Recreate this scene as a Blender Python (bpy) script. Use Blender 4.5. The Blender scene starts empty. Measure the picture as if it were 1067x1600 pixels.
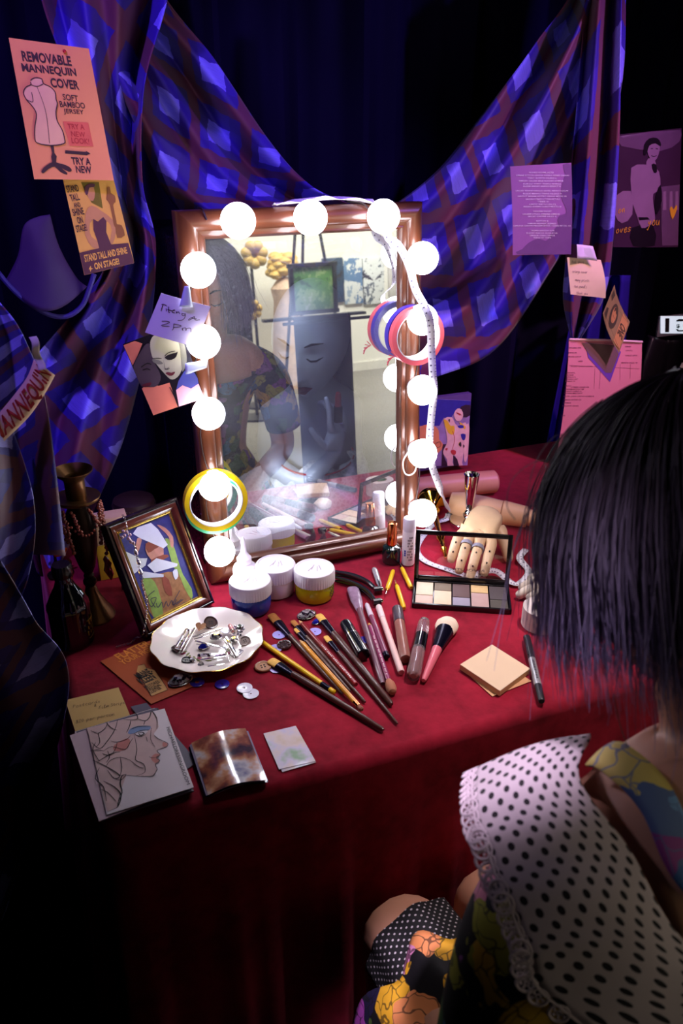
import bpy, bmesh, math, random
from mathutils import Vector, Matrix, Euler
from mathutils.geometry import delaunay_2d_cdt
V = Vector
random.seed(7)
PI = math.pi
SC = bpy.context.scene
COL = SC.collection

# ------------------------------------------------------------------ camera
CAMP = V((-0.3966, -1.1230, 1.4267))
YAW, PIT, ROLL, FPX = math.radians(21.584), math.radians(26.224), math.radians(0.09), 1259.2
_f = V((math.sin(YAW)*math.cos(PIT), math.cos(YAW)*math.cos(PIT), -math.sin(PIT)))
_r = V((math.cos(YAW), -math.sin(YAW), 0)); _u = _r.cross(_f)
_r, _u = math.cos(ROLL)*_r+math.sin(ROLL)*_u, -math.sin(ROLL)*_r+math.cos(ROLL)*_u
cd = bpy.data.cameras.new('camera'); cam = bpy.data.objects.new('camera', cd); COL.objects.link(cam)
M = Matrix((( _r.x, _u.x, -_f.x, CAMP.x), (_r.y, _u.y, -_f.y, CAMP.y), (_r.z, _u.z, -_f.z, CAMP.z), (0, 0, 0, 1)))
cam.matrix_world = M
cd.sensor_fit = 'VERTICAL'; cd.sensor_height = 36; cd.sensor_width = 24; cd.lens = FPX/1600*36
cd.clip_start = 0.02; cd.clip_end = 60
cd.dof.use_dof = True; cd.dof.focus_distance = 1.22; cd.dof.aperture_fstop = 9
SC.camera = cam

# ------------------------------------------------------------------ world, exposure
w = bpy.data.worlds.new('world'); SC.world = w; w.use_nodes = True
bg = w.node_tree.nodes['Background']; bg.inputs[0].default_value = (0.006, 0.005, 0.012, 1); bg.inputs[1].default_value = 0.4
vs = SC.view_settings
vs.view_transform = 'Standard'; vs.look = 'None'; vs.gamma = 1; vs.use_curve_mapping = False; vs.exposure = 0.0
BULB_E = 18.5
def aim(o, tgt):
    d = V(tgt)-o.location; o.rotation_euler = d.to_track_quat('-Z', 'Y').to_euler()
def area(name, loc, tgt, size, energy, color, spread=180, sizey=None):
    l = bpy.data.lights.new(name, 'AREA'); l.energy = energy; l.color = color; l.size = size
    if sizey: l.shape = 'RECTANGLE'; l.size_y = sizey
    l.spread = math.radians(spread)
    o = bpy.data.objects.new(name, l); COL.objects.link(o); o.location = loc; aim(o, tgt); return o
def spot(name, loc, tgt, energy, color, ang, blend=.6, rad=.03):
    l = bpy.data.lights.new(name, 'SPOT'); l.energy = energy; l.color = color; l.spot_size = math.radians(ang); l.spot_blend = blend; l.shadow_soft_size = rad
    o = bpy.data.objects.new(name, l); COL.objects.link(o); o.location = loc; aim(o, tgt); return o
VIO = (0.30, 0.16, 1.0)
spot('violet_spot_left', (-0.75, -0.75, 2.35), (-0.32, 0.2, 1.36), 72, VIO, 46)
spot('violet_spot_right', (0.95, -0.75, 2.45), (0.46, 0.25, 1.37), 72, VIO, 44)
spot('warm_spot_left', (-0.9, -0.9, 2.2), (-0.33, 0.12, 1.40), 15, (1.0, 0.64, 0.40), 16, .9)
spot('magenta_spot_right', (0.95, -0.9, 2.3), (0.70, 0.2, 1.18), 90, (1.0, 0.52, 0.64), 33, .9)
spot('hair_fill_light', (-1.1, 0.15, 2.0), (-0.08, -0.72, 1.14), 13, (0.78, 0.70, 1.0), 17, .8, .06)  # added light without a visible source, brightens the left of the hair
spot('violet_spot_lap', (-0.15, -1.0, 2.3), (-0.145, -0.665, 0.62), 150, (0.9, 0.75, 1.0), 7, .6)
area('gallery_washer', (1.9, -3.9, 2.85), (2.4, -6.0, 1.0), 2.6, 125, (1.0, 0.97, 0.86), 170, .5)
area('gallery_downlight', (2.8, -4.6, 2.9), (2.6, -4.6, 0.0), 1.2, 30, (1.0, 0.97, 0.88), 110)
spot('table_fill_light', (0.55, -0.35, 2.4), (0.16, -0.34, 0.75), 100, (1.0, 0.84, 0.88), 29, 1.0, .12)  # added overhead fill to even out the brightness of the cloth

# ------------------------------------------------------------------ survey helpers: where a sight line meets a real plane
TILT = math.radians(3.74)
MB_ = V((0, 0, 0.75)); MN = V((0, -math.cos(TILT), math.sin(TILT))); MU = V((0, math.sin(TILT), math.cos(TILT)))
def ray(x, y): return _f+_r*((x-533.5)/FPX)-_u*((y-800)/FPX)
def T(x, y, z=0.7505): d = ray(x, y); return CAMP+d*((z-CAMP.z)/d.z)
def W(x, y, Y): d = ray(x, y); return CAMP+d*((Y-CAMP.y)/d.y)
def Dp(x, y, dep): return CAMP+ray(x, y)*dep
def MPt(x, y, o): d = ray(x, y); return CAMP+d*((((MB_+MN*o)-CAMP).dot(MN))/d.dot(MN))
def ML(x, y, o):
    p = MPt(x, y, o)-MB_; return V((p.x, -o, p.dot(MU)))          # in the mirror's own frame
def PX(p, px): return px*((V(p)-CAMP).dot(_f))/FPX               # size of px pixels at a point
def RF(x, y, axis, val):                                          # point seen in the mirror at a pixel
    m = MPt(x, y, .012); d = ray(x, y); d = d-2*d.dot(MN)*MN; return m+d*((val-m[axis])/d[axis])

# ------------------------------------------------------------------ materials
def lin(c):
    c = c/255.0
    return c/12.92 if c <= .04045 else ((c+.055)/1.055)**2.4
def L3(c): return (lin(c[0]), lin(c[1]), lin(c[2]), 1)
MATS = {}
def nn(nt, t, **k):
    n = nt.nodes.new(t)
    for a, b in k.items(): setattr(n, a, b)
    return n
def math_(nt, op, a, b=None, c=None):
    n = nn(nt, 'ShaderNodeMath', operation=op)
    for i, v in enumerate((a, b, c)):
        if v is None: continue
        if isinstance(v, (int, float)): n.inputs[i].default_value = v
        else: nt.links.new(v, n.inputs[i])
    return n.outputs[0]
def mixc(nt, fac, a, b, mode='MIX'):
    n = nn(nt, 'ShaderNodeMix', data_type='RGBA', blend_type=mode)
    for s, v in ((0, fac), (6, a), (7, b)):
        if isinstance(v, (int, float)): n.inputs[s].default_value = v
        elif isinstance(v, tuple): n.inputs[s].default_value = v
        else: nt.links.new(v, n.inputs[s])
    return n.outputs[2]
def ramp(nt, fac, stops, interp='LINEAR'):
    n = nn(nt, 'ShaderNodeValToRGB'); cr = n.color_ramp; cr.interpolation = interp
    while len(cr.elements) < len(stops): cr.elements.new(.5)
    for e, (p, c) in zip(cr.elements, stops): e.position = p; e.color = c if len(c) == 4 else (*c, 1)
    nt.links.new(fac, n.inputs[0]); return n.outputs[0]
def base(name):
    m = bpy.data.materials.new(name); m.use_nodes = True; nt = m.node_tree
    return m, nt, nt.nodes['Principled BSDF']
def noise(nt, scale, detail=3, coord='Object', rough=.5):
    tc = nn(nt, 'ShaderNodeTexCoord'); n = nn(nt, 'ShaderNodeTexNoise'); n.inputs['Scale'].default_value = scale; n.inputs['Detail'].default_value = detail; n.inputs['Roughness'].default_value = rough
    nt.links.new(tc.outputs[coord], n.inputs['Vector']); return n.outputs[0]
def bump(nt, p, h, strength=.3, dist=.002):
    b = nn(nt, 'ShaderNodeBump'); b.inputs['Strength'].default_value = strength; b.inputs['Distance'].default_value = dist
    nt.links.new(h, b.inputs['Height']); nt.links.new(b.outputs[0], p.inputs['Normal'])
def mat(name, c=0, rough=.5, metal=0, var=.12, scale=40, bmp=0, spec=.5, coat=0, sheen=0, trans=0, ior=1.45, sss=0, emit=0, emc=None, alpha=1):
    if name in MATS: return MATS[name]
    if c == 0: raise KeyError(name)
    m, nt, p = base(name)
    col = L3(c); dark = tuple(x*(1-var) for x in col[:3])+(1,); lite = tuple(min(1, x*(1+var)) for x in col[:3])+(1,)
    n = noise(nt, scale)
    nt.links.new(mixc(nt, n, dark, lite), p.inputs['Base Color'])
    p.inputs['Roughness'].default_value = rough; p.inputs['Metallic'].default_value = metal; p.inputs['Specular IOR Level'].default_value = spec
    p.inputs['Coat Weight'].default_value = coat; p.inputs['Sheen Weight'].default_value = sheen; p.inputs['Transmission Weight'].default_value = trans; p.inputs['IOR'].default_value = ior
    p.inputs['Alpha'].default_value = alpha
    if sss: p.inputs['Subsurface Weight'].default_value = sss; p.inputs['Subsurface Radius'].default_value = (.01, .004, .002)
    if bmp: bump(nt, p, noise(nt, scale*3), bmp)
    if emit:
        p.inputs['Emission Color'].default_value = L3(emc or c); p.inputs['Emission Strength'].default_value = emit
    MATS[name] = m; return m

def plaid(name, period=.122, base_c=(42, 8, 140), brown=(108, 40, 60), light=(136, 122, 255), mid=(58, 18, 185)):
    m, nt, p = base(name)
    uv = nn(nt, 'ShaderNodeUVMap'); wn = nn(nt, 'ShaderNodeTexNoise'); wn.inputs['Scale'].default_value = 30; wn.inputs['Detail'].default_value = 4
    nt.links.new(uv.outputs[0], wn.inputs['Vector'])
    sep = nn(nt, 'ShaderNodeSeparateXYZ'); nt.links.new(uv.outputs[0], sep.inputs[0])
    wob = math_(nt, 'MULTIPLY', math_(nt, 'SUBTRACT', wn.outputs[0], .5), .16)
    def band(ax, lo, hi):
        f = math_(nt, 'FRACT', math_(nt, 'ADD', math_(nt, 'DIVIDE', sep.outputs[ax], period), wob))
        return math_(nt, 'MULTIPLY', math_(nt, 'GREATER_THAN', f, lo), math_(nt, 'LESS_THAN', f, hi))
    lu, lv = band(0, .05, .42), band(1, .05, .48); bu, bv = band(0, .58, .80), band(1, .64, .84)
    streak = nn(nt, 'ShaderNodeTexNoise'); streak.inputs['Scale'].default_value = 60; mp = nn(nt, 'ShaderNodeMapping'); mp.inputs['Scale'].default_value = (8, .6, 1)
    nt.links.new(uv.outputs[0], mp.inputs[0]); nt.links.new(mp.outputs[0], streak.inputs['Vector'])
    c = mixc(nt, math_(nt, 'MULTIPLY', math_(nt, 'ADD', lu, lv), .4), L3(base_c), L3(mid))
    c = mixc(nt, math_(nt, 'MULTIPLY', math_(nt, 'MAXIMUM', bu, bv), .92), c, L3(brown))
    lf = math_(nt, 'MULTIPLY', math_(nt, 'MULTIPLY', lu, lv), math_(nt, 'ADD', .55, math_(nt, 'MULTIPLY', streak.outputs[0], .7)))
    n = nn(nt, 'ShaderNodeClamp'); nt.links.new(lf, n.inputs[0])
    c = mixc(nt, n.outputs[0], c, L3(light))
    nt.links.new(c, p.inputs['Base Color']); p.inputs['Roughness'].default_value = .62; p.inputs['Sheen Weight'].default_value = .1
    bump(nt, p, noise(nt, 900, 2), .15, .0005)
    MATS[name] = m; return m

def velvet(name, c1, c2):
    m, nt, p = base(name)
    n1 = noise(nt, 9, 5, rough=.65); n2 = noise(nt, 60, 4)
    k = math_(nt, 'ADD', math_(nt, 'MULTIPLY', n1, .75), math_(nt, 'MULTIPLY', n2, .25))
    nt.links.new(ramp(nt, k, [(.36, L3(c1)), (.62, L3(c2))]), p.inputs['Base Color'])
    p.inputs['Roughness'].default_value = .85; p.inputs['Specular IOR Level'].default_value = .15
    p.inputs['Sheen Weight'].default_value = .35; p.inputs['Sheen Roughness'].default_value = .4; p.inputs['Sheen Tint'].default_value = (1, .25, .35, 1)
    bump(nt, p, n1, .35, .006); MATS[name] = m; return m

def floral(name, stops, scale=16, dark=(14, 10, 16)):
    m, nt, p = base(name)
    tc = nn(nt, 'ShaderNodeTexCoord'); wn = nn(nt, 'ShaderNodeTexNoise'); wn.inputs['Scale'].default_value = scale*1.2
    nt.links.new(tc.outputs['Object'], wn.inputs['Vector'])
    mx = nn(nt, 'ShaderNodeVectorMath', operation='MULTIPLY_ADD'); nt.links.new(wn.outputs['Color'], mx.inputs[0]); mx.inputs[1].default_value = (.05, .05, .05); nt.links.new(tc.outputs['Object'], mx.inputs[2])
    v = nn(nt, 'ShaderNodeTexVoronoi'); v.inputs['Scale'].default_value = scale; nt.links.new(mx.outputs[0], v.inputs['Vector'])
    v2 = nn(nt, 'ShaderNodeTexVoronoi', feature='DISTANCE_TO_EDGE'); v2.inputs['Scale'].default_value = scale*2.3; nt.links.new(mx.outputs[0], v2.inputs['Vector'])
    sx = nn(nt, 'ShaderNodeSeparateColor'); nt.links.new(v.outputs['Color'], sx.inputs[0])
    c = ramp(nt, sx.outputs[0], stops, 'CONSTANT')
    edge = math_(nt, 'LESS_THAN', v2.outputs[0], .035)
    c = mixc(nt, math_(nt, 'MULTIPLY', edge, .75), c, L3(dark))
    far = math_(nt, 'GREATER_THAN', v.outputs['Distance'], .62)
    c = mixc(nt, far, c, L3(dark))
    nt.links.new(c, p.inputs['Base Color']); p.inputs['Roughness'].default_value = .7; MATS[name] = m; return m

def dots(name, c, d, n=40, r=.2):
    m, nt, p = base(name)
    uv = nn(nt, 'ShaderNodeUVMap')
    def lat(off):
        a = nn(nt, 'ShaderNodeVectorMath', operation='MULTIPLY_ADD'); nt.links.new(uv.outputs[0], a.inputs[0]); a.inputs[1].default_value = (n, n, 0); a.inputs[2].default_value = (off, off, 0)
        f = nn(nt, 'ShaderNodeVectorMath', operation='FRACTION'); nt.links.new(a.outputs[0], f.inputs[0])
        s = nn(nt, 'ShaderNodeVectorMath', operation='SUBTRACT'); nt.links.new(f.outputs[0], s.inputs[0]); s.inputs[1].default_value = (.5, .5, 0)
        l = nn(nt, 'ShaderNodeVectorMath', operation='LENGTH'); nt.links.new(s.outputs[0], l.inputs[0]); return math_(nt, 'LESS_THAN', l.outputs['Value'], r)
    k = math_(nt, 'MAXIMUM', lat(0.0), lat(.5))
    nt.links.new(mixc(nt, k, L3(c), L3(d)), p.inputs['Base Color']); p.inputs['Roughness'].default_value = .8
    bump(nt, p, noise(nt, 18, 3), .4, .01); MATS[name] = m; return m

# ------------------------------------------------------------------ mesh builder
class B:
    def __init__(s): s.bm = bmesh.new(); s.uv = s.bm.loops.layers.uv.new('UVMap'); s.mi = 0
    def face(s, vs, uvs=None):
        try: f = s.bm.faces.new(vs)
        except ValueError: return None
        f.material_index = s.mi; f.smooth = True
        if uvs:
            for l, q in zip(f.loops, uvs): l[s.uv].uv = q
        return f
    def v(s, p): return s.bm.verts.new(p)
    def box(s, c, d, mtx=None, bev=0, seg=2):
        g = bmesh.new(); bmesh.ops.create_cube(g, size=1)
        for q in g.verts: q.co = V((q.co.x*d[0], q.co.y*d[1], q.co.z*d[2]))
        if bev: bmesh.ops.bevel(g, geom=g.edges[:], offset=bev, segments=seg, profile=.5, affect='EDGES')
        mm = Matrix.Translation(c) @ (mtx or Matrix.Identity(4))
        s.merge(g, mm)
    def merge(s, g, mm):
        mp = {q: s.v(mm @ q.co) for q in g.verts}
        for f in g.faces: s.face([mp[q] for q in f.verts])
        g.free()
    def lathe(s, prof, seg=24, mtx=None, cap0=True, cap1=True, wob=None):
        mm = mtx or Matrix.Identity(4); rings = []
        for k, (r, z) in enumerate(prof):
            ring = []
            for i in range(seg):
                a = 2*PI*i/seg; rr = r*(wob(a, k) if wob else 1)
                ring.append(s.v(mm @ V((rr*math.cos(a), rr*math.sin(a), z))))
            rings.append(ring)
        for k in range(len(rings)-1):
            for i in range(seg):
                j = (i+1) % seg; s.face([rings[k][i], rings[k][j], rings[k+1][j], rings[k+1][i]])
        if cap0: s.face(rings[0][::-1])
        if cap1: s.face(rings[-1])
    def tube(s, pts, r, seg=8, closed=False, caps=True, flat=None):
        pts = [V(p) for p in pts]; n = len(pts); rad = r if isinstance(r, (list, tuple)) else [r]*n
        rings = []; up = None
        for i in range(n):
            a = pts[(i-1) % n] if (closed or i > 0) else pts[i]; b = pts[(i+1) % n] if (closed or i < n-1) else pts[i]
            t = (b-a).normalized()
            if up is None: up = t.orthogonal().normalized()
            up = (up-t*up.dot(t)); up = up.normalized() if up.length > 1e-6 else t.orthogonal().normalized()
            sd = t.cross(up)
            rings.append([s.v(pts[i]+(up*math.cos(2*PI*k/seg)+sd*math.sin(2*PI*k/seg))*rad[i]) for k in range(seg)])
        for i in range(n if closed else n-1):
            A, C = rings[i], rings[(i+1) % n]
            for k in range(seg): s.face([A[k], A[(k+1) % seg], C[(k+1) % seg], C[k]])
        if caps and not closed: s.face(rings[0][::-1]); s.face(rings[-1])
    def ball(s, c, r, seg=16, rings=10, mtx=None):
        r = (r, r, r) if isinstance(r, (int, float)) else r
        g = bmesh.new(); bmesh.ops.create_uvsphere(g, u_segments=seg, v_segments=rings, radius=1)
        s.merge(g, Matrix.Translation(c) @ (mtx or Matrix.Identity(4)) @ Matrix.Diagonal((*r, 1)))
    def torus(s, R, r, seg=32, sub=10, mtx=None, sy=1):
        mm = mtx or Matrix.Identity(4)
        pts = []
        rg = [[s.v(mm @ V(((R+r*math.cos(2*PI*k/sub))*math.cos(2*PI*i/seg), (R+r*math.cos(2*PI*k/sub))*math.sin(2*PI*i/seg)*sy, r*math.sin(2*PI*k/sub)))) for k in range(sub)] for i in range(seg)]
        for i in range(seg):
            for k in range(sub): s.face([rg[i][k], rg[(i+1) % seg][k], rg[(i+1) % seg][(k+1) % sub], rg[i][(k+1) % sub]])
    def annulus(s, ro, ri, h, seg=48, mtx=None):
        """thick ring (a roll): rectangular section"""
        mm = mtx or Matrix.Identity(4)
        prof = [(ro, 0), (ro, h), (ri, h), (ri, 0)]
        rg = [[s.v(mm @ V((r*math.cos(2*PI*i/seg), r*math.sin(2*PI*i/seg), z))) for r, z in prof] for i in range(seg)]
        for i in range(seg):
            for k in range(4): s.face([rg[i][k], rg[(i+1) % seg][k], rg[(i+1) % seg][(k+1) % 4], rg[i][(k+1) % 4]])
    def grid(s, fn, nu, nv, uvf=None, flip=False):
        g = [[s.v(fn(i/nu, j/nv)) for j in range(nv+1)] for i in range(nu+1)]
        uvf = uvf or (lambda u, v: (u, v))
        for i in range(nu):
            for j in range(nv):
                q = [(i, j), (i+1, j), (i+1, j+1), (i, j+1)]
                if flip: q = q[::-1]
                s.face([g[a][b] for a, b in q], [uvf(a/nu, b/nv) for a, b in q])
    def extr(s, pts, z0, z1, mtx=None):
        mm = mtx or Matrix.Identity(4)
        a = [s.v(mm @ V((p[0], p[1], z0))) for p in pts]; b = [s.v(mm @ V((p[0], p[1], z1))) for p in pts]
        n = len(pts)
        for i in range(n): s.face([a[i], a[(i+1) % n], b[(i+1) % n], b[i]])
        s.face(a[::-1]); s.face(b)
    def obj(s, name, mats, parent=None, sharp=35, solid=0):
        bmesh.ops.recalc_face_normals(s.bm, faces=s.bm.faces[:])
        me = bpy.data.meshes.new(name); s.bm.to_mesh(me); s.bm.free()
        for m in (mats if isinstance(mats, (list, tuple)) else [mats]): me.materials.append(m)
        if sharp: me.set_sharp_from_angle(angle=math.radians(sharp))
        o = bpy.data.objects.new(name, me); COL.objects.link(o)
        if parent: o.parent = parent
        if solid:
            md = o.modifiers.new('thickness', 'SOLIDIFY'); md.thickness = solid; md.offset = 0
        return o
def tag(o, label, cat, group=None):
    o['label'] = label; o['category'] = cat
    if group: o['group'] = group
    return o
def thing(name, label, cat, loc=(0, 0, 0), rotz=0, group=None, mw=None):
    o = bpy.data.objects.new(name, None); COL.objects.link(o); o.empty_display_size = .05
    if mw is not None: o.matrix_world = mw
    else: o.location = loc; o.rotation_euler = (0, 0, rotz)
    return tag(o, label, cat, group)
def struct(o): o['kind'] = 'structure'; return o
def frame(loc, xdir, zdir=(0, 0, 1)):
    """matrix with x along xdir, z as near zdir as can be"""
    x = V(xdir).normalized(); z = V(zdir); z = (z-x*z.dot(x)).normalized(); y = z.cross(x)
    return Matrix(((x.x, y.x, z.x, loc[0]), (x.y, y.y, z.y, loc[1]), (x.z, y.z, z.z, loc[2]), (0, 0, 0, 1)))
def TR(x, y, z): return Matrix.Translation((x, y, z))
def RX(a): return Matrix.Rotation(a, 4, 'X')
def RY(a): return Matrix.Rotation(a, 4, 'Y')
def RZ(a): return Matrix.Rotation(a, 4, 'Z')
def smoothpts(pts, n=6, closed=False):
    P = [V(p) for p in pts]; N = len(P); out = []
    for i in range(N if closed else N-1):
        p0 = P[(i-1) % N] if (closed or i > 0) else P[i]; p1 = P[i]; p2 = P[(i+1) % N]; p3 = P[(i+2) % N] if (closed or i+2 < N) else P[(i+1) % N]
        for k in range(n):
            t = k/n
            out.append(.5*((2*p1)+(p2-p0)*t+(2*p0-5*p1+4*p2-p3)*t*t+(3*p1-p0-3*p2+p3)*t**3))
    if not closed: out.append(P[-1])
    return out
def evalpoly(pts, t):
    """point at 0..1 along a smooth line through pts"""
    n = len(pts)-1; x = min(max(t, 0), 1)*n; i = min(int(x), n-1); t = x-i
    P = [V(p) for p in pts]
    p0 = P[i-1] if i > 0 else P[i]; p1 = P[i]; p2 = P[i+1]; p3 = P[i+2] if i+2 <= n else P[i+1]
    return .5*((2*p1)+(p2-p0)*t+(2*p0-5*p1+4*p2-p3)*t*t+(3*p1-p0-3*p2+p3)*t**3)

# ------------------------------------------------------------------ text and drawing on sheets
_tc = {}
def text2d(s, bold=0):
    key = (s, bold)
    if key in _tc: return _tc[key]
    cu = bpy.data.curves.new('t', 'FONT'); cu.body = s; cu.size = 1; cu.resolution_u = 3; cu.offset = bold; cu.align_x = 'LEFT'
    o = bpy.data.objects.new('t', cu); COL.objects.link(o)
    dg = bpy.context.evaluated_depsgraph_get(); me = bpy.data.meshes.new_from_object(o.evaluated_get(dg))
    vs_ = [(v.co.x, v.co.y) for v in me.vertices]; fs = [tuple(p.vertices) for p in me.polygons]
    bpy.data.objects.remove(o); bpy.data.meshes.remove(me); bpy.data.curves.remove(cu)
    _tc[key] = (vs_, fs); return _tc[key]
HW = {'a': [[(.8, .9), (.4, 1), (.1, .6), (.2, .1), (.6, .1), (.8, .6), (.8, .1), (1, 0)]], 'b': [[(.1, 1.8), (.1, .1), (.5, 0), (.8, .5), (.4, .9), (.1, .6)]], 'c': [[(.8, .8), (.4, 1), (.1, .5), (.4, 0), (.9, .2)]],
 'd': [[(.8, .8), (.3, .9), (.1, .3), (.5, .05), (.8, .5), (.9, 1.8), (.85, .1), (1, 0)]], 'e': [[(.1, .45), (.7, .6), (.6, .95), (.2, .8), (.15, .2), (.5, 0), (.9, .3)]], 'f': [[(.8, 1.7), (.5, 1.8), (.4, 1), (.4, -.3)], [(.1, .8), (.8, .9)]],
 'g': [[(.8, .8), (.3, .95), (.1, .4), (.5, .1), (.8, .8), (.8, -.5), (.4, -.8), (.1, -.5)]], 'h': [[(.1, 1.8), (.15, 0)], [(.15, .6), (.5, .95), (.75, .6), (.8, 0)]], 'i': [[(.3, .9), (.3, .1), (.6, 0)], [(.32, 1.25), (.36, 1.3)]],
 'j': [[(.5, .9), (.5, -.5), (.1, -.6)]], 'k': [[(.1, 1.8), (.1, 0)], [(.7, .9), (.15, .5), (.8, 0)]], 'l': [[(.2, .1), (.5, 1.6), (.3, 1.7), (.3, .1), (.7, 0)]], 'm': [[(.05, .9), (.1, 0), (.3, .9), (.5, .8), (.5, .1), (.7, .9), (.9, .8), (1, 0)]],
 'n': [[(.1, .9), (.15, 0), (.4, .85), (.7, .8), (.8, 0)]], 'o': [[(.5, 1), (.15, .7), (.2, .1), (.6, 0), (.85, .5), (.5, 1)]], 'p': [[(.15, .9), (.1, -.8)], [(.12, .6), (.5, 1), (.8, .6), (.5, .1), (.15, .2)]], 'r': [[(.15, .9), (.2, 0)], [(.2, .5), (.5, .95), (.85, .85)]],
 's': [[(.8, .9), (.3, .95), (.2, .6), (.7, .35), (.6, .05), (.1, .05)]], 't': [[(.4, 1.5), (.4, .1), (.75, 0)], [(.05, .95), (.85, 1)]], 'u': [[(.1, .9), (.15, .1), (.6, .1), (.8, .9), (.85, 0)]], 'v': [[(.1, .9), (.4, 0), (.8, .95)]],
 'w': [[(.05, .9), (.25, 0), (.5, .7), (.7, 0), (1, .9)]], 'y': [[(.1, .9), (.3, .3), (.7, .9)], [(.75, .95), (.4, -.8), (.1, -.6)]], 'x': [[(.1, .9), (.8, 0)], [(.8, .9), (.1, 0)]], 'z': [[(.1, .9), (.8, .9), (.1, 0), (.9, 0)]], 'q': [[(.8, .8), (.3, .9), (.2, .2), (.8, .5), (.8, -.8)]],
 '2': [[(.1, 1.3), (.5, 1.6), (.8, 1.2), (.1, .05), (1, .1)]], '0': [[(.5, 1.5), (.1, .9), (.4, 0), (.85, .7), (.5, 1.5)]], '1': [[(.2, 1.2), (.5, 1.6), (.5, 0)]], '3': [[(.1, 1.4), (.6, 1.5), (.4, .8), (.8, .4), (.1, .05)]], '$': [[(.8, 1.3), (.3, 1.4), (.3, .9), (.8, .6), (.7, .1), (.1, .15)], [(.5, 1.7), (.45, -.2)]],
 'F': [[(.15, 1.7), (.1, 0)], [(.0, 1.65), (.9, 1.8)], [(.1, .9), (.7, 1)]], 'P': [[(.15, 1.6), (.1, 0)], [(.1, 1.5), (.7, 1.6), (.8, 1.1), (.15, .8)]], 'S': [[(.8, 1.5), (.3, 1.6), (.2, 1.1), (.8, .6), (.5, 0), (.0, .2)]], 'B': [[(.1, 1.6), (.1, 0), (.7, .2), (.7, .7), (.15, .9), (.6, 1.2), (.5, 1.6), (.1, 1.6)]],
 'D': [[(.1, 1.6), (.1, 0), (.8, .4), (.7, 1.3), (.1, 1.6)]], 'L': [[(.2, 1.7), (.1, 0), (.9, .1)]], 'G': [[(.8, 1.4), (.3, 1.6), (.05, .8), (.5, 0), (.9, .7), (.5, .7)], [(.9, .7), (.8, -.5), (.3, -.5)]], '&': [[(.9, 0), (.2, 1.2), (.5, 1.5), (.6, 1.1), (.1, .4), (.4, 0), (.9, .6)]], 'V': [[(.1, 1.6), (.4, 0), (.9, 1.7)]], '-': [[(.1, .6), (.7, .6)]]}
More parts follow.
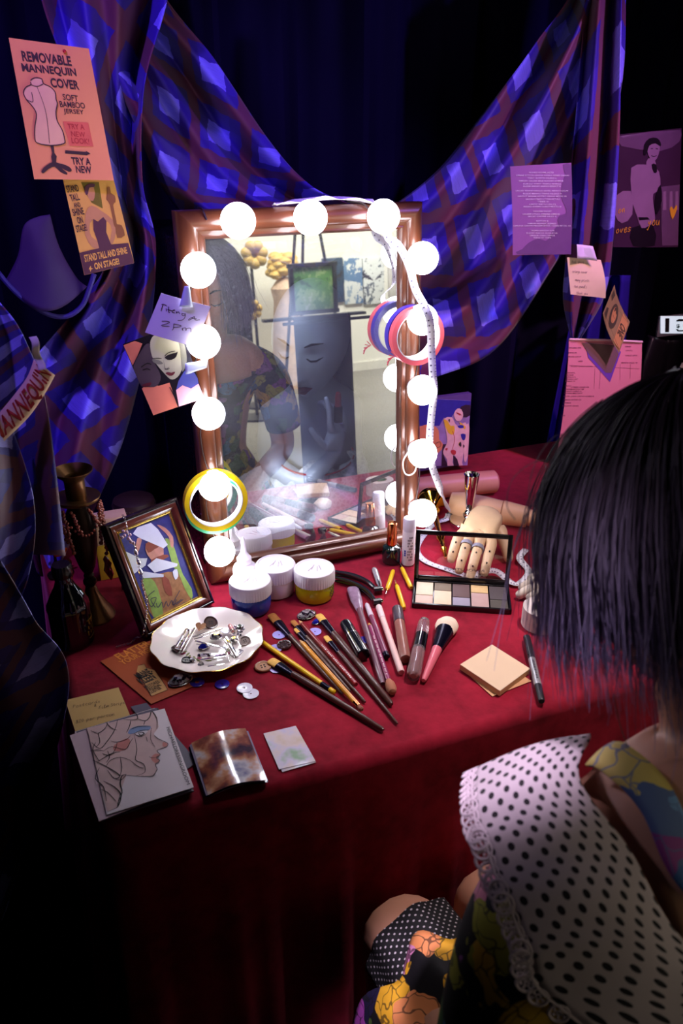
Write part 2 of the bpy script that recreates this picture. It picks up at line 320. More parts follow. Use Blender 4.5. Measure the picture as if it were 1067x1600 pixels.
class Sheet:
    """a sheet of paper through four corners (top left, top right, bottom right, bottom left), u to the right, v down"""
    def __init__(s, c4, bend=None):
        s.c = [V(p) for p in c4]; s.bend = bend or (lambda u, v: 0)
        s.o = sum(s.c, V())/4; a, b, c, d = s.c
        s.n = (d-a).cross(b-a).normalized(); s.w = ((b-a).length+(c-d).length)/2; s.h = ((d-a).length+(c-b).length)/2
    def P(s, u, v, off=0):
        a, b, c, d = s.c
        return (a*(1-u)+b*u)*(1-v)+(d*(1-u)+c*u)*v+s.n*(s.bend(u, v)+off)-s.o
    def paper(s, name, m, parent=None, nu=8, nv=8, th=.0005, warp=None):
        b = B(); f = warp or (lambda u, v: (u, v))
        G = [[[b.v(s.P(*f(i/nu, j/nv), k)) for j in range(nv+1)] for i in range(nu+1)] for k in (0, -th)]
        for i in range(nu):
            for j in range(nv):
                q = [(i, j), (i+1, j), (i+1, j+1), (i, j+1)]
                b.face([G[0][x][y] for x, y in q], [(x/nu, 1-y/nv) for x, y in q]); b.face([G[1][x][y] for x, y in q][::-1])
        rim = [(i, 0) for i in range(nu)]+[(nu, j) for j in range(nv)]+[(i, nv) for i in range(nu, 0, -1)]+[(0, j) for j in range(nv, 0, -1)]
        for k in range(len(rim)):
            (x, y), (x2, y2) = rim[k], rim[(k+1) % len(rim)]
            b.face([G[0][x][y], G[0][x2][y2], G[1][x2][y2], G[1][x][y]])
        return b.obj(name, m, parent)
    def root(s, name, label, cat, group=None):
        return thing(name, label, cat, s.o, 0, group)
    def text(s, b, t, u0, v0, u1, v1, rot=0, shear=0, off=.0006, bold=.012, wave=None):
        vs_, fs = text2d(t, bold)
        if not vs_: return
        x0 = min(p[0] for p in vs_); x1 = max(p[0] for p in vs_); y0 = min(p[1] for p in vs_); y1 = max(p[1] for p in vs_)
        cu, cv = (u0+u1)/2, (v0+v1)/2; ca, sa = math.cos(rot), math.sin(rot); out = []
        for x, y in vs_:
            q = ((x-x0)/(x1-x0)-.5)*(u1-u0)*s.w; r = ((y1-y)/(y1-y0)-.5)*(v1-v0)*s.h; q -= shear*r
            if wave: r += wave(q)
            out.append(b.v(s.P(cu+(q*ca-r*sa)/s.w, cv+(q*sa+r*ca)/s.h, off)))
        for f in fs: b.face([out[i] for i in f])
    def poly(s, b, pts, off=.0004, smooth=0):
        if smooth: pts = [(p.x, p.y) for p in smoothpts([(x, y, 0) for x, y in pts], smooth, True)]
        pts = [(min(.998, max(.002, u)), min(.998, max(.002, v))) for u, v in pts]
        u0, u1 = min(p[0] for p in pts), max(p[0] for p in pts); v0, v1 = min(p[1] for p in pts), max(p[1] for p in pts); n = len(pts)
        ex = [(u0+(u1-u0)*(i+.5)/7, v0+(v1-v0)*(j+.5)/7) for i in range(7) for j in range(7)]
        r = delaunay_2d_cdt([V(p) for p in pts+ex], [], [list(range(n))], 1, 1e-6)
        g = [b.v(s.P(q.x, q.y, off)) for q in r[0]]
        for f in r[2]: b.face([g[i] for i in f])
    def stroke(s, b, pts, wid, off=.0006, smooth=4, taper=False, closed=False):
        if smooth: pts = [(p.x, p.y) for p in smoothpts([(x, y, 0) for x, y in pts], smooth, closed)]
        n = len(pts); L_, R_ = [], []
        for i in range(n):
            a = pts[max(i-1, 0)]; c = pts[min(i+1, n-1)]; dx, dy = (c[0]-a[0])*s.w, (c[1]-a[1])*s.h; l = math.hypot(dx, dy) or 1
            k = wid/2*((.35+.65*math.sin(PI*(i+.5)/n)) if taper else 1); nx, ny = -dy/l*k/s.w, dx/l*k/s.h
            L_.append(b.v(s.P(pts[i][0]+nx, pts[i][1]+ny, off))); R_.append(b.v(s.P(pts[i][0]-nx, pts[i][1]-ny, off)))
        for i in range(n-1): b.face([L_[i], L_[i+1], R_[i+1], R_[i]])
    def hand(s, b, t, u, v, size, wid, rot=0, slant=.2, off=.0006, space=1.05, jit=.08):
        """pen handwriting; size = x-height in metres, (u, v) = start of the baseline"""
        x = 0; rnd = random.Random(t); ca, sa = math.cos(rot), math.sin(rot)
        for ch in t:
            if ch == ' ': x += .8*size; continue
            for st in HW.get(ch, HW.get(ch.lower(), [])):
                pts = []
                for px, py in st:
                    q = x+(px+slant*py+rnd.uniform(-jit, jit))*size*.9; r = -(py+rnd.uniform(-jit, jit))*size
                    pts.append((u+(q*ca-r*sa)/s.w, v+(q*sa+r*ca)/s.h))
                s.stroke(b, pts, wid, off)
            x += space*size
def skin(name, verts, edges, radii, m, parent=None, sub=2, root=0):
    me = bpy.data.meshes.new('sk'); me.from_pydata([tuple(v) for v in verts], edges, [])
    o = bpy.data.objects.new('sk', me); COL.objects.link(o)
    md = o.modifiers.new('s', 'SKIN'); md.use_smooth_shade = True
    for i, r in enumerate(radii):
        d = me.skin_vertices[0].data[i]; d.radius = r if isinstance(r, tuple) else (r, r); d.use_root = (i == root)
    sm = o.modifiers.new('d', 'SUBSURF'); sm.levels = sub; sm.render_levels = sub
    dg = bpy.context.evaluated_depsgraph_get(); nm = bpy.data.meshes.new_from_object(o.evaluated_get(dg)); nm.name = name
    bpy.data.objects.remove(o); bpy.data.meshes.remove(me)
    nm.materials.clear()
    for q in (m if isinstance(m, (list, tuple)) else [m]): nm.materials.append(q)
    for p in nm.polygons: p.use_smooth = True; p.material_index = 0
    r = bpy.data.objects.new(name, nm); COL.objects.link(r)
    if parent: r.parent = parent
    return r
class Sk:
    def __init__(s): s.v = []; s.e = []; s.r = []
    def chain(s, pts, rad, start=None):
        prev = start
        for p, r in zip(pts, rad):
            s.v.append(V(p)); s.r.append(r)
            if prev is not None: s.e.append((prev, len(s.v)-1))
            prev = len(s.v)-1
        return prev
# ------------------------------------------------------------------ the setting
m_black = mat('black_cloth', (9, 8, 12), .9, spec=.1)
m_navy = mat('navy_cloth', (14, 8, 38), .85, spec=.1, scale=6, var=.3)
m_plaster = mat('white_plaster', (238, 236, 226), .8, var=.03, scale=3)
m_conc = mat('concrete', (132, 128, 120), .55, var=.18, scale=2.5)
def slab(name, a, b_, m):
    b = B(); b.box([(p+q)/2 for p, q in zip(a, b_)], [abs(q-p) for p, q in zip(a, b_)]); return struct(b.obj(name, m))
slab('floor', (-2.4, -6.1, -.1), (6.2, .95, 0), m_conc)
slab('floor_shade', (-1.31, -1.40, 0), (1.75, .85, .004), mat('black_floor_shade', (12, 10, 13), .95, spec=.1))  # thin dark sheet added on the floor, standing in for shade
slab('wall_back', (-2.4, .85, 0), (6.2, .95, 3.1), m_black)
slab('wall_front', (-2.4, -6.1, 0), (6.2, -6.0, 3.1), m_plaster)
slab('wall_left', (-2.5, -6.1, 0), (-2.4, .95, 3.1), m_plaster)
slab('wall_right', (6.2, -6.1, 0), (6.3, .95, 3.1), m_plaster)
slab('ceiling', (-2.5, -6.1, 3.1), (6.3, .95, 3.2), m_plaster)
slab('wall_booth_left', (-1.35, -1.35, 0), (-1.31, .85, 2.75), m_black)
slab('wall_booth_right', (1.75, -1.35, 0), (1.79, .85, 2.75), m_black)
slab('ceiling_booth', (-1.35, -1.35, 2.75), (1.79, .85, 2.79), m_black)
slab('spill_block_left', (-1.31, -1.40, 0), (.10, -1.36, 2.75), m_black)  # unseen front panels, added to keep gallery spill off the table
slab('spill_block_right', (1.0, -1.40, 0), (1.75, -1.36, 2.75), m_black)
slab('spill_block_top', (.10, -1.40, 1.75), (1.0, -1.36, 2.75), m_black)
slab('baseboard_front', (-2.4, -6.0, 0), (6.2, -5.985, .08), mat('baseboard_white', (225, 222, 212), .6))

# back curtain, hanging in vertical folds
b = B()
def curt(u, v):
    x = -1.3+3.04*u; z = 2.74*(1-v)+.01
    return V((x, .56+.028*math.sin(x*34+.9*math.sin(x*9))*(.6+.4*v)+.012*math.sin(x*77), z))
b.grid(curt, 260, 10)
tag(b.obj('backdrop_curtain', m_navy, solid=.002), 'near-black navy curtain hanging in vertical folds behind the vanity mirror', 'curtain')

# ------------------------------------------------------------------ plaid drapes
m_plaid = plaid('plaid_fabric')
m_plaid2 = plaid('plaid_fabric_near', period=.13, base_c=(30, 22, 110), brown=(96, 50, 60), light=(150, 150, 232), mid=(50, 44, 158))
def ruled(name, A, Bc, depth, nu, nv, m, su, sv, ang=0, label=None, grp=None, cat='drape'):
    b = B(); ca, sa = math.cos(ang), math.sin(ang)
    def fn(u, v):
        a = evalpoly([(*p, 0) for p in A], u); c = evalpoly([(*p, 0) for p in Bc], u); q = a.lerp(c, v)
        return W(q.x, q.y, depth(u, v))
    b.grid(fn, nu, nv, lambda u, v: (u*su*ca-v*sv*sa, u*su*sa+v*sv*ca))
    o = b.obj(name, m, solid=.0015, sharp=0)
    return tag(o, label, cat, grp) if label else o
ruled('plaid_swag', [(960, -270), (905, -40), (835, 70), (745, 190), (680, 270), (600, 330), (540, 350)], [(1000, -270), (980, -40), (968, 150), (905, 340), (850, 440), (775, 545), (690, 586), (590, 610)],
      lambda u, v: .27+.05*math.sin(v*9+u*4)*(1-u*.5)+.035*math.sin(v*21-u*5)+.06*u*v, 60, 60, m_plaid, 1.12, .34, .35,
      'blue plaid swag sweeping down from the upper right behind the mirror')
ruled('plaid_tail', [(935, -270), (905, 120), (893, 260), (884, 400), (880, 470), (893, 530)], [(985, -270), (972, -40), (968, 200), (957, 380), (943, 465), (905, 532)],
      lambda u, v: .22+.03*math.sin(v*10+u*3)+.02*u, 44, 30, m_plaid, .55, .14, .1,
      'narrow plaid drape tail hanging behind the silhouette poster at right')
ruled('navy_drape', [(905, 430), (880, 560), (850, 720), (835, 860)], [(985, 430), (975, 560), (960, 720), (950, 860)],
      lambda u, v: .36+.03*math.sin(v*13), 20, 40, mat('deep_blue_cloth', (38, 22, 120), .85, spec=.1), .4, .2, 0,
      'plain deep blue drape hanging behind the pink receipt', cat='drape')
ruled('plaid_swag', [(170, -270), (238, -40), (333, 90), (422, 222), (482, 287), (545, 318), (620, 340)], [(90, -270), (110, -40), (200, 170), (258, 300), (320, 360), (400, 400), (500, 420)],
      lambda u, v: .27-.05*math.cos(v*5.5+u*3)+.03*math.sin(v*17+u*6)+.04*(1-v), 60, 60, m_plaid, .97, .33, -.75,
      'blue plaid swag sweeping down from the upper left behind the mirror')
ruled('plaid_drape', [(60, -270), (58, -40), (105, 120), (140, 280), (168, 400), (120, 480), (55, 560), (20, 640), (22, 760), (60, 900)],
      [(262, -270), (268, -40), (226, 130), (222, 280), (243, 380), (236, 500), (214, 610), (188, 700), (150, 790), (105, 905)],
      lambda u, v: .175+.035*math.sin(v*8+u*7)+.02*math.sin(v*19-u*9)+.03*(1-u), 90, 50, m_plaid, 1.13, .2, .55,
      'long blue plaid drape hanging left of the mirror behind the two orange posters')
# purple cloth sling behind the posters
t = thing('cloth_pouch', 'dark purple cloth pouch with a blue rim hanging at left below the posters', 'pouch', W(75, 430, .10))
b = B(); o0 = W(75, 430, .10)
def pch(u, v):
    L_ = evalpoly([(62, 338, 0), (38, 352, 0), (28, 400, 0), (8, 440, 0)], v); R_ = evalpoly([(78, 335, 0), (92, 385, 0), (118, 432, 0), (136, 448, 0)], v)
    q = L_.lerp(R_, u); bot = 42*math.sin(PI*u)*max(0, v-.6)/.4
    return W(q.x, q.y+bot, .10-.03*math.sin(PI*u)*v)-o0
b.grid(pch, 24, 24); b.obj('cloth_panel', mat('purple_satin', (52, 22, 84), .7), t, solid=.0012)
b = B(); b.tube([W(x, y, .085)-o0 for x, y in [(p.x, p.y) for p in smoothpts([(-6, 422, 0), (14, 446, 0), (40, 470, 0), (75, 491, 0), (105, 494, 0), (128, 478, 0), (140, 450, 0), (147, 428, 0)], 5)]], .0035, 8)
b.obj('rim', mat('violet_trim', (50, 36, 120), .6), t)

# near drape at the left edge, three hanging layers
def nearpanel(A, Bc, dep, ang, label):
    ruled('plaid_drape', A, Bc, dep, 50, 30, m_plaid2, .9, .16, ang, label)
nearpanel([(-70, 420), (-70, 600), (-70, 760), (-70, 862)], [(-5, 468), (36, 525), (74, 640), (102, 868)], lambda u, v: -.17+.02*math.sin(v*9+u*3), .12,
          'short pale blue plaid drape hem hanging at the left edge under the paper banner')
nearpanel([(-80, 640), (-80, 860), (-80, 1100), (-80, 1380)], [(8, 640), (52, 780), (44, 900), (-5, 1010)], lambda u, v: -.225+.02*math.sin(v*8+u*2), .5,
          'shadowed plaid drape fold at the left edge beside the candlestick')
nearpanel([(-80, 850), (-80, 1100), (-80, 1300), (-80, 1650)], [(-4, 868), (52, 965), (107, 1082), (10, 1420)], lambda u, v: -.262-.01*u+.012*math.sin(v*9), .9,
          'blue and brown plaid drape falling beside the left end of the table')
# paper sash with lettering and a strip of tape
sk_ = [(-18, 688), (10, 664), (40, 628), (62, 598), (77, 570)]; wd = 19
Lp = [( -32, 678), (-2, 646), (26, 612), (43, 588), (53, 562)]; Rp = [(-18, 712), (14, 682), (46, 650), (70, 615), (86, 586)]
c0 = W(35, 630, -.215)
t = thing('paper_banner', 'curved cream paper banner with red capital lettering taped to the near drape', 'banner', c0)
b = B()
def sash(u, v, off=0):
    a = evalpoly([(*p, 0) for p in Lp], u); c = evalpoly([(*p, 0) for p in Rp], u); q = a.lerp(c, v); return W(q.x, q.y, -.215-.004*math.sin(PI*v)-off)-c0
b.grid(sash, 24, 4); b.obj('paper_band', mat('cream_paper', (244, 206, 168), .7, var=.04), t, solid=.0006)
b = B(); vs_, fs = text2d('A MANNEQUIN', .02)
x1 = max(p[0] for p in vs_); x0 = min(p[0] for p in vs_); y1 = max(p[1] for p in vs_)
g = [b.v(sash(-.02+.98*(x-x0)/(x1-x0), .86-.72*y/y1, .0022)) for x, y in vs_]
for f in fs: b.face([g[i] for i in f])
b.obj('lettering', mat('red_ink', (190, 52, 48), .7), t)
b = B(); b.grid(lambda u, v: W(45+12*u+14*v+2*math.sin(9*v), 527+52*v-2*u, -.221-.004*math.sin(7*v))-c0, 4, 12); b.obj('tape_strip', mat('masking_tape', (208, 196, 190), .75, var=.08), t, solid=.0004)

# ------------------------------------------------------------------ table with the red velvet cloth
m_velvet = velvet('red_velvet', (112, 14, 32), (164, 28, 52))
XL, XR, YF, YB, ZT = -.437, .82, -.468, .33, .75
t_o = None
b = B()
per = []
def corner(cx, cy, a0):
    for k in range(9): a = a0+k/8*PI/2; per.append((cx+.03*math.cos(a), cy+.03*math.sin(a), math.cos(a), math.sin(a)))
def edge(p, q, n, nx, ny):
    for k in range(1, n): s_ = k/n; per.append((p[0]+(q[0]-p[0])*s_, p[1]+(q[1]-p[1])*s_, nx, ny))
LF = (XL+.028, YF)      # the front left corner stands a little further right than the back one
corner(XR-.03, YB-.03, 0); edge((XR-.03, YB), (XL+.03, YB), 60, 0, 1); corner(XL+.03, YB-.03, PI/2)
edge((XL, YB-.03), (XL+.025, YF+.03), 50, -1, 0); corner(XL+.055, YF+.03, PI); edge((XL+.055, YF), (XR-.03, YF), 110, 0, -1); corner(XR-.03, YF+.03, 1.5*PI); edge((XR, YF+.03), (XR, YB-.03), 50, 1, 0)
N = len(per); rings = []
rng = random.Random(3); ph = [rng.uniform(0, 6) for _ in range(6)]
for k in range(26):
    ring = []
    for i, (x, y, nx, ny) in enumerate(per):
        s_ = i/N*2*PI
        if k < 6:
            a = k/5*PI/2; out = -.014+.014*math.sin(a); z = ZT-.014+.014*math.cos(a)
        else:
            d = (k-5)/20; z = ZT-.014-(ZT-.022)*d
            fold = .5+.5*math.sin(s_*31+1.7*math.sin(s_*5+ph[0])+ph[1]); fold2 = math.sin(s_*67+ph[2])
            out = .004*d+(.035*fold+.010*fold2)*d**1.2*.9+.012*d
        ring.append(b.v((x+nx*out, y+ny*out, z)))
    rings.append(ring)
b.face(rings[0])
for k in range(25):
    for i in range(N): j = (i+1) % N; b.face([rings[k][i], rings[k][j], rings[k+1][j], rings[k+1][i]])
tag(b.obj('tablecloth', m_velvet, sharp=0), 'deep red velvet cloth draped over the vanity table down to the floor', 'tablecloth')

# ------------------------------------------------------------------ black glitter cabinet behind the mirror
m_gl, nt, p = base('black_glitter')
vz = nn(nt, 'ShaderNodeTexVoronoi'); vz.inputs['Scale'].default_value = 420; tc = nn(nt, 'ShaderNodeTexCoord'); nt.links.new(tc.outputs['Object'], vz.inputs['Vector'])
sc_ = nn(nt, 'ShaderNodeSeparateColor'); nt.links.new(vz.outputs['Color'], sc_.inputs[0])
nt.links.new(ramp(nt, sc_.outputs[0], [(0, (.002, .002, .003)), (.93, (.05, .07, .07))], 'CONSTANT'), p.inputs['Base Color'])
p.inputs['Roughness'].default_value = .22; nt.links.new(math_(nt, 'GREATER_THAN', sc_.outputs[0], .93), p.inputs['Metallic'])
nm_ = nn(nt, 'ShaderNodeVectorMath', operation='MULTIPLY_ADD'); nt.links.new(vz.outputs['Color'], nm_.inputs[0]); nm_.inputs[1].default_value = (1.0, 1.0, 1.0); nm_.inputs[2].default_value = (-.5, -.5, -.5)
ge = nn(nt, 'ShaderNodeNewGeometry'); ad = nn(nt, 'ShaderNodeVectorMath', operation='ADD'); nt.links.new(ge.outputs['Normal'], ad.inputs[0]); nt.links.new(nm_.outputs[0], ad.inputs[1])
no = nn(nt, 'ShaderNodeVectorMath', operation='NORMALIZE'); nt.links.new(ad.outputs[0], no.inputs[0]); nt.links.new(no.outputs[0], p.inputs['Normal'])
CX0, CX1, CY0, CY1, CZ0, CZ1 = -.178, .178, .052, .325, .751, 1.262
t = thing('display_cabinet', 'black glitter-covered box standing behind the vanity mirror', 'cabinet', (0, .18, .75))
def pan(name, a, c):
    b = B(); b.box([(p+q)/2-o for p, q, o in zip(a, c, (0, .18, .75))], [abs(q-p) for p, q in zip(a, c)]); return b.obj(name, m_gl, t)
pan('side_panel', (CX0, CY0, CZ0), (CX0+.006, CY1, CZ1)); pan('side_panel', (CX1-.006, CY0, CZ0), (CX1, CY1, CZ1))
pan('back_panel', (CX0+.006, CY1-.006, CZ0), (CX1-.006, CY1, CZ1)); pan('top_panel', (CX0, CY0, CZ1), (CX1, CY1, CZ1+.006))
l = bpy.data.lights.new('cabinet_lamp', 'AREA'); l.size = .1; l.energy = .7; l.color = (.72, .8, 1.0)
o = bpy.data.objects.new('cabinet_lamp', l); COL.objects.link(o); o.location = (-.11, .09, 1.23); aim(o, (.06, .25, .98))
spot('gown_fill_light', (-.05, .085, .885), (.05, .2, .755), 2, (.85, .9, 1.0), 80, .8, .02)  # unseen light added to brighten the gown

# ------------------------------------------------------------------ mirror
m_wood = mat('cherry_wood', (92, 48, 28), .38, var=.35, scale=14, coat=.5)
t_m = thing('vanity_mirror', 'tall cherry-wood framed vanity mirror ringed with thirteen lit round bulbs', 'mirror', (0, 0, .7515))
t_m.rotation_euler = (-TILT, 0, 0)
HWm, HT = .1835, .5604
prof = [(0, -.012), (0, .016), (.003, .023), (.010, .029), (.018, .030), (.024, .027), (.027, .020), (.031, .020), (.034, .022), (.037, .017), (.0385, .010)]
b = B()
def rect(i, o): return [V((-HWm+i, -o, i)), V((HWm-i, -o, i)), V((HWm-i, -o, HT-i)), V((-HWm+i, -o, HT-i))]
for s_ in range(4):
    A = [rect(i, o)[s_] for i, o in prof]; C = [rect(i, o)[(s_+1) % 4] for i, o in prof]
    va = [b.v(q) for q in A]; vc = [b.v(q) for q in C]
    for k in range(len(prof)-1): b.face([va[k], vc[k], vc[k+1], va[k+1]])
b.obj('frame', m_wood, t_m, sharp=50)
m_mir, nt, p = base('mirror_glass')
nt.nodes.remove(p); out = [n for n in nt.nodes if n.type == 'OUTPUT_MATERIAL'][0]
g = nn(nt, 'ShaderNodeBsdfGlossy'); g.inputs['Roughness'].default_value = 0.0; g.inputs['Color'].default_value = (.86, .88, .88, 1)
tr = nn(nt, 'ShaderNodeBsdfTransparent'); tr.inputs['Color'].default_value = (.9, .95, 1, 1); mx = nn(nt, 'ShaderNodeMixShader')
nt.links.new(ramp(nt, noise(nt, 5, 4), [(.3, (.70, .70, .70)), (.7, (.74, .74, .74))]), mx.inputs[0]); nt.links.new(tr.outputs[0], mx.inputs[1]); nt.links.new(g.outputs[0], mx.inputs[2]); df = nn(nt, 'ShaderNodeBsdfDiffuse'); df.inputs[0].default_value = (.9, .92, 1, 1); mx2 = nn(nt, 'ShaderNodeMixShader'); mx2.inputs[0].default_value = .045; nt.links.new(mx.outputs[0], mx2.inputs[1]); nt.links.new(df.outputs[0], mx2.inputs[2]); nt.links.new(mx2.outputs[0], out.inputs[0])  # faint white diffuse mixed in for the haze of bulb glare
b = B(); i = .0375; q = rect(i, .0115); vs4 = [b.v(x) for x in q]; b.face(vs4, [(0, 0), (1, 0), (1, 1), (0, 1)]); b.obj('glass_pane', m_mir, t_m)
m_bulb = mat('lit_bulb', (255, 252, 255), .3, emit=BULB_E, emc=(246, 246, 255), var=0)
m_sock = mat('bulb_socket', (226, 222, 216), .4); m_cable = mat('dark_cable', (40, 26, 24), .5); m_cablew = mat('pale_cable', (214, 208, 196), .5)
BP = [(372, 347), (485, 342), (599, 340), (310, 424), (318, 536), (326, 648), (335, 760), (343, 863), (660, 405), (660, 501), (660, 611), (660, 710), (660, 803)]
BC = []
for k, (x, y) in enumerate(BP):
    c = ML(x, y, .058); BC.append(c)
    b = B(); b.ball(c, .0234, 24, 16); bo = b.obj('bulb', m_bulb, t_m)
    b = B(); b.lathe([(.013, 0), (.013, .006), (.009, .009), (.009, .013)], 16, TR(c.x, -.029, c.z) @ RX(PI/2)); b.obj('socket', m_sock, bo)
def cable(pts, m, r=.0012):
    b = B(); b.tube(smoothpts(pts, 6), r, 6); b.obj('cable', m, t_m)
cable([ML(113, 0, .03)*0+V((-.145, -.0305, .548)), V((-.148, -.022, .561)), V((-.148, .004, .5625))], m_cable)
cable([V((.07, -.0, .5625)), V((.085, -.022, .5615)), V((.094, -.031, .55))], m_cable)
for a, c in ((3, 4), (4, 5), (5, 6), (6, 7), (8, 9), (9, 10), (11, 12)):
    p0, p1 = BC[a], BC[c]; sgn = -1 if p0.x < 0 else 1
    cable([V((p0.x, -.0315, p0.z-.012)), V((p0.x+sgn*.009, -.0305, p0.z-.035)), V((p0.x+sgn*.007, -.0305, p1.z+.035)), V((p1.x, -.0315, p1.z+.012))], m_cable, .0009)
cable([V((.160, -.033, .182)), V((.147, -.034, .165)), V((.149, -.034, .145)), V((.158, -.034, .138)), V((.168, -.034, .142)), V((.172, -.034, .155))], m_cablew, .0013)
cable([V((-.168, -.033, .17)), V((-.152, -.034, .19)), V((-.146, -.034, .17))], m_cablew, .0011)
# crumpled white strip lying on the top edge of the frame
b = B(); c0 = MB_+MU*.564
b.grid(lambda u, v: V((-.045+.15*u, -.026+.022*v+.004*math.sin(u*11), .002+.008*math.sin(PI*u)**1.5*(1-.4*v)+.0025*math.sin(u*17+v*4))), 30, 6)
o = b.obj('cloth_strip', mat('white_ribbon', (236, 224, 236), .7), solid=.0006); o.location = c0
tag(o, 'crumpled white ribbon strip lying along the top edge of the mirror frame', 'ribbon')

# ------------------------------------------------------------------ heads
def head_bm(b, mm, seg=72, rings=60, face=1.0):
    """adult head, face towards -Y, chin to crown .22 m, centre at the eye line"""
    G = lambda x, s_: math.exp(-(x/s_)**2)
    rg = []
    for j in range(rings+1):
        th = PI*j/rings; row = []
        for i in range(seg):
            ph = 2*PI*i/seg; dx, dy, dz = math.sin(th)*math.sin(ph), -math.sin(th)*math.cos(ph), math.cos(th)
            x, y, z = dx*.074, dy*.094, dz*.112
            if z < 0:
                k = min(1, -z/.112); x *= 1-.34*k**1.3; y = y*(1-.12*k)-.010*k if dy < 0 else y*(1-.42*k)
            fr = max(0, -dy)**.5 if dy < 0 else 0
            if fr > 0:
                d = 0
                if -.042 < z < .022: kk = (.022-z)/.064; d += .024*kk*G(x, .008+.006*kk)
                d += .012*G(z+.040, .008)*G(x, .014)
                for s_ in (-1, 1): d -= .010*G(x-s_*.030, .016)*G(z-.006, .011); d += .004*G(x-s_*.03, .011)*G(z-.002, .008); d += .004*G(x-s_*.03, .02)*G(z-.026, .007)
                for s_ in (-1, 1): d += .005*G(x-s_*.038, .02)*G(z+.025, .018)
                d += .008*G(x, .018)*G(z+.062, .005)+.009*G(x, .016)*G(z+.073, .006)-.004*G(x, .02)*G(z+.0675, .003)-.003*G(x, .02)*G(z+.083, .005)
                d += .009*G(x, .018)*G(z+.100, .012)
                y -= d*fr*face
            row.append(b.v(mm @ V((x, y, z))))
        rg.append(row)
    for j in range(rings):
        for i in range(seg): k = (i+1) % seg; b.face([rg[j][i], rg[j][k], rg[j+1][k], rg[j+1][i]])
def face_y(x, z): return -.094*math.sqrt(max(0.02, 1-(x/.074)**2-(z/.112)**2))
def hand_sk(sk, wrist, dirv, palm_n, side, start, curl=(.5, .55, .6, .65), scale=1.0, thumb=.5, spread=.12):
    """five fingers and a palm on a Sk, wrist joint at index start; dirv = towards the fingertips, palm_n = out of the palm, side = +1/-1 thumb side"""
    d = V(dirv).normalized(); n = V(palm_n); n = (n-d*n.dot(d)).normalized(); sd = d.cross(n)*side
    pc = sk.chain([wrist+d*.045*scale], [(.030*scale, .014*scale)], start)
    for k, (off, ln) in enumerate(((.030, .075), (.010, .085), (-.010, .078), (-.028, .060))):
        kn = wrist+d*.090*scale*(1-.04*abs(k-1))+sd*off*scale; a = 0; p = kn; pts = [kn]; dd = d+sd*(off*spread*12); dd.normalize()
        for s_, fr in enumerate((.45, .32, .23)):
            a += curl[k]*(.8 if s_ == 0 else 1)
            p = p+(dd*math.cos(a)+n*math.sin(a))*ln*fr*scale; pts.append(p)
        sk.chain(pts, [.0088*scale, .0082*scale, .0076*scale, .0062*scale], pc)
    t0 = wrist+d*.028*scale+sd*.028*scale+n*.006*scale; td = (d*.75+sd*.65+n*thumb).normalized(); t1 = t0+td*.036*scale; t2 = t1+(td+d*.4+n*thumb*.6).normalized()*.030*scale
    sk.chain([t0, t1, t2], [.0115*scale, .0095*scale, .0075*scale], pc)

# mannequin behind the glass
m_mq = mat('mannequin_white', (196, 204, 222), .35, var=.03)
hc = W(486, 527, .205); m0 = V((hc.x+.01, .205, .752))
t = thing('mannequin_bust', 'white mannequin with closed eyes in a lace gown holding lipstick, seen through the mirror', 'mannequin', m0)
HM = Matrix.Translation(hc-m0) @ RZ(-.62) @ RX(.20) @ RY(.06) @ Matrix.Scale(.92, 4)
sk = Sk(); q = lambda x, y, z: V((x, y, z))
h0 = hc-m0
r0 = sk.chain([q(h0.x+.02, .03, .05), q(h0.x+.02, .025, h0.z-.20), q(h0.x+.012, .02, h0.z-.145), q(h0.x+.005, .012, h0.z-.09), q(h0.x, .008, h0.z-.02)], [(.085, .06), (.075, .05), (.06, .042), (.036, .036), (.034, .034)])
n_ch = 2
a1 = sk.chain([q(h0.x+.085, .03, h0.z-.15), q(h0.x+.108, .03, h0.z-.21), q(h0.x+.10, .0, h0.z-.29)], [.032, .027, .022], n_ch)
a2 = sk.chain([q(h0.x-.068, .03, h0.z-.15), q(h0.x-.085, .0, h0.z-.23), q(h0.x-.035, -.055, h0.z-.255), q(h0.x+.012, -.07, h0.z-.20)], [.032, .026, .019, .013], n_ch)
hand_sk(sk, sk.v[a2], (.15, -.1, 1), (-.4, .75, 0), 1, a2, curl=(.25, .75, .8, .85), scale=.72)
body = skin('body', sk.v, sk.e, sk.r, m_mq, t)
bm2 = B(); bm2.bm.from_mesh(body.data); bm2.uv = bm2.bm.loops.layers.uv.verify()
head_bm(bm2, HM)
for f in bm2.bm.faces: f.smooth = True
bm2.bm.to_mesh(body.data); bm2.bm.free()
m_lip = mat('dark_red_lips', (120, 22, 38), .3); m_lash = mat('lash_black', (22, 18, 26), .6)
def on_face(name, pts, r, m, par, HMx, dy=0.0):
    b = B(); b.tube([HMx @ V((x, face_y(x, z)-d, z)) for x, z, d in pts], r, 8); return b.obj(name, m, par)
for s_ in (-1, 1):
    on_face('eyelashes', [(s_*.016, .002, -.001), (s_*.024, -.003, .001), (s_*.033, -.004, .0), (s_*.043, .0, -.003)], [.0008, .0016, .0018, .0008], m_lash, t, HM)
    on_face('eyebrow', [(s_*.014, .026, .006), (s_*.026, .031, .006), (s_*.044, .028, .002)], [.0012, .0022, .0008], m_lash, t, HM)
on_face('lips', [(-.021, -.068, .004), (-.010, -.064, .010), (0, -.066, .012), (.010, -.064, .010), (.021, -.068, .004)], [.0012, .0040, .0042, .0040, .0012], m_lip, t, HM)
on_face('lips', [(-.018, -.070, .004), (-.008, -.075, .010), (.008, -.075, .010), (.018, -.070, .004)], [.0012, .0046, .0046, .0012], m_lip, t, HM)
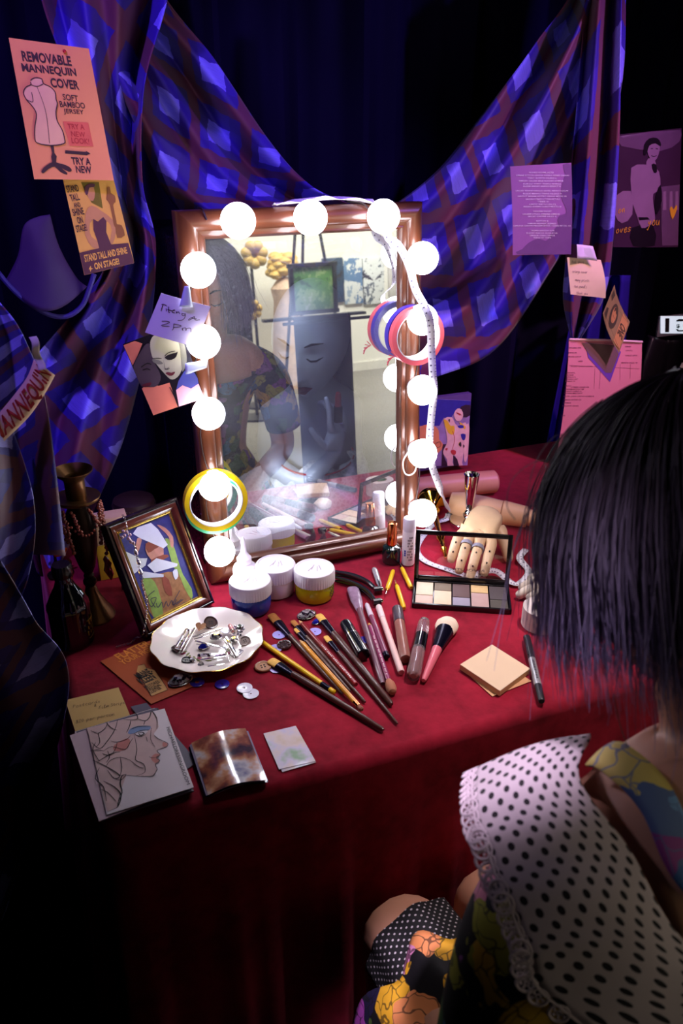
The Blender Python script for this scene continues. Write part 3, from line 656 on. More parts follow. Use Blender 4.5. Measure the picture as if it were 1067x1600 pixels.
b = B(); lp = sk.v[a2]+V((.0, -.03, .075)); b.lathe([(.0075, 0), (.0075, .028)], 14, TR(*lp)); lo = b.obj('lipstick_case', m_lash, t)
b = B(); b.lathe([(.0056, .028), (.0056, .045), (.004, .052), (.0015, .054)], 14, TR(*lp)); b.obj('lipstick_bullet', mat('lipstick_red', (150, 20, 44), .35), t)
b = B(); b.tube([V((h0.x-.0+.075*math.cos(a), .0+.06*math.sin(a)*1.0-.01, h0.z-.215-.02*math.sin(-a))) for a in [PI+PI*k/16 for k in range(17)]], .0016, 6); b.obj('necklace', mat('red_cord', (196, 34, 52), .5), t)
m_lace, nt, p = base('white_lace'); MATS['white_lace'] = m_lace
vz = nn(nt, 'ShaderNodeTexVoronoi', feature='DISTANCE_TO_EDGE'); vz.inputs['Scale'].default_value = 130; tc = nn(nt, 'ShaderNodeTexCoord'); nt.links.new(tc.outputs['Object'], vz.inputs['Vector'])
nt.links.new(ramp(nt, vz.outputs['Distance'], [(.0, (.92, .92, .95)), (.25, (.66, .68, .74))]), p.inputs['Base Color']); p.inputs['Roughness'].default_value = .8; bump(nt, p, vz.outputs['Distance'], .5, .003)
b = B()
def gown(u, v):
    a = 2*PI*u; r = .085+.115*v+.012*math.sin(a*9+3*v)*(.3+v)+.010*math.sin(a*17+v*9)
    x = h0.x+.01+r*1.0*math.cos(a); y = .012+r*.72*math.sin(a); z = h0.z-.225-(.125)*v+.012*math.sin(a*6+v*7)
    return V((max(CX0+.012-m0.x, min(CX1-.012-m0.x, x)), max(.058-m0.y+.02, min(CY1-.015-m0.y, y)), max(.012, z)))
b.grid(gown, 120, 16); b.obj('lace_gown', m_lace, t, solid=.001, sharp=0)
# ------------------------------------------------------------------ sheets placed from what the photo shows
class PS(Sheet):
    """a sheet whose corners were sighted at four photo points; q() turns other sighted points into sheet positions"""
    def __init__(s, px, how, bend=None, crop=(0, 0, 1)):
        s.px = px; s.crop = crop; Sheet.__init__(s, [how(*p) for p in px], bend)
    def q(s, x, y):
        x = s.crop[0]+x/s.crop[2]; y = s.crop[1]+y/s.crop[2]; (ax, ay), (bx, by), (cx, cy), (dx, dy) = s.px
        u = v = .5
        for _ in range(12):
            X = (ax*(1-u)+bx*u)*(1-v)+(dx*(1-u)+cx*u)*v-x; Y = (ay*(1-u)+by*u)*(1-v)+(dy*(1-u)+cy*u)*v-y
            xu = (bx-ax)*(1-v)+(cx-dx)*v; xv = (dx-ax)*(1-u)+(cx-bx)*u; yu = (by-ay)*(1-v)+(cy-dy)*v; yv = (dy-ay)*(1-u)+(cy-by)*u
            D_ = xu*yv-xv*yu; u -= (X*yv-xv*Y)/D_; v -= (xu*Y-X*yu)/D_
        return u, v
    def pt(s, b, t, l, r, h, bold=.012, off=.0006, shear=0, wave=None):
        """lettering with its baseline from sighted point l to r, capitals h sighted pixels tall"""
        ul, vl = s.q(*l); ur, vr = s.q(*r); mid = ((l[0]+r[0])/2, (l[1]+r[1])/2); um, vm = s.q(mid[0], mid[1]-h); hv = abs((vl+vr)/2-vm)
        rot = math.atan2((vr-vl)*s.h, (ur-ul)*s.w); wu = math.hypot((ur-ul)*s.w, (vr-vl)*s.h)/s.w; cu, cv = (ul+ur)/2, (vl+vr)/2-hv/2
        s.text(b, t, cu-wu/2, cv-hv/2, cu+wu/2, cv+hv/2, rot, shear, off, bold, wave)
    def pp(s, b, pts, off=.0004, smooth=3): s.poly(b, [s.q(*p) for p in pts], off, smooth)
    def pl(s, b, pts, wid, off=.0006, smooth=4, taper=False, closed=False): s.stroke(b, [s.q(*p) for p in pts], wid, off, smooth, taper, closed)
def layers(sh, name, parent, items):
    """a printed picture: (material, function adding to a builder) one after the other, each a hair above the last"""
    b = B(); ms = []
    for m, fn in items:
        if m not in ms: ms.append(m)
        b.mi = ms.index(m); fn(b)
    return b.obj(name, ms, parent, sharp=0)
ink = mat('brown_ink', (66, 40, 48), .8); inkb = mat('black_ink', (24, 20, 24), .7)

# --- orange poster with a dress form
m_or = mat('orange_paper', (242, 150, 104), .75, var=.06, scale=9)
A = PS([(13.5, 58.8), (139.6, 75.5), (178, 282), (53.5, 280)], lambda x, y: W(x, y, .095), lambda u, v: .005*math.sin(PI*u)*math.sin(v*5)-.006*(1-v)*u, (0, 0, 2.808))
t = A.root('poster', 'orange poster with a drawing of a dress form, pinned to the left drape', 'poster')
A.paper('paper', m_or, t, 14, 18)
b = B()
for s_, l, r, h in (('REMOVABLE', (97, 262), (313, 285), 42), ('MANNEQUIN', (97, 312), (335, 334), 40), ('COVER', (220, 374), (346, 386), 40), ('SOFT', (272, 428), (340, 436), 26), ('BAMBOO', (259, 459), (371, 467), 26), ('JERSEY', (276, 492), (366, 498), 26),
                    ('TRY A', (314, 718), (399, 722), 34), ('NEW', (334, 757), (403, 761), 34)): A.pt(b, s_, l, r, h, .03 if h > 30 else .012)
A.pl(b, [(285, 660), (380, 668)], .004, smooth=0); A.pp(b, [(375, 655), (395, 668), (374, 676)], .0006, 0); A.pp(b, [(283, 654), (300, 656), (300, 668), (283, 667)], .0006, 0)
b.obj('lettering', ink, t)
m_pk = mat('coral_print', (232, 104, 88), .75); m_form = mat('pale_form', (240, 178, 150), .75); m_red = mat('red_print', (196, 60, 62), .75)
def form_outline(): return [(130, 345), (150, 333), (178, 338), (185, 358), (215, 372), (236, 395), (240, 425), (246, 445), (240, 480), (246, 520), (268, 560), (279, 600), (276, 622), (220, 630), (160, 618), (150, 590), (150, 540), (156, 490), (138, 455), (112, 425), (100, 395), (112, 372), (132, 362)]
layers(A, 'drawing', t, [(m_form, lambda b: A.pp(b, form_outline(), .0010)), (ink, lambda b: (A.pl(b, form_outline(), .0012, .0014, 3, closed=True), A.pl(b, [(130, 362), (158, 370), (184, 360)], .0009, .0014), A.pl(b, [(158, 372), (196, 480), (214, 620)], .0006, .0014), A.pl(b, [(112, 425), (140, 436), (135, 395)], .0008, .0014),
    A.pp(b, [(218, 630), (232, 632), (236, 665), (246, 680), (244, 708), (270, 715), (300, 728), (313, 745), (300, 752), (268, 735), (292, 756), (290, 766), (262, 752), (238, 728), (212, 738), (190, 758), (180, 752), (190, 732), (216, 712), (226, 706), (222, 682), (226, 664)], .0010, 2))),
    (m_pk, lambda b: A.pp(b, [(272, 522), (384, 528), (408, 636), (302, 632)], .0008, 0)), (m_red, lambda b: (A.pt(b, 'TRY A', (294, 556), (368, 560), 24, off=.0013), A.pt(b, 'NEW', (310, 590), (372, 594), 24, off=.0013), A.pt(b, 'LOOK!', (312, 620), (390, 626), 26, off=.0013)))])
b = B(); b.ball(A.P(*A.q(280, 222), .002), .0022, 10, 8); b.obj('push_pin', mat('red_pin', (190, 30, 50), .3), t)

# --- yellow poster underneath
m_ye = mat('amber_paper', (236, 172, 84), .75, var=.06, scale=9)
A2 = PS([(87, 232), (166, 236), (210, 411), (131.8, 430)], lambda x, y: W(x, y, .118), lambda u, v: .004*math.sin(PI*v), (0, 0, 2.808))
t = A2.root('poster', 'amber poster of a woman in a dark gown, hanging below the orange one', 'poster')
A2.paper('paper', m_ye, t, 8, 12)
m_pl = mat('plum_print', (94, 50, 66), .75); m_skin = mat('sepia_skin', (206, 140, 96), .75); m_gold = mat('gold_print', (150, 92, 52), .75); m_olive = mat('olive_print', (120, 104, 30), .75)
layers(A2, 'picture', t, [
    (m_olive, lambda b: A2.pp(b, [(352, 792), (430, 792), (446, 905), (398, 880), (372, 840)], .0005, 0)),
    (m_skin, lambda b: (A2.pp(b, [(372, 925), (398, 892), (440, 915), (490, 955), (505, 1010), (492, 1060), (476, 1066), (486, 1000), (470, 965), (445, 960), (400, 955), (388, 990), (398, 1030), (436, 1060), (430, 1086), (402, 1078), (370, 1022)], .0008, 2), A2.pp(b, [(376, 815), (400, 800), (412, 838), (404, 872), (384, 860)], .0009, 2))),
    (m_pl, lambda b: (A2.pp(b, [(404, 950), (425, 962), (448, 942), (462, 960), (462, 1010), (484, 1066), (560, 1060), (590, 1155), (371, 1206), (346, 1102), (432, 1082), (424, 1050), (406, 1000)], .0010, 0), A2.pp(b, [(366, 815), (386, 798), (412, 800), (408, 812), (388, 815), (382, 840), (372, 845)], .0012, 2))),
    (m_gold, lambda b: (A2.pp(b, [(466, 815), (478, 812), (482, 838), (500, 850), (502, 878), (492, 890), (506, 960), (510, 975), (530, 980), (544, 1025), (510, 1036), (502, 990), (494, 975), (478, 890), (462, 866), (466, 845)], .0010, 2))),
    (ink, lambda b: [A2.pt(b, s_, l, r, h, .02, .0010) for s_, l, r, h in (('STAND', (292, 836), (344, 830), 30), ('TALL', (308, 874), (346, 867), 30), ('AND', (322, 900), (350, 896), 20), ('SHINE', (318, 938), (366, 930), 32), ('ON', (338, 972), (362, 968), 32), ('STAGE!', (334, 1010), (380, 1002), 32))]),
    (m_ye, lambda b: (A2.pt(b, 'STAND TALL AND SHINE', (372, 1146), (558, 1108), 34, .03, .0014), A2.pt(b, 'ON STAGE!', (416, 1182), (524, 1158), 32, .03, .0014), A2.pp(b, [(388, 1178), (396, 1162), (399, 1174), (408, 1176), (399, 1180), (396, 1192), (393, 1181)], .0014, 0)))])

# --- violet silhouette sheet at right
m_vi = mat('violet_paper', (150, 92, 162), .7, var=.06); m_vd = mat('violet_shadow_print', (112, 68, 128), .7); m_wh = mat('white_print', (226, 208, 232), .7)
CR = (680, 180, 2.757)
S = PS([(797, 260), (892.5, 254.5), (892, 397.5), (801, 398.5)], lambda x, y: W(x, y, .165), lambda u, v: .003*math.sin(PI*v), CR)
t = S.root('poster', 'violet poster with a head silhouette and white lines of print, pinned to the right drape', 'poster')
S.paper('paper', m_vi, t, 8, 10)
rl = random.Random(5)
def words(n):
    return ''.join(rl.choice('AEIOURSTLNMHDC') if k % 6 else ' ' for k in range(1, n)).strip()
def vprint(b):
    for y, x0, x1 in ((246, 400, 506), (258, 345, 572), (269, 392, 518), (281, 356, 548), (293, 374, 535), (303, 372, 535), (322, 342, 566), (334, 372, 538), (345, 350, 560), (357, 384, 528), (368, 432, 482), (379, 398, 514), (389, 374, 536), (409, 416, 494), (421, 370, 530), (431, 392, 516), (451, 428, 480), (462, 392, 514), (472, 332, 578), (493, 404, 508), (504, 386, 522), (515, 402, 510), (525, 416, 492)):
        S.pt(b, words(int((x1-x0)/6.2)), (x0, y+2), (x1, y+2), 6, .01, .0011)
layers(S, 'print', t, [(m_vd, lambda b: S.pp(b, [(548, 212), (556, 250), (540, 300), (536, 345), (552, 385), (558, 405), (552, 420), (530, 425), (520, 445), (524, 462), (512, 480), (496, 500), (488, 522), (470, 538), (440, 528), (400, 545), (372, 575), (352, 598), (586, 598), (586, 212)], .0006, 2)), (m_wh, vprint)])

# --- glossy portrait photo
m_ph = mat('photo_dark', (58, 30, 54), .3, var=.3, scale=14); g1 = mat('photo_grey', (132, 92, 124), .35, var=.2, scale=20); g2 = mat('photo_mid', (96, 62, 92), .35, var=.2); g3 = mat('photo_black', (24, 12, 24), .35); gy = mat('gold_pen', (214, 150, 40), .4)
P_ = PS([(965, 210), (1065, 200), (1059, 386), (958, 386)], lambda x, y: W(x, y, .33), lambda u, v: .004*math.sin(PI*u), CR)
t = P_.root('photograph', 'dark glossy photo of a woman in a pale dress with gold handwriting', 'photo')
P_.paper('paper', m_ph, t, 8, 8)
layers(P_, 'picture', t, [
    (g2, lambda b: (P_.pp(b, [(790, 90), (1055, 62), (1050, 110), (960, 150), (800, 130)], .0007, 2), P_.pp(b, [(960, 300), (1052, 290), (1046, 560), (970, 560)], .0007, 0))),
    (g1, lambda b: (P_.pp(b, [(838, 220), (890, 205), (930, 215), (955, 235), (962, 290), (948, 320), (930, 330), (930, 372), (938, 440), (912, 470), (880, 480), (862, 430), (846, 380), (838, 320)], .0010, 2), P_.pp(b, [(774, 340), (836, 318), (842, 420), (800, 460), (772, 420)], .0010, 2), P_.pp(b, [(906, 122), (936, 112), (958, 130), (952, 165), (936, 190), (916, 180), (904, 150)], .0012, 2), P_.pp(b, [(908, 180), (936, 186), (940, 220), (900, 212)], .0011, 2),
       [P_.pp(b, [(x, 320), (x+12, 318), (x+14, 400), (x-2, 400)], .0009, 0) for x in (975, 1005, 1032)])),
    (g3, lambda b: (P_.pp(b, [(890, 125), (912, 98), (945, 96), (962, 115), (960, 130), (938, 118), (912, 128), (902, 160), (890, 165)], .0014, 2), P_.pp(b, [(922, 205), (942, 205), (946, 235), (932, 240)], .0013, 2), P_.pp(b, [(942, 330), (962, 290), (968, 360), (946, 420), (936, 390)], .0013, 2), P_.pp(b, [(866, 432), (905, 432), (915, 442), (870, 446)], .0013, 0), P_.pp(b, [(840, 480), (930, 470), (936, 560), (846, 562)], .0008, 2),
       P_.pl(b, [(918, 140), (928, 139)], .0012, .0014, 0), P_.pl(b, [(940, 139), (950, 141)], .0012, .0014, 0), P_.pl(b, [(920, 168), (932, 172), (944, 168)], .0012, .0014))),
    (gy, lambda b: (P_.hand(b, 'oves', *P_.q(774, 505), .0095, .0012, -.1, .3, .0018, 1.0), P_.hand(b, 'you', *P_.q(904, 470), .0105, .0012, -.05, .3, .0018, 1.0), P_.hand(b, 'on', *P_.q(784, 416), .0085, .0011, -.15, .3, .0018, 1.0),
       P_.pp(b, [(1004, 395), (1014, 385), (1022, 398), (1034, 378), (1038, 395), (1016, 442)], .0018, 2)))])

# --- handwritten cream note with tape at right
N1 = PS([(886, 402), (938.5, 406), (946, 466), (891.5, 460)], lambda x, y: W(x, y, .15), lambda u, v: .006*math.sin(PI*v)*u, CR)
t = N1.root('paper_note', 'cream handwritten note taped below the violet silhouette poster', 'note')
N1.paper('paper', mat('cream_note', (240, 206, 176), .75, var=.05), t)
b = B()
for s_, x, y in (('Bodi dress', 586, 636), ('orange cover', 588, 676), ('many prints', 600, 712), ('two panels', 596, 740), ('thank you', 606, 770)): N1.hand(b, s_, *N1.q(x, y), .0033, .00045, -.03, .3, .0009, .85)
b.obj('handwriting', mat('pencil', (120, 86, 96), .8), t)
b = B(); tp = PS([(898, 381), (923, 384), (930, 407), (899, 403)], lambda x, y: W(x, y, .143), lambda u, v: .006*abs(u-.5)*2)
q0 = N1.o-tp.o
b.grid(lambda u, v: tp.P(u, v)-q0, 6, 4); b.obj('tape_strip', mat('white_tape', (226, 206, 238), .6), t, solid=.0004)

# --- banknote
m_bn = mat('banknote_paper', (150, 124, 80), .75, var=.2, scale=50); m_bd = mat('banknote_ink', (74, 64, 44), .75); m_bo = mat('banknote_light', (196, 138, 82), .75)
CB = (860, 370, 5.155)
K = PS([(960, 445), (984, 503), (967, 552), (942, 490)], lambda x, y: W(x, y, .155+.0006*(x-960)), lambda u, v: -.006*math.sin(PI*u), CB)
t = K.root('banknote', 'creased old banknote with an oval portrait dangling at right above the pink receipt', 'banknote')
K.paper('paper', m_bn, t)
layers(K, 'engraving', t, [(m_bo, lambda b: K.poly(b, [(.72, .06), (.97, .06), (.97, .94), (.72, .94)], .0005)), (m_bd, lambda b: (K.poly(b, [(.44+.17*math.cos(a), .5+.36*math.sin(a)) for a in [k*PI/10 for k in range(20)]], .0007), K.stroke(b, [(.04, .08), (.96, .08), (.96, .92), (.04, .92)], .0008, .0007, 0, closed=True), K.poly(b, [(.05, .1), (.2, .1), (.16, .34), (.05, .3)], .0007), K.poly(b, [(.05, .9), (.2, .9), (.14, .62), (.05, .7)], .0007), K.text(b, 'ONE', .74, .3, .95, .66, PI/2, 0, .0009, .02))),
    (m_bo, lambda b: K.poly(b, [(.44+.10*math.cos(a), .46+.24*math.sin(a)) for a in [k*PI/8 for k in range(16)]], .0010)), (m_bd, lambda b: (K.poly(b, [(.37, .3), (.44, .2), (.52, .3), (.5, .38), (.44, .3), (.39, .42)], .0013), K.stroke(b, [(.40, .5), (.44, .52)], .0008, .0013, 0), K.stroke(b, [(.46, .52), (.50, .5)], .0008, .0013, 0), K.stroke(b, [(.42, .64), (.48, .64)], .0008, .0013, 0)))])

# --- pink receipt sheet
m_pr = mat('pink_paper', (226, 132, 150), .75, var=.05, scale=10); m_pi = mat('receipt_ink', (120, 52, 76), .8)
R_ = PS([(889, 530), (1003, 534), (988, 722), (869.8, 730)], lambda x, y: W(x, y, .19), lambda u, v: .006*math.sin(PI*v*1.3), CB)
t = R_.root('receipt_sheet', 'pink printed receipt sheet with a dark diamond shape, hanging behind the seated person', 'receipt')
R_.paper('paper', m_pr, t, 10, 14)
b = B()
for y, x0, x1 in ((892, 145, 240), (928, 138, 205), (958, 132, 236), (992, 212, 246), (884, 590, 640), (914, 596, 650), (950, 590, 690), (1004, 555, 690), (1030, 150, 320), (1080, 115, 185), (1096, 112, 170), (1112, 110, 190), (1128, 108, 205), (1144, 106, 180), (1180, 104, 150), (1190, 150, 290), (1206, 102, 250), (1222, 100, 232), (1238, 98, 240), (1262, 95, 140), (1262, 150, 330), (1290, 92, 230), (1315, 90, 150), (1340, 86, 210), (1420, 80, 108)):
    R_.pt(b, words(max(4, int((x1-x0)/9))), (x0, y), (x1, y), 9, .012, .0007)
for pts in ([(340, 1040), (330, 1200)], [(385, 1040), (372, 1200)], [(545, 1010), (540, 1130)], [(630, 1010), (622, 1120)], [(160, 845), (725, 862)], [(140, 1018), (700, 1045)]): R_.pl(b, pts, .0005, .0007, 0)
b.obj('print', m_pi, t)
layers(R_, 'diamond_mark', t, [(mat('violet_mark', (112, 62, 170), .7), lambda b: R_.pp(b, [(272, 850), (290, 960), (458, 1146), (555, 920), (520, 870)], .0009, 0)), (mat('brown_mark', (118, 82, 88), .7), lambda b: R_.pp(b, [(245, 850), (300, 940), (425, 1075), (470, 1075), (535, 935), (500, 868)], .0012, 0))])
b = B(); b.tube([R_.P(0, 0, .001), R_.P(.5, -.005, .002), R_.P(1, 0, .001)], .0022, 8); b.obj('rolled_edge', mat('pink_edge', (240, 190, 200), .7), t)

# --- bright price screen at the right edge, and the dark satin garment under it
CSx = W(1050, 508, .40)
Sc = PS([(1032, 494), (1100, 494), (1100, 521), (1032, 521)], lambda x, y: W(x, y, .395), None, CB)
t = Sc.root('price_display', 'small lit white price screen with a dollar sign at the far right edge', 'screen')
b = B(); b.box((0, .006, 0), (Sc.w+.006, .008, Sc.h+.006), bev=.002); b.obj('case', mat('grey_plastic', (120, 116, 126), .5), t)
Sc.paper('screen', mat('lit_screen', (215, 228, 240), .4, emit=.75, emc=(214, 230, 244), var=0), t, 1, 1)
b = B(); Sc.pp(b, [(922, 655), (955, 655), (952, 768), (920, 768)], .0008, 0); Sc.pp(b, [(1008, 672), (1030, 662), (1120, 662), (1120, 676), (1010, 682)], .0008, 0); Sc.pp(b, [(1005, 742), (1025, 744), (1030, 752), (1120, 746), (1120, 760), (1020, 762)], .0008, 0); Sc.pt(b, '$ 1', (1010, 736), (1072, 736), 34, .03, .0008); b.obj('display_print', inkb, t)
t = thing('dark_garment', 'dark satin garment hanging in the shadow at the right below the price screen', 'garment', W(1050, 570, .41))
b = B(); o0 = W(1050, 570, .41); b.grid(lambda u, v: W(1010+130*u-20*v, 522+190*v+10*math.sin(u*5), .42-.03*math.sin(v*6+u*9)-.02*math.sin(u*21+v*5))-o0, 40, 40); b.obj('cloth', mat('black_satin', (36, 30, 40), .32, var=.3), t, solid=.0015, sharp=0)
b = B(); b.box(W(1066, 571, .37)-o0, (.010, .001, .012), RY(.4)); b.obj('white_tag', mat('tag_white', (226, 216, 220), .7), t)

# --- the note and the photograph at the left of the mirror
m_lil = mat('lilac_paper', (226, 214, 236), .7, var=.04); CN = (180, 420, 5.928)
N2 = PS([(252, 458), (329, 479), (305, 542), (226.5, 519.5)], lambda x, y: W(x, y, -.042), lambda u, v: .003*math.sin(PI*u), CN)
t = N2.root('paper_note', 'white handwritten appointment note taped to the left side of the mirror frame', 'note')
N2.paper('paper', m_lil, t)
b = B()
for st in ([(425, 330), (440, 325), (470, 335)], [(440, 325), (428, 360), (420, 385)], [(466, 362), (468, 388)], [(470, 338), (472, 342)], [(490, 345), (488, 395), (500, 398)], [(478, 372), (520, 382)], [(520, 385), (545, 380), (535, 372), (520, 395), (545, 402)], [(560, 385), (558, 405), (575, 390), (590, 410)], [(640, 415), (610, 405), (615, 425), (636, 425), (640, 405), (638, 440), (615, 466), (570, 470)], [(730, 440), (690, 450), (670, 468), (695, 462), (725, 435), (735, 468), (780, 468)], [(700, 452), (750, 458)],
           [(425, 480), (470, 478), (495, 492), (420, 520), (495, 525)], [(535, 500), (530, 545), (518, 562)], [(535, 502), (600, 518), (590, 530), (530, 535)], [(612, 540), (620, 565), (612, 548), (645, 540), (648, 568), (655, 548), (692, 545), (695, 580)]): N2.pl(b, st, .0009, .0008, 3)
b.obj('handwriting', mat('pen_ink', (70, 40, 62), .6), t)
tp = PS([(288, 447), (296, 446), (301, 480), (280, 479)], lambda x, y: W(x, y, -.049), lambda u, v: .002*math.sin(PI*u))
b = B(); b.grid(lambda u, v: tp.P(u, v)+tp.o-N2.o, 4, 8); b.obj('tape_strip', mat('clear_tape', (208, 218, 236), .4), t, solid=.0003)
CF = (180, 420, 5.928)
F_ = PS([(192, 538), (282, 505), (319, 622), (239.5, 649)], lambda x, y: W(x, y, -.026), lambda u, v: -.002*math.sin(PI*v), CF)
t = F_.root('photograph', 'photo of two pale mannequin heads taped to the mirror frame under the appointment note', 'photo')
F_.paper('paper', mat('photo_shadow', (26, 20, 30), .3, var=.2), t)
sal = mat('salmon_print', (224, 124, 96), .4, var=.15, scale=30); pkp = mat('pink_print', (238, 168, 176), .4, var=.1, scale=30); ivy = mat('ivory_head', (172, 166, 138), .4, var=.15, scale=30); drk = mat('dim_head', (74, 58, 66), .4, var=.2, scale=30); ink2 = mat('photo_ink', (20, 12, 18), .4); lipm = mat('photo_lips', (96, 26, 40), .4); iv2 = mat('ivory_shade', (116, 112, 98), .4, var=.1); blu = mat('photo_blue', (74, 76, 150), .4)
layers(F_, 'picture', t, [
    (sal, lambda b: (F_.pp(b, [(72, 708), (180, 668), (248, 690), (205, 800), (160, 890)], .0005, 0), F_.pp(b, [(240, 1105), (300, 1060), (400, 1080), (500, 1050), (580, 1282), (352, 1356)], .0005, 0))),
    (blu, lambda b: F_.pp(b, [(640, 940), (735, 960), (770, 1060), (700, 1100), (560, 1120)], .0005, 2)),
    (pkp, lambda b: (F_.pp(b, [(560, 1120), (620, 1075), (700, 1105), (770, 1060), (822, 1196), (590, 1280)], .0007, 0))),
    (drk, lambda b: F_.pp(b, [(240, 750), (290, 690), (340, 720), (360, 860), (420, 990), (380, 1080), (300, 1090), (240, 1080), (190, 980), (165, 900)], .0009, 3)),
    (ivy, lambda b: F_.pp(b, [(320, 680), (360, 612), (450, 590), (560, 640), (610, 740), (625, 860), (600, 960), (555, 1010), (505, 1015), (440, 950), (380, 880), (335, 800)], .0011, 3)),
    (iv2, lambda b: (F_.pp(b, [(580, 650), (640, 700), (660, 850), (620, 950), (610, 860), (600, 740)], .0013, 3), F_.pp(b, [(340, 830), (400, 840), (440, 870), (400, 880), (350, 860)], .0013, 2), F_.pp(b, [(440, 830), (462, 920), (500, 900), (486, 920), (456, 930)], .0013, 1))),
    (ink2, lambda b: (F_.pp(b, [(455, 812), (500, 785), (560, 770), (575, 760), (560, 810), (520, 835), (480, 835)], .0016, 2), F_.pl(b, [(345, 826), (390, 822), (425, 826)], .0010, .0016), F_.pl(b, [(455, 800), (490, 770), (550, 755)], .0010, .0016), F_.pl(b, [(500, 1090), (545, 1180), (582, 1282)], .0014, .0016, 0), F_.pl(b, [(235, 905), (290, 870), (330, 880)], .0014, .0016), F_.pl(b, [(250, 930), (290, 920), (320, 930)], .0016, .0016), F_.pl(b, [(455, 918), (475, 925), (500, 915)], .0008, .0016))),
    (lipm, lambda b: (F_.pp(b, [(460, 960), (490, 950), (515, 955), (550, 945), (535, 975), (500, 985)], .0016, 2), F_.pp(b, [(245, 1070), (280, 1055), (330, 1045), (320, 1075), (270, 1088)], .0016, 2)))])
tp = PS([(289, 568), (322, 561), (324, 570), (314, 579), (291, 585)][:1]+[(325, 560), (323, 574), (290, 585)], lambda x, y: W(x, y, -.034))
b = B(); b.grid(lambda u, v: tp.P(u, v+.06*math.sin(u*9)*(v-.5), .002*math.sin(u*3))+tp.o-F_.o, 8, 3); b.obj('tape_strip', MATS['clear_tape'], t, solid=.0003)

# --- painting of figures behind the mirror at right
QC = (640, 580, 7.62)
Q = PS([(655, 622), (735, 626), (730.4, 727), (655, 729)], lambda x, y: W(x, y, .245), None, QC)
t = Q.root('painting', 'colourful painted canvas of pale pink nude figures standing behind the right of the mirror', 'painting')
b = B(); b.box((0, .009, 0), (Q.w, .014, Q.h+.01), bev=.001); b.obj('canvas_block', mat('canvas_purple', (84, 56, 120), .8), t)
Q.paper('canvas', mat('paint_lilac', (150, 116, 176), .7, var=.4, scale=60), t)
pnk = mat('paint_pink', (240, 178, 186), .6, var=.25, scale=70); orr = mat('paint_orange', (226, 130, 96), .6, var=.2, scale=60); blq = mat('paint_blue', (48, 36, 150), .6, var=.3, scale=60); yl = mat('paint_yellow', (232, 176, 52), .6, var=.2); rdq = mat('paint_red', (190, 50, 60), .6); dkq = mat('paint_dark', (50, 22, 48), .6)
layers(Q, 'brushwork', t, [
    (blq, lambda b: (Q.pp(b, [(115, 320), (730, 345), (725, 490), (610, 470), (520, 500), (480, 560), (400, 545), (350, 640), (115, 640)], .0006, 0),)),
    (dkq, lambda b: (Q.pp(b, [(385, 860), (430, 860), (400, 1000), (450, 1190), (370, 1195)], .0008, 0), Q.pp(b, [(510, 990), (560, 1040), (580, 1190), (515, 1190)], .0012, 0), Q.pp(b, [(600, 420), (725, 400), (720, 520), (620, 540)], .0008, 2))),
    (orr, lambda b: Q.pp(b, [(115, 650), (280, 640), (340, 700), (345, 800), (390, 860), (330, 970), (115, 900)], .0010, 2)),
    (pnk, lambda b: (Q.pp(b, [(400, 560), (490, 540), (520, 580), (560, 640), (660, 600), (690, 700), (660, 830), (640, 960), (620, 1080), (630, 1185), (585, 1190), (560, 1060), (525, 990), (505, 1080), (525, 1190), (450, 1190), (440, 1050), (395, 980), (400, 920), (440, 840), (430, 720)], .0010, 2), Q.pp(b, [(520, 500), (560, 440), (610, 450), (632, 520), (600, 580), (545, 575)], .0013, 2), Q.pp(b, [(660, 640), (720, 660), (690, 1000), (650, 1080), (640, 960)], .0013, 2))),
    (yl, lambda b: (Q.pp(b, [(395, 570), (440, 580), (480, 640), (525, 640), (520, 740), (450, 720)], .0015, 2), Q.pp(b, [(580, 590), (660, 650), (640, 680)], .0015, 2), Q.pp(b, [(575, 850), (600, 830), (605, 890), (585, 885)], .0015, 2))),
    (blq, lambda b: (Q.pp(b, [(600, 740), (660, 740), (655, 800), (625, 810)], .0015, 2), Q.pp(b, [(560, 640), (620, 630), (640, 660), (590, 668)], .0016, 2))),
    (rdq, lambda b: (Q.pp(b, [(480, 940), (510, 925), (545, 945), (535, 985), (500, 985)], .0017, 2), Q.pp(b, [(415, 910), (445, 905), (435, 935), (420, 930)], .0017, 2), Q.pl(b, [(500, 700), (530, 800), (500, 920)], .0010, .0017), Q.pp(b, [(540, 480), (600, 500), (590, 520)], .0016, 2))),
    (dkq, lambda b: (Q.pp(b, [(575, 860), (600, 830), (610, 870), (600, 890)], .0018, 2), Q.pp(b, [(630, 860), (648, 880), (636, 910)], .0018, 2), Q.pl(b, [(300, 850), (350, 830), (360, 880), (310, 900), (300, 860)], .0009, .0018), Q.pl(b, [(205, 770), (240, 790), (280, 770)], .0012, .0018), Q.pp(b, [(450, 570), (470, 560), (468, 600)], .0018, 2), Q.pl(b, [(550, 500), (575, 492)], .0010, .0018), Q.pl(b, [(595, 510), (615, 515)], .0010, .0018)))])

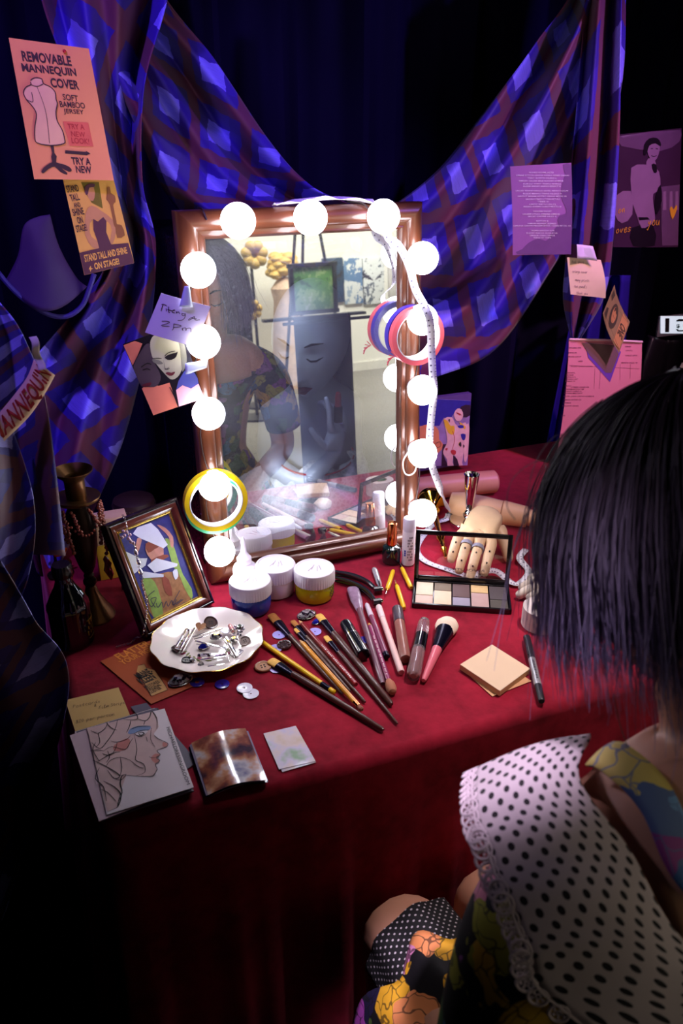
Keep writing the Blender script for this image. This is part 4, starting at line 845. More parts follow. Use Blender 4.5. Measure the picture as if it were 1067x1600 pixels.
# ------------------------------------------------------------------ the gallery the mirror shows
def gcanvas(name, px4, Yv, m, label, cat, grp=None, extra=None, frame_m=None):
    c = [RF(x, y, 1, Yv) for x, y in px4]; c = [c[1], c[0], c[3], c[2]]  # the mirror swaps left and right
    o0 = sum(c, V())/4; xs = [p.x for p in c]; zs = [p.z for p in c]; wv, hv = max(xs)-min(xs), max(zs)-min(zs)
    t = thing(name, label, cat, V((o0.x, Yv, o0.z)), 0, grp)
    b = B(); b.box((0, -.012, 0), (wv, .03, hv), bev=.003); b.obj('canvas', m, t)
    if frame_m:
        for dx, dz, sx, sz in ((0, hv/2, wv+.05, .03), (0, -hv/2, wv+.05, .03), (wv/2, 0, .03, hv), (-wv/2, 0, .03, hv)):
            b = B(); b.box((dx, -.005, dz), (sx, .045, sz), bev=.004); b.obj('frame_bar', frame_m, t)
    return t, wv, hv
def abstract(name, stops, scale):
    m, nt, p = base(name); n = noise(nt, scale, 6, rough=.7); nt.links.new(ramp(nt, n, stops, 'CONSTANT'), p.inputs['Base Color']); return m
blk = L3((28, 30, 36)); whi = L3((222, 226, 224)); blu_ = L3((92, 128, 168)); gr_ = L3((96, 150, 84)); gr2 = L3((150, 186, 120)); gd = L3((52, 98, 52))
gcanvas('wall_painting', [(507, 404), (535, 404), (535, 472), (507, 472)], -5.97, abstract('abstract_navy', [(0, blk), (.45, L3((40, 66, 92))), (.6, L3((70, 110, 130)))], 5), 'dark blue abstract canvas on the gallery wall, seen in the mirror', 'painting')
gcanvas('wall_painting', [(539, 404), (565, 404), (565, 474), (539, 474)], -5.97, abstract('abstract_blue', [(0, blk), (.38, blu_), (.5, whi), (.62, L3((150, 170, 190)))], 4), 'pale blue and white abstract canvas on the gallery wall, seen in the mirror', 'painting')
gcanvas('wall_painting', [(569, 404), (599, 404), (599, 474), (569, 474)], -5.97, abstract('abstract_black', [(0, blk), (.44, whi), (.56, L3((70, 84, 96))), (.62, whi)], 5), 'black and white abstract canvas on the gallery wall, seen in the mirror', 'painting')
gcanvas('wall_painting', [(608, 418), (627, 418), (627, 463), (608, 463)], -5.97, mat('grey_canvas', (196, 192, 184), .8), 'plain grey square canvas on the gallery wall, seen in the mirror', 'painting')
m_blackm = mat('black_metal', (20, 20, 24), .45)
t, wv, hv = gcanvas('easel_painting', [(456, 417), (521, 413), (523, 486), (458, 486)], -4.6, abstract('abstract_green', [(0, gd), (.42, gr_), (.52, gr2), (.63, L3((186, 206, 160)))], 6), 'green landscape painting in a black frame on an easel, seen in the mirror', 'painting', None, None, m_blackm)
e0 = V((t.location.x, -4.64, 0)); te = thing('easel', 'thin black easel holding the green landscape, seen in the mirror', 'easel', e0)
zb = t.location.z-hv/2
for dx in (-.28, .28): b = B(); b.tube([V((dx, .0, 0)), V((dx*.15, -.03, t.location.z+.75))], .012, 8); b.obj('leg', m_blackm, te)
b = B(); b.tube([V((0, -.45, 0)), V((0, -.04, t.location.z+.7))], .012, 8); b.obj('rear_leg', m_blackm, te)
b = B(); b.box((0, .03, zb-.035), (.8, .08, .02)); b.obj('ledge', m_blackm, te)
m_gp = mat('gold_paper', (224, 184, 96), .5, var=.3, scale=12); m_pw = mat('patterned_cloth', (222, 190, 164), .7, var=.3, scale=25)
def flower(x, y, Yv, rpx, label, pole=True):
    c = RF(x, y, 1, Yv); r = rpx*(4.8+1.2)/1259*1.0
    t = thing('paper_flower', label, 'sculpture', V((c.x, Yv, 0)), 0, 'gold paper flowers in the gallery')
    b = B()
    for k in range(5):
        for j in range(7):
            a = j/7*2*PI+k*.5; rr = r*(.25+.18*k); b.ball((rr*.62*math.cos(a), .02*k, c.z+rr*.62*math.sin(a)), (rr*.42, .03, rr*.42), 10, 6, RY(a))
    b.obj('petals', m_gp, t)
    b = B(); b.tube([V((0, -.03, 0)), V((0, -.03, c.z))], .012, 8); b.obj('pole', m_blackm, t); b = B(); b.lathe([(.14, 0), (.14, .015), (.02, .02)], 20); b.obj('foot', m_blackm, t)
flower(393, 398, -4.9, 22, 'large gold paper rose on a black pole at upper left, seen in the mirror')
flower(390, 483, -4.5, 15, 'small gold paper rose low on a black pole, seen in the mirror')
c = RF(446, 470, 1, -5.6); t = thing('draped_figure', 'gold-headed figure in a patterned cloth, seen in the mirror', 'sculpture', V((c.x, -5.6, 0)))
top = RF(446, 402, 1, -5.6).z
b = B(); b.lathe([(.16, .0), (.14, .3), (.10, top-.35), (.12, top-.25), (.05, top-.16)], 24); b.obj('cloth_body', m_pw, t)
b = B()
for j in range(26): a = j*2.4; b.ball((.11*math.cos(a)*(1-j/60), .07*math.sin(a), top-.14+.006*j), (.06, .05, .04), 8, 6)
b.obj('gold_head', m_gp, t)
c = RF(362, 518, 1, -3.6); t = thing('camera_tripod', 'black box on a slim tripod, seen at the left of the mirror', 'tripod', V((c.x, -3.6, 0)))
b = B(); b.box((0, 0, c.z), (.22, .14, .17), bev=.01); b.obj('box', m_blackm, t)
for k in range(3): b = B(); b.tube([V((0, 0, c.z-.08)), V((.28*math.cos(k*2.1), .28*math.sin(k*2.1), 0))], .011, 8); b.obj('leg', m_blackm, t)
# dark stand whose reflection makes the mannequin show through
pL, pR = RF(459, 505, 1, -1.75), RF(548, 505, 1, -1.75); cx = (pL.x+pR.x)/2
t = thing('banner_stand', 'black roll-up banner stand behind the seated person, seen in the mirror', 'stand', V((cx, -1.75, 0)))
b = B(); b.box((0, 0, (pL.z+.03)/2+.02), (abs(pR.x-pL.x), .006, pL.z-.03), bev=.001); b.obj('banner', m_black, t); b = B(); b.box((0, 0, .025), (abs(pR.x-pL.x)+.04, .16, .05), bev=.008); b.obj('base', m_blackm, t)
b = B(); b.tube([V((-.16, .012, pL.z)), V((.2, .012, pL.z))], .006, 8); b.obj('top_rail', m_blackm, t)
f0 = RF(547, 660, 2, 0.0); t = thing('water_bottle', 'clear water bottle on the gallery floor, seen in the mirror', 'bottle', V((f0.x, f0.y, 0)))
b = B(); b.lathe([(.035, 0), (.036, .02), (.036, .15), (.03, .17), (.013, .21), (.013, .23)], 20); b.obj('body', mat('clear_plastic', (230, 238, 240), .05, trans=1, ior=1.3), t); b = B(); b.lathe([(.015, .226), (.015, .246)], 16); b.obj('cap', m_sock, t)
# ------------------------------------------------------------------ things hung on the mirror
def roll_on(px, r_o, r_i, o0, wdt, name, label, m, core):
    c = MPt(*px, o0); mw = Matrix.Translation(c) @ RX(-TILT) @ RX(PI/2)
    t = thing(name, label, 'tape', mw=mw)
    b = B(); b.annulus(r_o, r_i+.0018, wdt, 64); b.obj('tape_winding', m, t)
    b = B(); b.annulus(r_i+.0017, r_i, wdt+.0006, 64, TR(0, 0, -.0003)); b.obj('core', core, t); return t
m_core = mat('card_core', (232, 228, 222), .7)
roll_on((335, 779), .0475, .0385, .047, .014, 'tape_roll', 'yellow tape roll hanging on the second-lowest bulb at the left of the mirror', mat('yellow_tape', (240, 206, 22), .35, coat=.3), m_core)
roll_on((334, 784), .0475, .0385, .0315, .014, 'tape_roll', 'green tape roll hanging behind the yellow one at the left of the mirror', mat('green_tape', (32, 128, 92), .35, coat=.3), m_core)
t = roll_on((648, 524), .0440, .0350, .046, .013, 'tape_roll', 'coral pink tape roll hanging on a bulb at the right of the mirror', mat('coral_tape', (240, 98, 104), .4, coat=.2), m_core)
b = B()
for k in range(5): b.box((.043-.002*k-.085, -.022-.003*k, .012), (.010, .0012, .002), RZ(.5*k-.8))
b.obj('torn_end', MATS['coral_tape'], t)
roll_on((641, 521), .0440, .0350, .0315, .013, 'tape_roll', 'violet blue tape roll hanging behind the coral one at the right of the mirror', mat('violet_tape', (70, 48, 170), .35, coat=.3), m_core)

# tape measure: down the right of the frame and along the table
path = [(MPt(604, 352, .040), 0), (MPt(607, 372, .034), 0), (MPt(623, 384, .036), 0), (MPt(639, 415, .040), 0), (MPt(649, 452, .050), 0), (MPt(664, 480, .086), 0), (MPt(672, 504, .090), 0), (MPt(674, 545, .070), 0), (MPt(676, 585, .075), 0), (MPt(678, 612, .072), 0),
        (MPt(673, 660, .060), 0), (MPt(671, 700, .062), 0), (MPt(675, 728, .070), 0), (MPt(688, 764, .05), .2), (T(700, 797, .768), .4), (T(698, 810, .759), .8), (T(682, 816, .7545), 1), (T(668, 828, .753), 1), (T(651, 856, .753), 1), (T(664, 876, .753), 1), (T(700, 890, .753), 1), (T(722, 897, .754), .9), (T(736, 903, .760), .6), (T(756, 893, .763), .6), (T(776, 893, .762), .7), (T(797, 909, .757), .9), (T(812, 911, .754), 1), (T(826, 893, .753), 1), (T(812, 872, .760), .6), (T(822, 858, .757), .7)]
P3 = smoothpts([p for p, _ in path], 8); K1 = [k for _, k in path]
def kk(i): x = i/8; a = min(int(x), len(K1)-1); c = min(a+1, len(K1)-1); return K1[a]+(K1[c]-K1[a])*(x-a)
o0 = path[0][0].copy(); t = thing('tape_measure', 'white tailor tape measure hanging down the mirror and curling behind the palette', 'tape measure', o0)
def rib(i):
    tg_ = (P3[min(i+1, len(P3)-1)]-P3[max(i-1, 0)]).normalized(); nv = (CAMP-P3[i]).normalized().lerp(V((0, 0, 1)), kk(i)); s_ = tg_.cross(nv).normalized(); return P3[i]-o0, s_, s_.cross(tg_)
b = B(); wv = .0058; rows = []
for i in range(len(P3)):
    p, s_, n_ = rib(i); rows.append((b.v(p-s_*wv), b.v(p+s_*wv)))
for i in range(len(rows)-1): b.face([rows[i][0], rows[i][1], rows[i+1][1], rows[i+1][0]])
b.obj('band', mat('tape_white', (228, 224, 232), .55, var=.04), t, solid=.0004, sharp=0)
b = B(); acc = 0; nx = 0.004; cnt = 0
for i in range(1, len(P3)-1):
    acc += (P3[i]-P3[i-1]).length
    if acc > nx:
        nx += .0055; cnt += 1; p, s_, n_ = rib(i); tg_ = s_.cross(n_).normalized()*.0005; big = cnt % 2
        for sg in (1, -1):
            a0, a1 = s_*(-wv*.98*1), s_*(-wv*(.55 if big else .75)); q = [p+a0-tg_, p+a1-tg_, p+a1+tg_, p+a0+tg_]; b.face([b.v(x+n_*.0006*sg) for x in q])
            if big: a0, a1 = s_*wv*.1, s_*wv*.55; tq = tg_*2.2; b.face([b.v(x+n_*.0006*sg) for x in (p+a0-tq, p+a1-tq, p+a1+tq, p+a0+tq)])
b.obj('markings', mat('tape_ink', (92, 84, 110), .6), t, sharp=0)

# ------------------------------------------------------------------ jars and bottles
m_lid = mat('white_plastic', (238, 230, 236), .42, var=.03)
def paint_jar(px, r, h, col, label, txt=False):
    p = T(*px, .7512); t = thing('paint_jar', label, 'jar', p)
    m = mat('jar_paint_'+label.split()[0], col, .12, coat=.6, var=.05)
    b = B(); hl = .022
    b.lathe([(r*.80, 0), (r*.93, .001), (r*.985, .005), (r, .012), (r, h-hl-.004), (r*.96, h-hl), (r*.92, h-hl+.002)], 40); b.obj('jar_body', m, t)
    b = B(); rr = r*1.035
    b.lathe([(rr, h-hl), (rr, h-.003), (rr*.97, h-.0006), (rr*.90, h), (rr*.86, h-.0012), (.001, h-.0012)], 96, wob=lambda a, k: 1+.014*(1 if k < 2 else .3)*(math.cos(a*48))); b.obj('ribbed_lid', m_lid, t)
    b = B()
    for k in range(4): b.box((-.006+.005*k, .004*math.sin(k*2), h-.0009), (.014, .0008, .0005), RZ(.7+.25*k))
    b.obj('pencil_mark', mat('grey_mark', (176, 160, 170), .6), t)
    if txt:
        b = B()
        for i in range(6):
            for j in range(7):
                a = -PI/2+.55+i*.10; 
                if (i*3+j*5) % 4: b.box((1.012*r*math.cos(a), 1.012*r*math.sin(a), .008+j*.0028), (.0004, .0022, .0011), RZ(a))
        b.obj('label_print', inkb, t)
    return t
paint_jar((393, 950), .0305, .051, (34, 74, 178), 'blue paint jar with a ribbed white lid standing nearest the plate')
paint_jar((432, 923), .0300, .050, (232, 214, 220), 'white paint jar with a ribbed white lid between the blue and yellow ones')
paint_jar((491.5, 930), .0305, .050, (196, 190, 8), 'yellow paint jar with a ribbed white lid and small dark label', True)
t = thing('squeeze_bottle', 'small white squeeze bottle with a pointed nozzle behind the blue paint jar', 'bottle', T(384, 917, .7512))
b = B(); b.lathe([(.016, 0), (.019, .002), (.019, .034), (.017, .040), (.009, .044), (.009, .046)], 28); b.obj('body', m_lid, t)
b = B(); b.lathe([(.0115, .0455), (.0115, .054), (.009, .057), (.005, .064), (.0022, .085), (.0016, .090)], 24); b.obj('nozzle', m_lid, t)
t = thing('nail_polish', 'dark green nail polish bottle with a copper cap in front of the mirror', 'nail polish', T(611, 877, .7512))
b = B(); b.lathe([(.010, 0), (.0155, .0015), (.0158, .006), (.0158, .024), (.0145, .029), (.008, .0325), (.006, .0335)], 32); b.obj('bottle', mat('dark_green_glass', (8, 34, 32), .08, coat=1), t)
b = B(); b.lathe([(.0085, .0335), (.0088, .036), (.0078, .072), (.0072, .0735), (.001, .074)], 28); b.obj('cap', mat('copper', (220, 132, 84), .16, metal=1), t)
t = thing('lip_balm', 'slim white tube with small printing beside the nail polish', 'tube', T(637, 880, .7512))
b = B(); b.lathe([(.0100, 0), (.0108, .001), (.0108, .062), (.0104, .063)], 28); b.obj('tube', m_lid, t)
b = B(); b.lathe([(.0106, .0632), (.0106, .083), (.0095, .0855), (.003, .087)], 28); b.obj('cap', mat('white_cap', (232, 226, 240), .3), t)
b = B()
for i in range(4):
    for j in range(9):
        if (i*5+j*3) % 4: a = -2.1+.22*i; b.box((.0110*math.cos(a), .0110*math.sin(a), .012+.0052*j), (.0004, .0016, .0030), RZ(a))
b.obj('print', mat('grey_print', (120, 112, 124), .6), t)
b = B()
for j, c in enumerate(((200, 60, 60), (60, 90, 200), (230, 170, 60))):
    pass
for j in range(3): a = -2.55; b.box((.0110*math.cos(a), .0110*math.sin(a), .020+.004*j), (.0004, .003, .003), RZ(a))
b.obj('logo_print', mat('blue_print', (70, 90, 190), .5), t)

# ------------------------------------------------------------------ eyeshadow palette, clear lid open
m_pal = mat('palette_black', (16, 14, 18), .25, coat=.3)
A0, A1, Hq = T(643, 950), T(799, 960.5), T(648, 905, .757)
ex = (A1-A0); pw = ex.length; ex.normalize(); ey = V((-ex.y, ex.x, 0)); pd = (Hq-A0).dot(ey)
t = thing('eyeshadow_palette', 'open black eyeshadow palette with ten pans and a clear lid', 'palette', mw=frame(V((A0.x, A0.y, .7512)), ex))
b = B()
for d_, s_ in (((pw/2, .0015, .004), (pw, .003, .008)), ((pw/2, pd-.0035, .004), (pw, .007, .008)), ((.0015, pd/2, .004), (.003, pd, .008)), ((pw-.0015, pd/2, .004), (.003, pd, .008)), ((pw/2, pd/2, .0015), (pw-.002, pd-.002, .003))): b.box(d_, s_, bev=.0006)
b.obj('tray', m_pal, t)
cw = (pw-.008)/5; pans = [((.62, (238, 218, 190)), (.38, (226, 192, 176))), ((.36, (136, 122, 104)), (.64, (240, 208, 178))), ((.62, (108, 84, 84)), (.38, (158, 150, 168))), ((.36, (220, 186, 130)), (.64, (190, 158, 152))), ((.62, (82, 72, 74)), (.38, (84, 78, 70)))]
for i, col in enumerate(pans):
    y1 = pd-.008
    for fr, c in col:
        hh = (pd-.012)*fr; b = B(); b.box((.004+cw*(i+.5), y1-hh/2, .0045), (cw-.0022, hh-.0016, .005), bev=.0005); b.obj('pan', mat('shadow_%d_%d_%d' % c, c, .7, var=.06, scale=200), t); y1 -= hh
def px_of(P): d = V(P)-CAMP; z = d.dot(_f); return 533.5+FPX*d.dot(_r)/z, 800-FPX*d.dot(_u)/z
hinge = V((A0.x, A0.y, .758))+ey*(pd-.002); best = None
for k in range(60, 115):
    a = math.radians(k); dv = -ey*math.cos(a)*-1 if False else ey*math.cos(a)+V((0, 0, math.sin(a)))
    for ln in (pd*.9, pd*1.0, pd*1.1, pd*1.2, pd*1.3):
        q_ = px_of(hinge+dv*ln); e = (q_[0]-653)**2+(q_[1]-829)**2
        if best is None or e < best[0]: best = (e, a, ln)
_, la, ll = best
LM = TR(0, pd-.002, .0082) @ RX(la)
fw = .007
b = B()
for c_, s_ in (((pw/2, fw/2, 0), (pw, fw, .004)), ((pw/2, ll-fw/2, 0), (pw, fw, .004)), ((fw/2, ll/2, 0), (fw, ll, .004)), ((pw-fw/2, ll/2, 0), (fw, ll, .004))): b.box(LM @ V(c_), s_, RX(la), bev=.0006)
lid = b.obj('lid_frame', m_pal, t)
m_cl, nt, p = base('clear_window'); nt.nodes.remove(p); g = nn(nt, 'ShaderNodeBsdfGlossy'); g.inputs['Roughness'].default_value = .02; tr = nn(nt, 'ShaderNodeBsdfTransparent'); tr.inputs[0].default_value = (.93, .92, .95, 1); mx = nn(nt, 'ShaderNodeMixShader')
nt.links.new(ramp(nt, noise(nt, 8), [(0, (.04, .04, .04)), (1, (.06, .06, .06))]), mx.inputs[0]); nt.links.new(tr.outputs[0], mx.inputs[1]); nt.links.new(g.outputs[0], mx.inputs[2]); nt.links.new(mx.outputs[0], [n for n in nt.nodes if n.type == 'OUTPUT_MATERIAL'][0].inputs[0])
b = B(); b.box(LM @ V((pw/2, ll/2, 0)), (pw-2*fw+.001, ll-2*fw+.001, .0008), RX(la)); win = b.obj('window', m_cl, lid)
vs_, fs = text2d('REVOLUTION', 0); x1 = max(q_[0] for q_ in vs_)
b = B(); g_ = [b.v(LM @ V((pw*.74-x/x1*pw*.42, .018+y*.0055, -.0008))) for x, y in vs_]
for f in fs: b.face([g_[i] for i in f])
b.obj('lettering', mat('smoke_print', (60, 52, 60), .5), win)
b = B(); b.tube([LM @ V((.004, 0, -.001)), LM @ V((pw-.004, 0, -.001))], .0022, 8); b.obj('hinge', m_pal, t)

# ------------------------------------------------------------------ mannequin arms and hands, candlesticks at the right
m_pka = mat('mannequin_pink', (226, 148, 122), .42, var=.05); m_tan = mat('mannequin_tan', (232, 178, 132), .42, var=.06)
p1 = T(775, 752, .7745); p0 = V((.195, T(680, 755, .7745).y, .7745)); L_ = (p1-p0).length
t = thing('mannequin_limb', 'pink mannequin forearm lying behind the mirror, the rearmost arm', 'mannequin arm', mw=frame(p0, p1-p0))
b = B(); b.lathe([(.0215, 0), (.0225, L_*.4), (.0232, L_*.85), (.0225, L_-.004), (.018, L_)], 36, RY(PI/2)); b.obj('forearm', m_pka, t)
b = B(); b.lathe([(.0185, L_-.001), (.0165, L_+.001), (.005, L_+.0014)], 30, RY(PI/2)); b.obj('joint_plate', mat('arm_inner', (190, 112, 92), .5), t)
p1 = T(824, 808, .7705); p0 = T(704, 785, .7775); L_ = (p1-p0).length
t = thing('mannequin_limb', 'tan jointed mannequin arm lying in front of the pink one', 'mannequin arm', mw=frame(p0, p1-p0))
b = B(); b.lathe([(.0195, 0), (.0238, .02), (.0235, L_*.45), (.0215, L_*.66), (.0210, L_*.67)], 36, RY(PI/2)); b.obj('upper_arm', m_tan, t)
b = B(); b.lathe([(.0212, L_*.675), (.0225, L_*.69), (.0195, L_-.004), (.0188, L_)], 36, RY(PI/2)); b.obj('forearm', m_tan, t)
b = B(); b.lathe([(.0152, L_+.001), (.0155, L_+.02), (.014, L_+.04), (.006, L_+.05)], 30, RY(PI/2)); b.obj('wrist', m_tan, t)
b = B(); b.torus(.0220, .0008, 36, 6, RY(PI/2) @ TR(0, 0, L_*.672)); b.obj('joint_ring', mat('arm_seam', (176, 120, 84), .5), t)
# hand behind the palette
m_wh_ = mat('mannequin_hand', (226, 190, 146), .45, var=.1, scale=60)
wp = T(757, 818, .784); t0 = V((wp.x, wp.y-.05, .7512)); t = thing('mannequin_hand', 'tan mannequin hand with dotted fingers resting behind the clear palette lid', 'mannequin hand', t0)
sk = Sk(); dv = (T(733, 873, .77)-T(757, 822, .77)).normalized(); w0 = sk.chain([wp-t0-dv*.012, wp-t0], [(.026, .020), (.030, .020)])
hand_sk(sk, wp-t0, dv+V((0, 0, -.05)), (0, 0, -1), 1, w0, curl=(.22, .25, .25, .28), scale=.98, thumb=.6, spread=.05)
for i, r_ in enumerate(sk.r): sk.r[i] = r_ if isinstance(r_, tuple) else r_*1.12
sk.r[2] = (.036, .017)
ho = skin('hand', sk.v, sk.e, sk.r, m_wh_, t)
b = B()
mz = min(v.co.z for v in ho.data.vertices); t.location.z = .7515-mz
for ch in range(4):
    i0 = 3+ch*4
    for k in (1, 2): b.ball(sk.v[i0+k]+V((0, -.002, .0085)), .0016, 8, 6)
b.obj('painted_dots', inkb, t)
b = B()
for ch, c_ in ((1, 0), (2, 0)):
    i0 = 3+ch*4; a_, c2 = sk.v[i0], sk.v[i0+1]; m_ = (a_+c2)/2; b.lathe([(.0102, -.004), (.0106, 0), (.0102, .004)], 18, frame(m_, (c2-a_)) @ RY(PI/2), False, False)
b.obj('finger_band', mat('grey_tape', (150, 148, 160), .5), t)
# second hand, half behind the hair
m_ph_ = mat('plaster_hand', (222, 206, 190), .55, var=.12, scale=50)
wp = T(948, 895, .785); t0 = V((wp.x, wp.y, .7512)); t = thing('mannequin_hand', 'pale plaster hand with fingers pointing left, half hidden behind the hair', 'mannequin hand', t0)
sk = Sk(); dv = (T(840, 900, .77)-T(948, 895, .77)).normalized(); w0 = sk.chain([wp-t0-dv*.02, wp-t0], [(.026, .020), (.030, .018)])
hand_sk(sk, wp-t0, dv+V((0, 0, -.08)), (0, 0, -1), 1, w0, curl=(.15, .18, .2, .22), scale=.86, thumb=.1, spread=.10)
for i, r_ in enumerate(sk.r): sk.r[i] = r_ if isinstance(r_, tuple) else r_*1.25
ho = skin('hand', sk.v, sk.e, sk.r, m_ph_, t); t.location.z = .7515-min(v.co.z for v in ho.data.vertices)
# chrome candlestick
m_chr = mat('chrome', (226, 224, 226), .05, metal=1, var=.02); m_gold = mat('polished_gold', (240, 190, 70), .10, metal=1, var=.05)
p = T(731, 819, .7512); t = thing('candlestick', 'small chrome candlestick with a tapered cup, ball and disc base', 'candlestick', p)
b = B(); b.lathe([(.030, 0), (.0345, .001), (.035, .002), (.035, .0085), (.034, .0095), (.008, .011)], 48); b.obj('disc_base', m_chr, t)
b = B(); b.ball((0, 0, .0205), .0108, 24, 16); b.obj('ball', m_chr, t)
b = B(); b.lathe([(.0055, .030), (.0068, .033), (.0138, .098), (.0142, .100), (.0128, .101), (.011, .094), (.001, .070)], 32, cap1=False); b.obj('cup', m_chr, t)
# gold candlestick on its side
pa, pb = T(672, 778, .7800), T(697, 872, .7565); L_ = (pb-pa).length
t = thing('candlestick', 'gold candlestick lying on its side behind the palette', 'candlestick', mw=frame(pa, pb-pa))
b = B(); b.lathe([(.005, 0), (.026, .004), (.028, .010), (.027, .016), (.016, .026), (.010, .034), (.007, .040)], 36, RY(PI/2)); b.obj('bowl', m_gold, t)
b = B(); b.lathe([(.007, .040), (.011, .046), (.006, .052), (.0048, L_*.62), (.0075, L_*.66), (.0078, L_*.70), (.0045, L_*.74), (.0040, L_*.84), (.0065, L_*.87), (.0040, L_*.90), (.0034, L_), (.001, L_+.001)], 28, RY(PI/2)); b.obj('stem', m_gold, t)

# ------------------------------------------------------------------ long things laid out on the cloth
def rod(name, label, cat, a, c, parts, r=.004, rb=None, grp=None, lift=0):
    """parts: (part name, material, profile [(radius, position)], flatten); positions in 0..1 of the length when <= 1"""
    pa, pb = T(*a, .7512+r+lift), T(*c, .7512+(rb or r)+lift); L_ = (pb-pa).length
    t = thing(name, label, cat, None, 0, grp, frame(pa, pb-pa))
    for nm, m, prof, fl in parts:
        b = B(); b.lathe([(rr, q_*L_) for rr, q_ in prof], 20, Matrix.Diagonal((1, 1, fl, 1)) @ RY(PI/2)); b.obj(nm, m, t)
    return t, L_
def c3(x, y): return 400+x/3.334, 860+y/3.334
m_br = mat('umber_handle', (84, 50, 44), .35, var=.25, scale=90, coat=.4); m_fer = mat('black_ferrule', (22, 18, 40), .2, metal=.6); m_bris = mat('amber_bristle', (176, 112, 48), .7, var=.4, scale=300); m_brt = mat('pale_bristle', (226, 176, 84), .7, var=.3, scale=300)
def brush(label, a, c, wid, fr, mb, hr=.0036, tipr=.0022, lift=0):
    return rod('paint_brush', label, 'brush', a, c, [('bristles', mb, [(wid*.42, 0), (wid*.5, .01), (wid*.5, fr*.45)], .35), ('ferrule', m_fer, [(wid*.52, fr*.36), (wid*.5, fr*.5), (hr*1.05, fr*.88), (hr*1.05, fr)], .55), ('handle', m_br, [(hr, fr*.98), (hr*1.12, fr+.12), (hr, .6), (tipr, .985), (tipr*.6, 1)], 1)], hr+.0004, tipr+.0006, None, lift)
brush('flat paint brush with dark amber bristles, leftmost of the fan beside the jars', c3(78, 335), c3(452, 750), .014, .30, m_bris)
brush('thin paint brush with a short dark tip lying beside the red pencil', c3(190, 367), c3(568, 790), .0085, .22, m_bris, .0028)
brush('thin paint brush with pale bristles lying under the orange pencil', c3(206, 408), c3(490, 735), .0075, .22, m_brt, .0026, .0018)
brush('thick dark paint brush with a gold rounded tip beside the oval jewel', c3(325, 335), c3(706, 802), .012, .24, m_brt, .0046, .0040)
brush('slender dark paint brush with short pale bristles reaching nearest the table edge', c3(362, 448), c3(737, 903), .0085, .21, m_brt, .0030, .0018)
brush('wide flat paint brush with pale bristles lying across beside the wooden button', c3(75, 572), c3(664, 935), .0145, .22, m_brt, .0042, .0030)
m_yel = mat('yellow_lacquer', (236, 190, 30), .3, coat=.4); m_yo = mat('orange_lacquer', (222, 148, 36), .3, coat=.4); m_wood2 = mat('cut_wood', (222, 176, 120), .7)
rod('paint_brush', 'yellow-handled stick with a black band, lying beside the plate', 'stick', c3(20, 470), c3(410, 742), [('shaft', m_yel, [(.0030, 0), (.0036, .01), (.0036, .84)], 1), ('black_band', m_fer, [(.0037, .84), (.0037, .94)], 1), ('end_cap', m_yel, [(.0036, .94), (.0036, .99), (.002, 1)], 1)], .0038)
rod('pencil', 'orange pencil with a copper band and eraser among the paint brushes', 'pencil', c3(228, 468), c3(552, 832), [('tip', m_wood2, [(.0006, 0), (.0034, .06)], 1), ('shaft', m_yo, [(.0035, .06), (.0036, .90)], 1), ('copper_band', mat('copper', 0, 0), [(.0038, .90), (.0038, .955)], 1), ('eraser', mat('brown_rubber', (150, 90, 70), .7), [(.0034, .955), (.0034, .99), (.002, 1)], 1)], .0038, None, None, .0034)
t, L_ = rod('pencil', 'dark red pencil with white lettering among the paint brushes', 'pencil', c3(224, 366), c3(520, 700), [('tip', m_wood2, [(.0006, 0), (.0034, .06)], 1), ('shaft', mat('red_lacquer', (140, 28, 34), .3, coat=.4), [(.0035, .06), (.0036, .985), (.003, 1)], 1)], .0038, None, None, .003)
b = B()
for k in range(26):
    if k % 5: b.box((L_*(.42+.021*k), -.0008, .00355), (.0016, .0018, .0003))
b.obj('lettering', mat('white_letter', (230, 214, 210), .6), t)
# cosmetic brush, liners, tubes
m_mv = mat('mauve_handle', (120, 82, 96), .3, var=.4, scale=60, coat=.3); m_pl_ = mat('purple_clear', (150, 120, 146), .2, var=.4, scale=120, coat=.5)
rod('makeup_brush', 'long makeup brush with a flat silvery paddle head below the black clips', 'makeup brush', c3(503, 195), c3(660, 695), [('paddle', m_pl_, [(.0085, 0), (.0098, .02), (.0092, .16), (.005, .28)], .35), ('handle', m_mv, [(.0045, .26), (.0046, .5), (.0042, .96), (.003, 1)], 1)], .0050)
t, L_ = rod('eyeliner_pencil', 'mauve eyeliner pencil with a pale grey cap beside the white pencil', 'pencil', c3(575, 278), c3(682, 558), [('cap', mat('pale_cap', (206, 192, 204), .4), [(.002, 0), (.0036, .03), (.0044, .26)], 1), ('shaft', mat('mauve_lacquer', (128, 60, 92), .3, coat=.3), [(.0042, .26), (.0044, .93)], 1), ('end', m_fer, [(.0045, .93), (.0045, .99), (.003, 1)], 1)], .0046)
t, L_ = rod('eyeliner_pencil', 'magenta pencil with white lettering and a sponge tip', 'pencil', c3(588, 380), c3(712, 742), [('tip', m_brt, [(.001, 0), (.0034, .05)], 1), ('shaft', mat('magenta_lacquer', (138, 40, 88), .3, coat=.3), [(.0036, .05), (.0038, .84)], 1), ('sponge', mat('sponge_tan', (176, 112, 86), .85), [(.0036, .84), (.0066, .89), (.0070, .95), (.005, .99), (.002, 1)], 1)], .0044, .006)
b = B()
for k in range(34):
    if k % 4: b.box((L_*(.22+.017*k), -.0006, .00375), (.0013, .0018, .0003))
b.obj('lettering', MATS['white_letter'], t)
